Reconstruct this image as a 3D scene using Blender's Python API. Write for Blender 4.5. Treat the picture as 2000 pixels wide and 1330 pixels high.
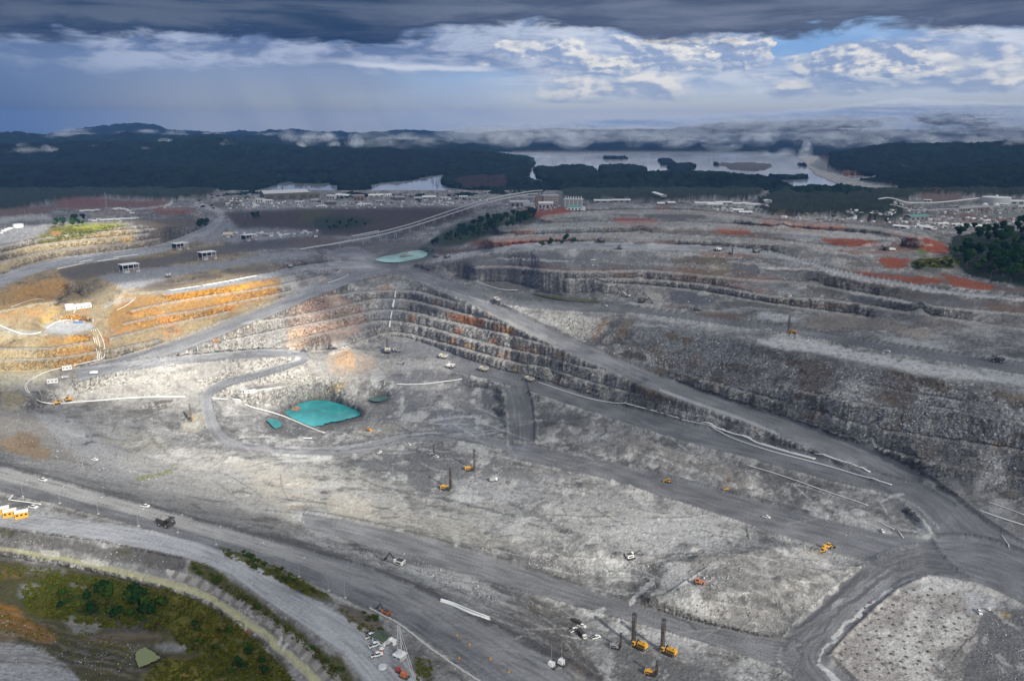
import bpy, bmesh, math, random, time
import numpy as np
from mathutils import Vector, Matrix

T0 = time.time()
for o in list(bpy.data.objects):
    bpy.data.objects.remove(o)
scene = bpy.context.scene
COL = scene.collection
R = math.radians

# ------------------------------------------------------------------ camera
CAMZ, PITCH, FOC = 450.0, R(14.9), 1570.0
cam_d = bpy.data.cameras.new("camera")
cam_d.sensor_fit = 'HORIZONTAL'
cam_d.sensor_width = 36.0
cam_d.lens = 36.0 * FOC / 2000.0
cam_d.clip_start = 1.0
cam_d.clip_end = 200000.0
cam = bpy.data.objects.new("camera", cam_d)
cam.location = (0, 0, CAMZ)
cam.rotation_euler = (math.pi / 2 - PITCH, 0, 0)
COL.objects.link(cam)
scene.camera = cam

# ------------------------------------------------------------------ world, sun, exposure
SUN_EL = R(31.0)
SUN_DIR = np.array([0.60 * math.cos(SUN_EL), -0.80 * math.cos(SUN_EL), math.sin(SUN_EL)])   # towards the sun
SUN_AZ = math.atan2(SUN_DIR[0], SUN_DIR[1])
sl = bpy.data.lights.new("sun", 'SUN')
sl.energy = 5.0
sl.angle = R(0.6)
sl.color = (1.0, 0.945, 0.85)
so = bpy.data.objects.new("sun", sl)
so.rotation_euler = Vector(SUN_DIR).to_track_quat('Z', 'Y').to_euler()
COL.objects.link(so)

scene.view_settings.view_transform = 'Standard'
scene.view_settings.look = 'None'
scene.view_settings.exposure = EXPOSURE = 1.33
scene.view_settings.gamma = 1.0
scene.render.engine = 'CYCLES'
cy = scene.cycles
cy.max_bounces = 4
cy.diffuse_bounces = 2
cy.glossy_bounces = 2
cy.transmission_bounces = 3
cy.volume_bounces = 0
cy.transparent_max_bounces = 24
cy.caustics_reflective = False
cy.caustics_refractive = False
cy.sample_clamp_indirect = 4.0


class NT:
    """small helper to wire shader nodes"""
    def __init__(self, tree):
        self.t = tree
        self.n = tree.nodes
        self.n.clear()

    def node(self, typ, inputs=None, **props):
        n = self.n.new(typ)
        for k, v in props.items():
            setattr(n, k, v)
        for k, v in (inputs or {}).items():
            self.set(n.inputs[k], v)
        return n

    def set(self, sock, v):
        if isinstance(v, bpy.types.NodeSocket):
            self.t.links.new(v, sock)
        elif isinstance(v, bpy.types.Node):
            self.t.links.new(v.outputs[0], sock)
        else:
            sock.default_value = v

    def math(self, op, a, b=0.0, clamp=False):
        n = self.n.new('ShaderNodeMath')
        n.operation = op
        n.use_clamp = clamp
        self.set(n.inputs[0], a)
        self.set(n.inputs[1], b)
        return n.outputs[0]

    def add(self, a, b): return self.math('ADD', a, b)
    def sub(self, a, b): return self.math('SUBTRACT', a, b)
    def mul(self, a, b): return self.math('MULTIPLY', a, b)
    def div(self, a, b): return self.math('DIVIDE', a, b)

    def smooth(self, x, a, b):
        """smoothstep from a to b (a may exceed b)"""
        n = self.n.new('ShaderNodeMapRange')
        n.interpolation_type = 'SMOOTHSTEP'
        if a <= b:
            lo, hi, o0, o1 = a, b, 0.0, 1.0
        else:
            lo, hi, o0, o1 = b, a, 1.0, 0.0
        self.set(n.inputs[0], x)
        n.inputs[1].default_value = lo
        n.inputs[2].default_value = hi
        n.inputs[3].default_value = o0
        n.inputs[4].default_value = o1
        return n.outputs[0]

    def mix(self, f, a, b, mode='MIX'):
        n = self.n.new('ShaderNodeMix')
        n.data_type = 'RGBA'
        n.blend_type = mode
        n.clamp_factor = True
        self.set(n.inputs[0], f)
        for i, v in ((6, a), (7, b)):
            if isinstance(v, (tuple, list)):
                v = tuple(v)[:3] + (1.0,)
            self.set(n.inputs[i], v)
        return n.outputs[2]

    def noise(self, vec, scale=1.0, detail=4.0, rough=0.5, dist=0.0, lac=2.0, typ='FBM'):
        n = self.n.new('ShaderNodeTexNoise')
        n.noise_type = typ
        n.normalize = True
        self.set(n.inputs['Vector'], vec)
        n.inputs['Scale'].default_value = scale
        n.inputs['Detail'].default_value = detail
        n.inputs['Roughness'].default_value = rough
        n.inputs['Lacunarity'].default_value = lac
        n.inputs['Distortion'].default_value = dist
        return n

    def ramp(self, f, stops, interp='LINEAR'):
        n = self.n.new('ShaderNodeValToRGB')
        n.color_ramp.interpolation = interp
        el = n.color_ramp.elements
        while len(el) > 1:
            el.remove(el[-1])
        for i, (p, c) in enumerate(stops):
            e = el[0] if i == 0 else el.new(p)
            e.position = p
            e.color = (c, c, c, 1) if isinstance(c, (int, float)) else tuple(c) + (1,)
        self.set(n.inputs[0], f)
        return n.outputs[0]

    def comb(self, x, y, z):
        return self.node('ShaderNodeCombineXYZ', {0: x, 1: y, 2: z}).outputs[0]


def lin(*c):
    return tuple(((x / 255.0) / 12.92 if x / 255.0 <= 0.04045 else ((x / 255.0 + 0.055) / 1.055) ** 2.4) for x in c)


def sky_col(r, g, b):
    """radiance of a sky colour read as sRGB, undone for the exposure"""
    return tuple(x / (2 ** EXPOSURE) for x in lin(r, g, b))


world = bpy.data.worlds.new("World")
scene.world = world
world.use_nodes = True
W = NT(world.node_tree)
tc = W.node('ShaderNodeTexCoord')
sep = W.node('ShaderNodeSeparateXYZ', {0: tc.outputs['Generated']})   # the direction looked along
dx, dy, dz = sep.outputs[0], sep.outputs[1], sep.outputs[2]
az = W.math('ARCTAN2', dx, dy)              # radians, 0 = north (straight ahead), + = east
el = W.math('ARCSINE', dz)
A = W.mul(az, 57.29578)                     # degrees
E = W.mul(el, 57.29578)
nishita = W.node('ShaderNodeTexSky', sky_type='NISHITA', sun_disc=False)
nishita.sun_elevation = SUN_EL
nishita.sun_rotation = SUN_AZ
nishita.air_density = 1.0
nishita.dust_density = 1.0
base = W.mix(1.0, nishita.outputs[0], (0.085, 0.085, 0.085), 'MULTIPLY')
ucoord = W.math('MULTIPLY_ADD', A, 1 / 90.0); W.n[-1].inputs[2].default_value = 0.5   # 0..1 for -45..45 deg
flow = W.comb(W.mul(A, 0.10), W.mul(E, 0.42), 0.0)
nz_big = W.noise(flow, 1.0, 5, 0.55).outputs[0]
flow2 = W.comb(W.mul(A, 0.22), W.mul(E, 0.75), 3.7)
nz_mid = W.noise(flow2, 1.0, 7, 0.6, 0.3).outputs[0]
nz_fine = W.noise(W.comb(W.mul(A, 0.6), W.mul(E, 1.5), 9.1), 1.0, 6, 0.6, 0.2).outputs[0]

# 1. clear air seen between the clouds and the grey rain veil in the west
rain = W.smooth(W.add(A, W.mul(W.sub(nz_big, 0.5), 14.0)), 4.0, -12.0)
air = W.mix(0.9, base, W.mix(W.smooth(E, 0.3, 5.0), sky_col(216, 220, 228), sky_col(112, 165, 225)))
shaft = W.noise(W.comb(W.add(W.mul(A, 0.42), W.mul(E, 0.20)), W.mul(E, 0.03), 1.3), 1.0, 3, 0.5).outputs[0]
rain_c = W.mix(W.smooth(E, 0.0, 4.2), sky_col(186, 192, 198), sky_col(140, 162, 196))
rain_c = W.mix(W.smooth(W.mul(A, -1.0), 17.0, 33.0), rain_c, sky_col(104, 130, 170))
rain_c = W.mix(W.mul(W.smooth(shaft, 0.40, 0.70), W.mul(W.smooth(E, 4.5, 2.5), 0.28)), rain_c, sky_col(134, 155, 184))
rain_c = W.mix(W.smooth(A, -12.0, -1.0), rain_c, sky_col(150, 178, 216))
s1 = W.mix(rain, air, rain_c)

# 2. broad veil of mid cloud, white streaks over the rain and patchy in the east
east = W.smooth(A, -6.0, 7.0)
vb = W.smooth(W.add(W.add(E, W.mul(W.smooth(A, -6.0, 6.0), 1.2)), W.mul(W.sub(nz_mid, 0.5), 3.6)), 3.0, 4.6)
veil_w = W.mix(W.smooth(nz_mid, 0.38, 0.62), sky_col(104, 126, 166), sky_col(176, 189, 214))
veil_w = W.mix(W.mul(W.smooth(W.mul(A, -1.0), 22.0, 33.0), 0.6), veil_w, sky_col(92, 118, 160))
veil_e = W.mix(W.smooth(nz_mid, 0.36, 0.60), sky_col(146, 170, 208), sky_col(212, 221, 236))
veil_c = W.mix(east, veil_w, veil_e)
gap = W.smooth(W.add(W.math('ABSOLUTE', W.sub(A, 19.5)), W.mul(W.sub(nz_big, 0.5), 10.0)), 2.0, 6.5)   # blue window in the east
gap = W.add(W.mul(gap, 0.8), 0.2)
veil_f = W.mul(vb, W.mix(W.mul(east, W.smooth(E, 3.2, 4.6)), (0.95, 0.95, 0.95), gap))
s2 = W.mix(veil_f, s1, veil_c)
# thin bright streaks low in the east
st = W.noise(W.comb(W.mul(A, 0.10), W.mul(E, 1.5), 5.0), 1.0, 7, 0.6, 0.5).outputs[0]
stf = W.mul(W.mul(W.smooth(st, 0.44, 0.66), W.smooth(A, -5.0, 5.0)), W.mul(W.smooth(E, 0.6, 1.4), W.smooth(E, 4.6, 3.0)))
s2 = W.mix(W.mul(stf, 0.85), s2, sky_col(206, 217, 234))

# 3. sunlit cumulus heaps, cauliflower edges, shaded bases
def cumulus(src, a0, a1, e0, e1, thr, seed, amount, sc=1.0, soft=0.035):
    px, py = W.mul(A, 0.30 * sc), W.mul(E, 0.62 * sc)
    v = W.comb(px, py, seed)
    n1 = W.noise(v, 1.0, 11, 0.52, 0.1).outputs[0]
    v2 = W.comb(W.add(px, 0.09), W.add(py, 0.15), seed)      # a little way towards the light
    n2 = W.noise(v2, 1.0, 11, 0.52, 0.1).outputs[0]
    wa = W.mul(W.smooth(A, a0 - 3, a0 + 3), W.smooth(A, a1 + 3, a1 - 3))
    we = W.mul(W.smooth(E, e0 - 0.35, e0 + 0.5), W.smooth(E, e1 + 0.5, e1 - 0.5))
    cover = W.mul(wa, we)
    d = W.sub(W.add(n1, W.mul(cover, 0.20)), 0.20)
    m = W.smooth(d, thr, thr + soft)
    lit = W.mul(W.smooth(W.sub(n1, n2), -0.045, 0.075), W.add(0.6, W.mul(W.smooth(nz_mid, 0.35, 0.6), 0.4)))
    c = W.mix(lit, sky_col(150, 171, 206), sky_col(255, 251, 243))
    c = W.mix(W.mul(W.smooth(E, e0 + 0.8, e0 - 0.2), 0.75), c, sky_col(150, 176, 213))
    return W.mix(W.mul(W.mul(m, W.smooth(cover, 0.02, 0.35)), amount), src, c)

s3 = cumulus(s2, 2.0, 38.0, 1.6, 4.6, 0.42, 21.5, 0.7, 0.7, 0.14)
s3 = cumulus(s3, -1.0, 17.0, 3.2, 5.8, 0.42, 63.2, 0.9, 1.1, 0.09)
s3 = cumulus(s3, 19.5, 26.5, 2.7, 4.9, 0.335, 40.2, 1.0, 1.0)
s3 = cumulus(s3, 12.0, 17.0, 3.9, 5.4, 0.36, 11.7, 0.95, 1.1)

# white streak along the top of the rain
strk = W.smooth(W.math('ABSOLUTE', W.sub(W.add(E, W.add(W.mul(A, 0.045), W.mul(W.sub(nz_mid, 0.5), 0.9))), 3.58)), 0.30, 0.03)
strk = W.mul(strk, W.mul(W.smooth(A, -14.0, -8.0), W.smooth(A, 0.0, -2.5)))
s3 = W.mix(W.mul(strk, 0.9), s3, sky_col(216, 223, 238))

# 4. long bank of low cloud lying on the eastern hills
top = W.ramp(ucoord, [(0.0, 0.05), (0.48, 0.06), (0.56, 0.22), (0.64, 0.42), (0.70, 0.58), (0.745, 0.80), (0.78, 0.96), (0.81, 0.86), (0.845, 0.80), (1.0, 0.75)])
topE = W.add(W.mul(top, 1.72), W.mul(W.sub(nz_fine, 0.5), 0.6))
lowf = W.smooth(W.sub(topE, E), -0.05, 0.14)
lown = W.noise(W.comb(W.mul(A, 0.22), W.mul(E, 2.0), 17.0), 1.0, 7, 0.62, 0.3).outputs[0]
low_c = W.mix(W.smooth(lown, 0.36, 0.66), sky_col(168, 186, 212), sky_col(218, 226, 240))
rim = W.smooth(W.sub(topE, E), 0.40, 0.05)
low_c = W.mix(W.mul(rim, W.smooth(A, 8.0, 19.0)), low_c, sky_col(226, 233, 245))
s4 = W.mix(W.mul(lowf, W.smooth(A, -7.0, 6.0)), s3, low_c)

# 5. the dark rain-cloud deck that roofs the scene, ragged lower edge (degrees above the horizon / 10)
edge = W.ramp(ucoord, [(0.0, 0.50), (0.156, 0.505), (0.24, 0.535), (0.31, 0.56), (0.38, 0.535), (0.43, 0.565), (0.47, 0.64), (0.52, 0.665), (0.56, 0.615), (0.61, 0.565), (0.66, 0.53), (0.70, 0.555), (0.74, 0.605), (0.79, 0.57), (0.845, 0.535), (1.0, 0.52)], 'LINEAR')
edgeE = W.mul(edge, 10.0)
edn = W.noise(W.comb(W.mul(A, 0.27), W.mul(E, 1.0), 30.0), 1.0, 9, 0.6, 0.35).outputs[0]
dE = W.sub(W.add(E, W.mul(W.sub(edn, 0.5), 2.9)), edgeE)
deck_m = W.smooth(dE, -0.32, 0.42)
dn = W.noise(W.comb(W.mul(A, 0.11), W.mul(E, 0.9), 44.0), 1.0, 7, 0.52, 0.4).outputs[0]
deck_w = W.mix(W.smooth(dn, 0.35, 0.65), sky_col(48, 70, 100), sky_col(92, 106, 128))
deck_e = W.mix(W.smooth(dn, 0.35, 0.65), sky_col(80, 93, 118), sky_col(118, 128, 150))
deck_c = W.mix(W.smooth(A, -12.0, 4.0), deck_w, deck_e)
deck_c = W.mix(W.mul(W.smooth(dE, 1.1, 0.15), 0.75), deck_c, W.mix(W.smooth(A, -8.0, 6.0), sky_col(34, 60, 97), sky_col(76, 90, 117)))
# overhead it thins out into an even grey overcast
deck_c = W.mix(W.smooth(E, 10.0, 30.0), deck_c, (0.26, 0.29, 0.34))
s5 = W.mix(deck_m, s4, deck_c)
# below the horizon: dull ground-coloured haze
s6 = W.mix(W.smooth(E, -0.1, -1.5), s5, sky_col(60, 80, 110))
bg = W.node('ShaderNodeBackground', {'Color': s6, 'Strength': 1.0})
out = W.node('ShaderNodeOutputWorld', {'Surface': bg})
world.cycles.sampling_method = 'MANUAL'
world.cycles.sample_map_resolution = 1024

# ------------------------------------------------------------------ numpy helpers
RNG = np.random.RandomState(11)
_P = RNG.permutation(512).astype(np.int64)
_G2 = np.stack([np.cos(np.linspace(0, 2 * np.pi, 64, endpoint=False)), np.sin(np.linspace(0, 2 * np.pi, 64, endpoint=False))], 1).astype(np.float32)


def _h(i, j):
    return _P[(_P[i & 511] + j) & 511]


def perlin(x, y, seed=0):
    x = np.asarray(x, np.float32) + seed * 17.13
    y = np.asarray(y, np.float32) + seed * 9.71
    xi = np.floor(x); yi = np.floor(y)
    fx = x - xi; fy = y - yi
    xi = xi.astype(np.int64); yi = yi.astype(np.int64)
    u = fx * fx * fx * (fx * (fx * 6 - 15) + 10); v = fy * fy * fy * (fy * (fy * 6 - 15) + 10)
    def g(i, j, a, b):
        q = _G2[_h(i, j) & 63]
        return q[..., 0] * a + q[..., 1] * b
    n0 = g(xi, yi, fx, fy) * (1 - u) + g(xi + 1, yi, fx - 1, fy) * u
    n1 = g(xi, yi + 1, fx, fy - 1) * (1 - u) + g(xi + 1, yi + 1, fx - 1, fy - 1) * u
    return (n0 * (1 - v) + n1 * v) * 1.5


def fbm(x, y, scale, octv=4, gain=0.5, seed=0, ridge=False):
    s = 0.0; a = 1.0; t = 0.0; f = 1.0 / scale
    for k in range(octv):
        n = perlin(x * f, y * f, seed + k * 3)
        if ridge:
            n = 1 - 2 * np.abs(n)
        s = s + a * n; t += a; a *= gain; f *= 2.03
    return s / t


def sstep(x, a, b):
    t = np.clip((x - a) / (b - a), 0, 1)
    return t * t * (3 - 2 * t)


CP, SP = math.cos(PITCH), math.sin(PITCH)


def ray(u, v):
    """direction through a picture point, scaled to forward distance 1 in the camera"""
    x = (np.asarray(u, float) - 1000) / FOC; y = (665 - np.asarray(v, float)) / FOC
    return x, CP + y * SP, -SP + y * CP


def at_z(u, v, z):
    """where the line of sight through (u, v) meets the level z"""
    x, y, d = ray(u, v)
    t = (z - CAMZ) / d
    return x * t, y * t


def to_uv(x, y, z):
    z = np.asarray(z) - CAMZ
    f = y * CP - z * SP; h = y * SP + z * CP
    return 1000 + FOC * x / f, 665 - FOC * h / f


# ------------------------------------------------------------------ the levels of the quarry
# survey lines: (u, v, level).  Each is a kerb, crest or toe read off the photograph, with its level in metres.
CU, CV = 4.0, 2.0
U0, U1, V0, V1 = -320.0, 2320.0, 366.0, 1480.0
GW, GH = int((U1 - U0) / CU) + 1, int((V1 - V0) / CV) + 1
Zs = np.zeros((GH, GW)); Zn = np.zeros((GH, GW))


def resample(pts, step=1.0):
    P = np.array(pts, float)
    out = []
    for a, b in zip(P[:-1], P[1:]):
        n = max(1, int(np.hypot(*(b - a)[:2]) / step))
        t = np.linspace(0, 1, n, endpoint=False)[:, None]
        out.append(a + (b - a) * t)
    out.append(P[-1:])
    return np.concatenate(out)


def smooth_line(pts, n=3):
    """Chaikin corner cutting"""
    P = np.array(pts, float)
    for _ in range(n):
        Q = [P[:1]]
        for a, b in zip(P[:-1], P[1:]):
            Q += [(a * .75 + b * .25)[None], (a * .25 + b * .75)[None]]
        Q.append(P[-1:]); P = np.concatenate(Q)
    return P


def zset(u, v, z, w=1.0):
    i = np.round((v - V0) / CV).astype(int); j = np.round((u - U0) / CU).astype(int)
    ok = (i >= 0) & (i < GH) & (j >= 0) & (j < GW)
    np.add.at(Zs, (i[ok], j[ok]), (z * w)[ok] if np.ndim(z) else z * w); np.add.at(Zn, (i[ok], j[ok]), w)


def line(*pts):
    P = resample(smooth_line(pts, 2), 1.5)
    zset(P[:, 0], P[:, 1], P[:, 2])


def berm(z, pts, w=3.0, dz=0.0):
    """a ledge: its outer crest as drawn, its inner toe w px further up"""
    P = resample(smooth_line([(u, v, z) for u, v in pts], 2), 1.5)
    for k in np.arange(0, w + .1, 1.0):
        zset(P[:, 0], P[:, 1] - k, P[:, 2])
    BERMS.append((P[:, :2].copy(), w))


BERMS = []
ROADS = {}


def road(name, pts, ramp=True):
    """pts: (u, v, level, half width in px)"""
    P = resample(smooth_line(pts, 3), 1.5)
    ROADS[name] = P
    T = np.gradient(P[:, :2], axis=0); T /= np.linalg.norm(T, axis=1)[:, None]
    N = np.stack([-T[:, 1], T[:, 0]], 1)
    for s in np.linspace(-1, 1, 13):
        q = P[:, :2] + N * (P[:, 3:4] * s)
        zset(q[:, 0], q[:, 1], P[:, 2], 0.5)


def flat(z, poly, cells=2.0):
    m = poly_mask(poly, GUc, GVc) > 0.5
    Zs[m] = z; Zn[m] = 1


def poly_mask(poly, U, V):
    P = np.array(poly, float)
    m = np.zeros(U.shape, bool)
    x0, y0 = P.min(0); x1, y1 = P.max(0)
    box = (U >= x0) & (U <= x1) & (V >= y0) & (V <= y1)
    uu, vv = U[box], V[box]
    c = np.zeros(uu.shape, bool)
    for (ax, ay), (bx, by) in zip(P, np.roll(P, -1, 0)):
        if ay == by:
            continue
        hit = ((ay > vv) != (by > vv)) & (uu < (bx - ax) * (vv - ay) / (by - ay) + ax)
        c ^= hit
    m[box] = c
    return m.astype(np.float32)


GUc, GVc = np.meshgrid(U0 + CU * np.arange(GW), V0 + CV * np.arange(GH))

# --- haul roads
road('ridge_road', [(700, 520, 161, 14), (780, 523, 160, 13), (840, 545, 157, 12), (900, 573, 150, 11), (960, 602, 142, 12), (1040, 642, 131, 13), (1120, 680, 122, 13), (1200, 714, 112, 14), (1280, 748, 104, 15),
                    (1360, 777, 98, 16), (1450, 806, 93, 17), (1540, 838, 89, 19), (1630, 874, 85, 21), (1710, 908, 81, 24), (1780, 948, 77, 30), (1840, 1000, 75, 38), (1890, 1060, 74, 50), (1960, 1105, 74, 50), (2060, 1150, 74, 48), (2330, 1270, 74, 48)])
road('west_ramp', [(760, 522, 160, 14), (700, 532, 158, 15), (650, 553, 153, 13), (580, 584, 145, 11), (500, 617, 135, 11), (420, 648, 124, 12), (340, 680, 114, 13), (270, 700, 108, 13), (210, 717, 102, 13), (150, 733, 96, 14)])
road('west_return', [(160, 732, 95, 12), (240, 718, 94, 9), (330, 707, 92, 8), (430, 697, 90, 8), (520, 690, 88, 8), (590, 692, 85, 7), (600, 702, 81, 6), (560, 715, 77, 6), (500, 733, 71, 7), (440, 748, 66, 8), (400, 768, 60, 10), (405, 800, 53, 11), (420, 845, 46, 12),
                     (450, 868, 43, 9), (520, 878, 42, 7), (610, 884, 41, 8), (690, 880, 41, 9), (750, 866, 41, 9), (820, 853, 41, 8), (900, 855, 41, 8), (980, 868, 41, 9), (1030, 880, 42, 13)])
road('bench_road', [(880, 712, 62, 12), (950, 730, 62, 12), (1040, 752, 62, 14), (1120, 779, 63, 15), (1200, 803, 65, 16), (1290, 832, 67, 17), (1380, 858, 69, 17), (1470, 880, 71, 17), (1560, 904, 73, 18), (1650, 928, 75, 18), (1740, 950, 76, 16), (1800, 968, 76, 18), (1850, 1010, 75, 25)])
road('drop_ramp', [(1005, 755, 60, 22), (1015, 790, 54, 24), (1018, 830, 47, 25), (1018, 870, 42, 24)])
road('pit_road', [(1000, 880, 42, 16), (1080, 896, 43, 17), (1160, 913, 45, 18), (1240, 934, 47, 19), (1330, 961, 50, 20), (1420, 986, 54, 23), (1520, 1017, 59, 26), (1610, 1043, 64, 29), (1700, 1068, 69, 32), (1790, 1088, 73, 34), (1900, 1092, 74, 44), (2000, 1130, 74, 44)])
road('south_ramp', [(1800, 1095, 74, 30), (1740, 1112, 75, 34), (1690, 1150, 76, 37), (1640, 1195, 77, 38), (1590, 1242, 78, 40), (1560, 1285, 79, 46), (1600, 1340, 80, 50), (1680, 1420, 81, 54)])
road('valley_track', [(590, 1015, 124, 16), (680, 1035, 112, 20), (780, 1062, 101, 24), (880, 1090, 93, 24), (980, 1120, 86, 23), (1080, 1150, 81, 20), (1180, 1182, 79, 18), (1280, 1210, 78, 17), (1380, 1238, 78, 18), (1470, 1262, 78, 22), (1560, 1290, 79, 30)])
road('perimeter_road', [(-330, 845, 187, 24), (-100, 906, 186, 24), (0, 936, 186, 24), (100, 960, 186, 21), (200, 987, 186, 20), (320, 1020, 186, 20), (440, 1054, 185, 20), (520, 1078, 185, 22), (600, 1103, 185, 26), (700, 1144, 185, 34), (800, 1184, 185, 36), (880, 1232, 185, 41), (960, 1282, 185, 48), (1060, 1345, 185, 60), (1160, 1415, 185, 70), (1260, 1490, 185, 70)])
road('service_road', [(-330, 930, 188, 18), (-100, 992, 188, 18), (0, 1013, 188, 16), (80, 1021, 188, 17), (200, 1037, 188, 17), (300, 1056, 188, 18), (400, 1080, 188, 17), (470, 1112, 188, 20), (540, 1158, 188, 24), (620, 1205, 189, 28), (690, 1252, 190, 34), (740, 1300, 190, 42), (790, 1360, 190, 50), (850, 1440, 190, 55)])
road('plateau_road', [(-330, 640, 172, 18), (-120, 588, 175, 14), (0, 550, 178, 12), (60, 526, 180, 10), (125, 511, 181, 9), (225, 500, 182, 9), (325, 484, 184, 8), (372, 466, 186, 9), (405, 450, 187, 10), (432, 430, 188, 7), (436, 414, 189, 5), (405, 403, 189, 5), (380, 398, 189, 4)])
road('terrace_road', [(780, 518, 161, 6), (860, 506, 175, 5), (940, 494, 195, 5), (1010, 484, 210, 6), (1090, 479, 217, 7), (1180, 482, 218, 7), (1280, 484, 218, 6), (1400, 486, 217, 6), (1500, 496, 215, 5), (1570, 512, 212, 4), (1640, 534, 209, 4), (1740, 552, 206, 4), (1820, 567, 205, 4), (1900, 577, 204, 4), (2000, 583, 204, 4), (2330, 600, 204, 4)])
road('upper_pit_road', [(860, 553, 156, 9), (920, 572, 150, 9), (980, 588, 145, 8), (1050, 597, 142, 8), (1150, 604, 141, 8), (1230, 606, 144, 7), (1300, 614, 149, 6), (1400, 628, 156, 6), (1500, 640, 161, 7), (1580, 652, 164, 7), (1680, 672, 167, 8), (1780, 689, 169, 9), (1880, 703, 170, 10), (2000, 724, 170, 11), (2330, 770, 170, 12)])
road('bench_ledge_road', [(320, 573, 168, 4), (380, 565, 168, 4), (450, 554, 167, 4), (520, 540, 166, 5), (590, 524, 163, 6), (660, 518, 162, 7), (740, 518, 161, 8)])
road('conveyor_road', [(640, 500, 166, 9), (690, 490, 168, 10), (720, 505, 164, 12), (745, 515, 161, 12)])

# --- north wall ledges of the main pit (level contours)
berm(78, [(640, 690), (700, 671), (736, 657), (762, 649), (808, 655), (850, 668), (890, 677), (946, 694), (990, 706), (1030, 714), (1060, 716), (1100, 729), (1150, 746), (1200, 760), (1250, 772)])
berm(94, [(540, 676), (608, 658), (650, 648), (692, 638), (736, 628), (780, 629), (820, 637), (852, 644), (880, 653), (916, 663), (946, 671), (978, 679), (1030, 690), (1060, 697), (1086, 703), (1130, 717), (1180, 725), (1220, 731), (1260, 744)])
berm(110, [(380, 679), (421, 672), (482, 660), (545, 647), (628, 631), (680, 620), (712, 613), (760, 607), (796, 609), (832, 618), (857, 625), (880, 630), (918, 638), (962, 648), (990, 653), (1022, 661), (1050, 670), (1076, 677), (1110, 683), (1150, 690)], 3.5)
berm(126, [(470, 637), (518, 628), (581, 620), (660, 603), (700, 593), (740, 585), (790, 586), (816, 591), (850, 599), (892, 609), (916, 616), (946, 623), (980, 632), (1005, 640)])
berm(141, [(640, 580), (708, 572), (770, 569), (810, 570), (840, 577), (870, 585), (900, 594), (934, 603), (962, 609)])
line((790, 541, 156), (830, 555, 154), (870, 575, 149)); line((700, 553, 154), (740, 543, 156), (790, 541, 156))
line((560, 690, 64), (660, 683, 63), (712, 672, 62), (736, 661, 62), (762, 654, 62), (808, 661, 62), (850, 676, 62), (900, 697, 62), (954, 718, 62), (1000, 733, 62), (1050, 742, 62), (1120, 764, 64), (1200, 785, 66), (1300, 813, 68), (1400, 840, 70), (1500, 863, 72), (1600, 888, 74), (1700, 920, 76))
line((1250, 776, 78), (1330, 800, 80), (1420, 822, 80), (1500, 845, 80), (1580, 862, 82)); line((1250, 779, 77), (1330, 803, 79), (1420, 826, 79), (1500, 849, 79))
flat(62, [(745, 670), (800, 668), (860, 690), (930, 716), (960, 735), (930, 745), (880, 725), (800, 720), (760, 700)])

# --- west wall of the main pit above the ramp
berm(168, [(250, 574), (320, 571), (392, 560), (450, 550), (500, 540), (560, 531)], 3)
berm(156, [(255, 608), (300, 598), (347, 590), (392, 582), (428, 577), (491, 568), (527, 562), (580, 552), (630, 540)], 2.5)
berm(143, [(240, 634), (280, 625), (320, 616), (383, 608), (419, 600), (473, 590), (527, 580), (570, 570)], 2.5)
berm(131, [(215, 662), (260, 652), (320, 636), (356, 630), (406, 620), (450, 610)], 2.5)
berm(119, [(215, 686), (260, 676), (310, 665)], 2.5)
# pump platform and the orange faces under it
flat(138, [(60, 645), (90, 632), (130, 626), (175, 626), (190, 640), (170, 652), (110, 655), (75, 655)])
berm(125, [(-40, 680), (30, 682), (90, 683), (130, 677), (180, 669)], 2.5)
berm(113, [(-40, 705), (40, 705), (110, 701), (150, 696), (190, 688)], 2.5)
line((-40, 722, 102), (40, 726, 100), (110, 720, 100), (150, 713, 102), (190, 704, 104))
line((-320, 700, 140), (-150, 660, 140), (-40, 640, 142), (0, 636, 142), (40, 655, 138))
line((100, 628, 139), (110, 616, 147), (145, 612, 150), (190, 620, 147), (210, 628, 143))
line((-320, 640, 155), (-100, 612, 156), (0, 610, 157), (60, 598, 158), (110, 590, 160)); line((0, 606, 158), (60, 594, 159), (110, 588, 161))
flat(150, [(110, 590), (130, 575), (150, 570), (175, 590), (185, 606), (150, 608), (115, 606)])
line((230, 612, 150), (205, 600, 150), (240, 622, 147))
line((0, 566, 177), (40, 556, 178), (70, 547, 178), (110, 545, 178), (125, 555, 172)); line((60, 575, 165), (120, 577, 158), (130, 572, 156))
line((150, 566, 158), (160, 548, 174), (185, 545, 178), (230, 556, 178), (250, 572, 170)); line((165, 585, 152), (195, 594, 152), (220, 590, 155))
flat(178, [(195, 535), (230, 528), (300, 530), (400, 515), (480, 498), (560, 494), (560, 500), (500, 510), (430, 523), (330, 543), (250, 553), (200, 545)])
line((260, 560, 174), (330, 549, 177), (420, 530, 178), (440, 523, 178)); line((330, 556, 171), (400, 545, 170), (500, 530, 169))
line((430, 527, 176), (500, 520, 177), (580, 512, 175), (640, 505, 170)); line((430, 520, 179), (500, 512, 180), (560, 503, 178), (640, 498, 170))
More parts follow.
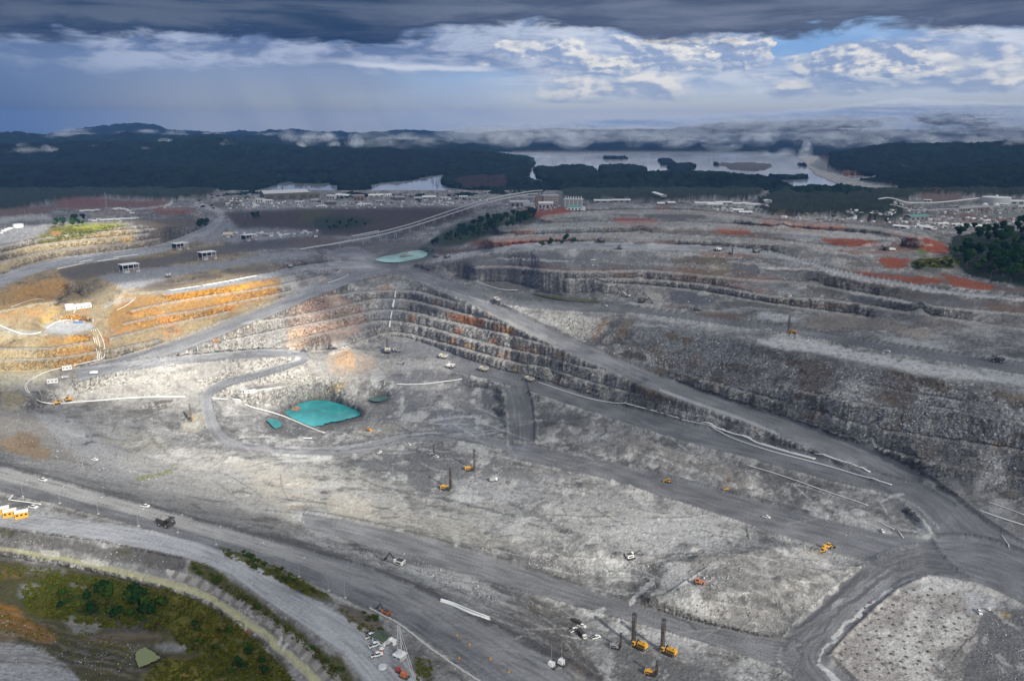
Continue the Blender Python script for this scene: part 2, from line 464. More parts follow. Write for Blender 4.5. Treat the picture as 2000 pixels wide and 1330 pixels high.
# --- western hill above the plateau road
line((0, 536, 182), (60, 517, 184), (125, 502, 185), (225, 491, 186), (325, 475, 190), (360, 462, 192))
berm(196, [(-100, 540), (0, 513), (80, 495), (160, 484), (250, 478), (310, 468)], 3)
berm(207, [(-100, 518), (0, 498), (60, 482), (130, 474), (200, 467), (290, 459)], 3)
berm(218, [(-100, 500), (20, 480), (70, 470), (150, 458), (230, 453), (300, 449)], 3)
line((40, 470, 224), (110, 456, 228), (170, 449, 230), (260, 443, 231), (320, 440, 228), (370, 448, 205), (385, 440, 200))
line((-320, 470, 232), (-100, 455, 232), (0, 440, 230), (60, 430, 231), (110, 428, 232), (220, 420, 232), (300, 415, 230), (380, 412, 210))
line((-320, 410, 225), (0, 418, 222), (110, 405, 222), (200, 400, 222), (300, 398, 210), (380, 393, 192))
line((-320, 366, 200), (0, 380, 200), (200, 376, 205), (400, 376, 190), (600, 374, 182), (900, 374, 180), (1100, 374, 190), (1400, 374, 215), (1700, 374, 215), (2000, 374, 220), (2320, 374, 220))
# --- service plain and the dark vegetated cut behind the conveyor
line((440, 480, 186), (480, 468, 186), (560, 466, 184), (640, 470, 180), (700, 470, 176)); line((440, 486, 180), (500, 484, 178), (580, 480, 174), (640, 484, 170))
line((480, 440, 192), (600, 445, 186), (700, 446, 182), (800, 446, 186)); line((500, 412, 196), (600, 408, 194), (800, 408, 194), (950, 412, 196))
line((420, 385, 192), (600, 385, 190), (800, 385, 188), (1000, 385, 192)); line((500, 398, 193), (700, 396, 192), (900, 394, 192), (1050, 398, 200))
flat(158, [(733, 505), (760, 500), (800, 492), (840, 490), (836, 502), (800, 511), (770, 513), (740, 510)])
line((850, 485, 180), (900, 470, 200), (960, 460, 215), (1000, 455, 226)); line((850, 470, 185), (900, 445, 200), (960, 425, 215), (1040, 412, 232))
# --- eastern terraces
berm(228, [(960, 472), (1100, 466), (1250, 463), (1350, 470), (1480, 475), (1560, 484), (1640, 490)], 10)
berm(239, [(980, 452), (1100, 446), (1250, 442), (1400, 447), (1500, 452), (1620, 462), (1720, 468)], 11)
berm(249, [(1060, 428), (1150, 418), (1300, 416), (1400, 420), (1480, 436), (1600, 442), (1700, 446), (1800, 468)], 7)
line((1080, 414, 252), (1200, 404, 256), (1260, 402, 256), (1350, 406, 256), (1440, 412, 250)); line((1450, 428, 246), (1530, 424, 250), (1650, 434, 248), (1740, 446, 242))
line((1440, 400, 232), (1600, 405, 228), (1760, 432, 226), (1900, 430, 226), (2100, 440, 226)); line((1800, 400, 218), (2000, 405, 220), (2300, 410, 220))
line((1760, 480, 228), (1840, 490, 228), (1900, 470, 228), (2000, 460, 228), (2320, 470, 228)); line((1700, 512, 218), (1800, 525, 216), (1870, 535, 216), (1960, 555, 216), (2100, 570, 216))
line((1640, 500, 222), (1700, 496, 224), (1780, 500, 222))
# --- wall of the upper pit
line((850, 517, 172), (930, 504, 195), (1000, 491, 210), (1110, 487, 215), (1175, 490, 216), (1262, 495, 216), (1380, 497, 215), (1440, 499, 215), (1500, 506, 213), (1570, 522, 210), (1640, 541, 207), (1740, 560, 204), (1820, 574, 203), (1900, 584, 202), (2000, 590, 202), (2320, 606, 202))
berm(190, [(930, 523), (990, 521), (1050, 527), (1120, 534), (1200, 531), (1280, 530), (1380, 540), (1480, 550), (1560, 552), (1660, 571), (1700, 577), (1766, 590), (1818, 600), (1896, 607), (2000, 616), (2320, 636)], 3)
berm(178, [(1100, 546), (1200, 545), (1300, 549), (1400, 560), (1503, 581), (1568, 584), (1618, 586), (1667, 594), (1714, 602), (1792, 616), (1870, 626), (2000, 646), (2320, 672)], 3)
berm(163, [(1130, 558), (1215, 556), (1300, 562), (1390, 573), (1480, 590), (1550, 601), (1625, 611), (1700, 622)], 3)
line((890, 540, 150), (940, 548, 141), (1000, 562, 138), (1060, 570, 140), (1150, 572, 145), (1240, 578, 150), (1320, 588, 154), (1420, 606, 158), (1500, 622, 163), (1600, 632, 166), (1700, 642, 168), (1800, 652, 169), (1900, 665, 170), (2000, 680, 170), (2320, 730, 170))
flat(136, [(940, 550), (1000, 550), (1045, 562), (1000, 567), (950, 558)])
flat(137, [(1030, 570), (1060, 570), (1130, 584), (1190, 590), (1120, 588), (1060, 580)])
# --- big rubble slope below the upper pit
line((1060, 604, 139), (1150, 617, 139), (1230, 622, 142), (1300, 630, 147), (1390, 642, 154), (1450, 662, 158), (1500, 676, 160), (1540, 685, 161), (1600, 693, 162), (1700, 712, 164), (1760, 726, 165), (1850, 742, 166), (2000, 757, 166), (2320, 810, 166))
berm(135, [(1560, 764), (1640, 781), (1720, 797), (1760, 802)], 2.5)
berm(140, [(1830, 798), (1900, 811), (2000, 829), (2320, 889)], 2.5)
berm(148, [(1700, 752), (1790, 772), (1880, 786)], 2)
berm(114, [(1330, 728), (1400, 750), (1480, 772), (1560, 795), (1640, 818), (1720, 842), (1800, 852), (1900, 868), (2000, 880), (2320, 950)], 3)
berm(97, [(1480, 798), (1560, 818), (1640, 846), (1720, 872), (1800, 900), (1880, 915), (2000, 935), (2320, 1010)], 3)
line((1800, 935, 84), (1860, 960, 80), (1930, 985, 78), (2000, 1005, 78), (2320, 1100, 78))
# --- west side below the return road
line((60, 744, 91), (120, 748, 91), (200, 740, 90), (300, 728, 89), (380, 722, 87)); line((70, 760, 88), (200, 756, 80), (320, 746, 78), (420, 735, 75))
line((70, 786, 68), (120, 789, 67), (200, 784, 66), (300, 775, 63), (370, 773, 61)); line((60, 796, 68), (120, 799, 67), (200, 794, 64), (300, 786, 60))
line((330, 810, 47), (372, 825, 45), (390, 850, 43)); line((250, 800, 58), (320, 795, 50)); line((180, 830, 66), (260, 880, 62), (340, 910, 66), (420, 920, 62))
# main sump and the floor round it
flat(20, [(560, 803), (590, 785), (622, 780), (660, 785), (700, 803), (705, 813), (640, 832), (600, 828)])
flat(24, [(520, 820), (545, 820), (552, 830), (538, 838), (530, 830)])
flat(36, [(718, 778), (740, 772), (762, 774), (752, 784), (728, 785)])
line((480, 790, 40), (530, 806, 30), (590, 832, 24), (640, 848, 32)); line((440, 775, 52), (500, 785, 44), (550, 796, 30))
line((500, 755, 62), (560, 745, 60), (620, 745, 58), (660, 735, 60), (720, 740, 57), (760, 745, 57)); line((560, 785, 28), (600, 772, 30), (650, 774, 32), (680, 782, 32), (720, 800, 34), (730, 815, 30))
line((470, 775, 58), (500, 764, 62), (560, 752, 61))
line((780, 750, 52), (850, 755, 50), (930, 755, 50), (975, 765, 52)); line((800, 790, 38), (880, 800, 37), (960, 810, 37), (985, 825, 38)); line((760, 830, 36), (850, 830, 37), (950, 840, 38)); line((905, 762, 47), (950, 770, 46), (985, 785, 46)); line((900, 785, 38), (945, 795, 38), (980, 810, 38))
line((640, 850, 34), (740, 845, 36), (800, 838, 36)); line((480, 850, 40), (560, 862, 36), (660, 868, 36))
# drilled floor in the middle
flat(43, [(760, 895), (850, 890), (1000, 905), (1050, 940), (980, 960), (860, 965), (780, 940)])
line((660, 905, 48), (720, 940, 50), (800, 962, 50), (900, 985, 52), (980, 1008, 55)); line((500, 930, 72), (600, 960, 78), (700, 985, 80), (800, 1010, 78), (900, 1030, 76)); line((450, 890, 50), (550, 900, 48), (640, 900, 45))
line((1050, 980, 58), (1200, 985, 58), (1300, 1010, 62), (1400, 1040, 70)); line((1000, 1040, 74), (1080, 1075, 80), (1180, 1078, 80), (1240, 1085, 79), (1300, 1090, 78)); line((1000, 1080, 82), (1080, 1095, 78), (1180, 1102, 76), (1290, 1108, 76))
line((950, 1060, 86), (1000, 1085, 84)); line((1080, 1125, 74), (1160, 1140, 73), (1240, 1150, 75))
line((1300, 1100, 82), (1400, 1090, 86), (1480, 1075, 88), (1530, 1065, 84), (1600, 1075, 76)); line((1330, 1150, 92), (1420, 1160, 94), (1520, 1150, 90), (1600, 1120, 82), (1680, 1105, 76))
line((1260, 1160, 86), (1330, 1190, 84), (1430, 1225, 82), (1520, 1245, 80), (1560, 1230, 80), (1620, 1185, 79), (1680, 1125, 77))
line((1130, 815, 62), (1230, 845, 62), (1330, 885, 62), (1450, 915, 64), (1560, 945, 68), (1650, 975, 70), (1720, 985, 73)); line((1120, 860, 46), (1200, 885, 47), (1300, 920, 50), (1400, 948, 54), (1500, 965, 60), (1600, 990, 66), (1680, 1015, 69)); line((1060, 850, 44), (1120, 880, 45))
line((1720, 985, 75), (1760, 970, 76), (1810, 985, 75), (1825, 1030, 74), (1790, 1060, 73)); line((1740, 1000, 70), (1780, 1000, 70), (1790, 1030, 70))
flat(77, [(1760, 1130), (1850, 1120), (1930, 1150), (1960, 1200), (1880, 1300), (1850, 1380), (1700, 1380), (1620, 1310), (1650, 1250), (1700, 1190)])
line((1930, 1000, 78), (2000, 1030, 78), (2320, 1150, 78)); line((1960, 1180, 79), (2060, 1230, 80), (2320, 1330, 80))
# south floor with the rigs
flat(77, [(1100, 1220), (1200, 1230), (1350, 1260), (1450, 1300), (1400, 1400), (1200, 1400), (1140, 1290)])
line((1040, 1190, 84), (1100, 1215, 80), (1150, 1270, 80), (1180, 1330, 80), (1200, 1400, 80))
# the drop from the perimeter road
line((-320, 810, 180), (0, 900, 180), (80, 922, 180), (200, 955, 178), (320, 990, 178), (450, 1026, 178)); line((0, 870, 150), (100, 895, 150), (200, 925, 148), (300, 960, 148), (420, 995, 150))
line((-320, 720, 135), (-100, 770, 125), (0, 800, 112), (60, 790, 92)); line((0, 845, 132), (90, 860, 125), (180, 895, 120), (260, 925, 110))
line((560, 1060, 172), (640, 1090, 170), (720, 1110, 168), (790, 1120, 166), (860, 1150, 165)); line((640, 1060, 140), (720, 1080, 140), (800, 1098, 132), (880, 1130, 130), (960, 1165, 128))
line((860, 1165, 176), (930, 1195, 176), (1000, 1230, 175), (1060, 1280, 172), (1130, 1340, 170)); line((930, 1150, 140), (1000, 1180, 135), (1060, 1215, 125), (1110, 1270, 118), (1150, 1340, 112), (1200, 1420, 110))
# between the roads, drainage channel, green hollow
line((0, 980, 186), (120, 1000, 187), (250, 1025, 187), (360, 1046, 187), (430, 1066, 186), (520, 1110, 187), (600, 1150, 187), (680, 1190, 188), (760, 1240, 188), (840, 1300, 188), (900, 1350, 188))
line((-320, 1010, 177), (0, 1072, 178), (100, 1087, 178), (170, 1099, 178), (250, 1118, 178), (330, 1137, 178), (400, 1160, 178), (450, 1190, 178), (500, 1222, 178), (560, 1273, 179), (600, 1308, 180), (640, 1350, 180), (700, 1440, 180))
line((0, 1030, 187), (100, 1042, 187), (200, 1058, 187), (300, 1078, 187), (375, 1094, 187), (420, 1112, 187), (500, 1166, 187), (585, 1220, 188), (662, 1264, 189), (703, 1305, 190), (740, 1370, 190))
line((-320, 1040, 172), (0, 1085, 174), (100, 1102, 174), (200, 1122, 174), (300, 1146, 174), (400, 1180, 174), (470, 1225, 174), (530, 1275, 175), (570, 1320, 176), (620, 1400, 176))
line((-320, 1120, 168), (0, 1130, 170), (100, 1140, 168), (200, 1160, 166), (300, 1180, 166), (380, 1210, 168), (440, 1255, 170)); line((0, 1200, 166), (100, 1215, 160), (200, 1225, 158), (300, 1225, 158)); line((0, 1290, 172), (80, 1290, 168), (160, 1300, 160), (220, 1320, 158))
line((-320, 1330, 180), (0, 1340, 178), (100, 1400, 176), (300, 1420, 168)); flat(156, [(262, 1275), (285, 1265), (312, 1285), (270, 1302)]); line((330, 1280, 163), (420, 1290, 168), (480, 1330, 170))

KNOWN = Zn > 0
Zc = np.where(KNOWN, Zs / np.maximum(Zn, 1e-6), 0)


def relax(K, Z, init, n):
    X = np.where(K, Z, init)
    for _ in range(n):
        P = np.pad(X, 1, mode='edge')
        A = (P[:-2, 1:-1] + P[2:, 1:-1]) * 0.30 + (P[1:-1, :-2] + P[1:-1, 2:]) * 0.20
        X = np.where(K, Z, X + 1.0 * (A - X))
    return X


def coarsen(K, Z):
    h, w = K.shape
    h2, w2 = (h + 1) // 2, (w + 1) // 2
    k = np.zeros((h2 * 2, w2 * 2)); z = np.zeros_like(k)
    k[:h, :w] = K; z[:h, :w] = np.where(K, Z, 0)
    k = k.reshape(h2, 2, w2, 2).sum((1, 3)); z = z.reshape(h2, 2, w2, 2).sum((1, 3))
    return k > 0, np.where(k > 0, z / np.maximum(k, 1), 0)


pyr = [(KNOWN, Zc)]
while min(pyr[-1][0].shape) > 12:
    pyr.append(coarsen(*pyr[-1]))
X = np.full(pyr[-1][0].shape, 120.0)
for lev, (K, Z) in enumerate(reversed(pyr)):
    if lev:
        X = np.repeat(np.repeat(X, 2, 0), 2, 1)[:K.shape[0], :K.shape[1]]
    X = relax(K, Z, X, 250 if lev < len(pyr) - 1 else 120)
ZG = X
print("levels solved", round(time.time() - T0, 1))


def bil(Gd, u, v):
    x = np.clip((np.asarray(u, float) - U0) / CU, 0, GW - 1.001); y = np.clip((np.asarray(v, float) - V0) / CV, 0, GH - 1.001)
    i = y.astype(int); j = x.astype(int); fy = y - i; fx = x - j
    return (Gd[i, j] * (1 - fx) + Gd[i, j + 1] * fx) * (1 - fy) + (Gd[i + 1, j] * (1 - fx) + Gd[i + 1, j + 1] * fx) * fy

# a face can at most be upright: distances must not shrink going up the picture
_uu, _vv = GUc, GVc
_x, _y, _d = ray(_uu, _vv)
_len = np.hypot(_x, _y)
Rg = (ZG - CAMZ) / _d * _len
up = np.maximum.accumulate(Rg[::-1], 0)[::-1]
dn_ = np.minimum.accumulate(Rg, 0)
Rg = 0.5 * (up + dn_)
Rg = Rg + (GH - np.arange(GH))[:, None] * 0.02
for _ in range(2):
    Rg[:, 1:-1] = 0.25 * Rg[:, :-2] + 0.5 * Rg[:, 1:-1] + 0.25 * Rg[:, 2:]
ZG = CAMZ + Rg / _len * _d

# ------------------------------------------------------------------ the quarry ground as a fine mesh
MS = 2.0
mu = np.arange(-300, 2301, MS); mv = np.arange(372, 1471, MS)
MW, MH = len(mu), len(mv)
MU, MV = np.meshgrid(mu, mv)
MZ = bil(ZG, MU, MV)
MX, MY = at_z(MU, MV, MZ)
DIST = np.hypot(MX, MY)
PXM = FOC / np.hypot(DIST, CAMZ - MZ)             # pixels per metre there


def grid_normals(X, Y, Z):
    P = np.stack([X, Y, Z], -1)
    du = np.empty_like(P); dv = np.empty_like(P)
    du[:, 1:-1] = P[:, 2:] - P[:, :-2]; du[:, 0] = P[:, 1] - P[:, 0]; du[:, -1] = P[:, -1] - P[:, -2]
    dv[1:-1] = P[:-2] - P[2:]; dv[0] = P[0] - P[1]; dv[-1] = P[-2] - P[-1]
    n = np.cross(du, dv)
    return n / np.maximum(np.linalg.norm(n, axis=-1, keepdims=True), 1e-9)


NRM = grid_normals(MX, MY, MZ)
STEEP = sstep(1 - NRM[..., 2], 0.10, 0.42)        # 0 on the flat, 1 on faces
n_big = fbm(MX, MY, 120, 4, seed=1)
n_mid = fbm(MX, MY, 34, 4, seed=2)
n_small = fbm(MX, MY, 9, 5, 0.82, seed=3)
n_tiny = fbm(MX, MY, 3.2, 2, seed=4)
n_wx = fbm(MX, MY, 22, 4, 0.55, seed=5); n_wy = fbm(MX, MY, 22, 4, 0.55, seed=6)
WUU = MU + n_wx * 9 * PXM * 1.0; WVV = MV + n_wy * 9 * PXM * 0.45      # ragged outlines


def blur(m, r):
    r = int(round(r))
    if r < 1:
        return m
    for ax in (0, 1):
        for _ in range(2):
            p = [(0, 0), (0, 0)]; p[ax] = (r + 1, r)
            c = np.cumsum(np.pad(m, p, mode='edge'), ax, dtype=np.float64)
            m = (np.take(c, range(2 * r + 1, c.shape[ax]), ax) - np.take(c, range(0, c.shape[ax] - 2 * r - 1), ax)) / (2 * r + 1)
    return m.astype(np.float32)


def smask(pts, hw, feather=2.0, ragged=True, n=2):
    """mask of a stroke along pts, half width hw px (or per point third value)"""
    P = smooth_line(pts, n)
    if P.shape[1] == 2:
        P = np.concatenate([P, np.full((len(P), 1), hw)], 1)
    P = resample(P, 3.0)
    m = np.zeros(MU.shape, np.float32)
    UU, VV = (WUU, WVV) if ragged else (MU, MV)
    for a, b in zip(P[:-1], P[1:]):
        w = max(a[2], b[2]) + feather + (14 if ragged else 1)
        j0 = max(0, int((min(a[0], b[0]) - w - mu[0]) / MS)); j1 = min(MW, int((max(a[0], b[0]) + w - mu[0]) / MS) + 2)
        i0 = max(0, int((min(a[1], b[1]) - w - mv[0]) / MS)); i1 = min(MH, int((max(a[1], b[1]) + w - mv[0]) / MS) + 2)
        if j0 >= j1 or i0 >= i1:
            continue
        du, dv = UU[i0:i1, j0:j1] - a[0], VV[i0:i1, j0:j1] - a[1]
        e = b[:2] - a[:2]; L2 = max(e @ e, 1e-6)
        t = np.clip((du * e[0] + dv * e[1]) / L2, 0, 1)
        d = np.hypot(du - t * e[0], dv - t * e[1])
        h = a[2] + (b[2] - a[2]) * t
        np.maximum(m[i0:i1, j0:j1], 1 - sstep(d, h - feather * .5, h + feather * .5), out=m[i0:i1, j0:j1])
    return m


def pmask(poly, feather=2.0, ragged=True, n=2):
    P = list(poly) + [poly[0]]
    P = smooth_line(P, n)[:-1]
    m = poly_mask(P, *((WUU, WVV) if ragged else (MU, MV)))
    return blur(m, feather * 0.5 / MS) if feather < 8 else blur(m, feather / MS)


COLR = np.empty(MU.shape + (3,), np.float32)
ROCKY = np.zeros(MU.shape, np.float32)     # how broken the surface is


def paint(m, c, alpha=1.0, nz=0.0, noise=None):
    a = m * alpha
    if nz:
        nn = n_mid if noise is None else noise
        a = a * np.clip(1 - nz + nz * (1.0 + 2.2 * nn), 0, 1.0)
    a = np.clip(a, 0, 1)[..., None]
    COLR[:] = COLR * (1 - a) + np.array(c, np.float32) * a


# --- dust and rubble everywhere
streak = 0.55 * fbm(MX, MY, 6.5, 4, 0.65, seed=9) + 0.60 * fbm(MX + 0.6 * MY, MZ * 1.3, 7.0, 4, 0.65, seed=10) + 0.25 * n_mid
lum = 0.195 + 0.11 * n_big + 0.14 * n_mid + 0.12 * n_small
COLR[:] = np.clip(lum, 0.06, 0.5)[..., None] * np.array([1.0, 0.985, 0.95])
# south and middle floor: paler
paint(pmask([(420, 900), (640, 890), (760, 950), (980, 1000), (1200, 980), (1400, 1010), (1380, 1060), (1000, 1060), (700, 1010), (520, 1000), (420, 960)], 24), (0.36, 0.352, 0.325), 0.8, 0.8)
paint(pmask([(980, 920), (1120, 930), (1300, 975), (1440, 1010), (1500, 1060), (1380, 1080), (1240, 1085), (1080, 1080), (1000, 1040), (900, 990)], 14), (0.285, 0.282, 0.275), 0.85, 0.8, n_small)
paint(pmask([(1150, 1030), (1270, 1000), (1400, 1000), (1450, 1050), (1380, 1080), (1250, 1080)], 10), (0.37, 0.368, 0.36), 0.8, 0.9, n_small)
paint(pmask([(250, 860), (420, 900), (600, 960), (640, 1010), (540, 1030), (430, 960), (330, 920)], 14), (0.48, 0.45, 0.375), 0.8, 0.8)
paint(pmask([(420, 905), (560, 920), (720, 985), (820, 1010), (760, 1030), (600, 1010), (470, 960)], 12), (0.52, 0.48, 0.40), 0.8, 0.9)
paint(pmask([(530, 885), (640, 886), (660, 900), (560, 906)], 5), (0.55, 0.54, 0.51), 0.9, 0.5)
paint(pmask([(410, 890), (560, 902), (540, 930), (420, 930)], 6), (0.50, 0.47, 0.41), 0.7, 0.8)
paint(pmask([(560, 1000), (620, 990), (650, 1010), (590, 1030)], 4), (0.43, 0.43, 0.42), 0.9, 0.3)
paint(pmask([(180, 830), (300, 850), (340, 920), (420, 990), (300, 960), (220, 900)], 10), (0.31, 0.30, 0.27), 0.85, 0.6)
paint(pmask([(0, 810), (120, 800), (400, 860), (560, 1000), (560, 1040), (300, 985), (120, 930), (0, 895)], 16), (0.30, 0.295, 0.285), 0.75, 0.5)  # lightened to offset the shade on this slope facing away from the sun
paint(pmask([(245, 840), (330, 860), (330, 885), (250, 880)], 6), (0.28, 0.27, 0.21), 0.7, 0.7)
paint(smask([(270, 935), (330, 925), (345, 908)], 4, 4), (0.22, 0.25, 0.07), 0.7, 0.6)
paint(pmask([(370, 810), (405, 800), (400, 830), (370, 852), (345, 840)], 4), (0.34, 0.315, 0.25), 0.9, 0.3)
# cream-coloured west wall and floor of the pit
paint(pmask([(40, 735), (200, 700), (340, 655), (520, 630), (640, 640), (760, 690), (780, 740), (640, 780), (560, 800), (420, 800), (240, 800), (60, 780)], 16), (0.30, 0.288, 0.262), 0.8, 0.5)
paint(pmask([(-60, 500), (120, 450), (380, 455), (560, 530), (560, 620), (330, 680), (180, 720), (60, 735), (-60, 730)], 14), (0.30, 0.225, 0.115), 0.85, 0.6)
paint(pmask([(-60, 640), (60, 650), (90, 700), (130, 735), (-60, 770)], 10), (0.40, 0.37, 0.27), 0.8, 0.8)
paint(STEEP * pmask([(100, 740), (330, 700), (640, 640), (760, 690), (640, 760), (100, 800)], 8), (0.40, 0.38, 0.335), 0.85, 0.9, streak)
# rock faces: broken grey with dark joints and pale edges
rockm = STEEP * np.clip(0.55 + 1.6 * streak, 0, 1)
paint(rockm, (0.30, 0.29, 0.27), 0.55)
paint(STEEP * sstep(-streak + 0.7 * n_big, 0.16, 0.42), (0.085, 0.083, 0.08), 0.62)
paint(STEEP * sstep(streak + 0.5 * n_big, 0.16, 0.40), (0.40, 0.39, 0.365), 0.72)
ROCKY[:] = np.clip(ROCKY + STEEP, 0, 1)

RUST, OCH, ORG, BRN, RED, DRK = (0.42, 0.155, 0.035), (0.40, 0.185, 0.022), (0.38, 0.145, 0.02), (0.16, 0.105, 0.06), (0.34, 0.082, 0.030), (0.085, 0.083, 0.082)
GRS, GRD, PAL = (0.115, 0.125, 0.022), (0.035, 0.055, 0.012), (0.46, 0.455, 0.44)
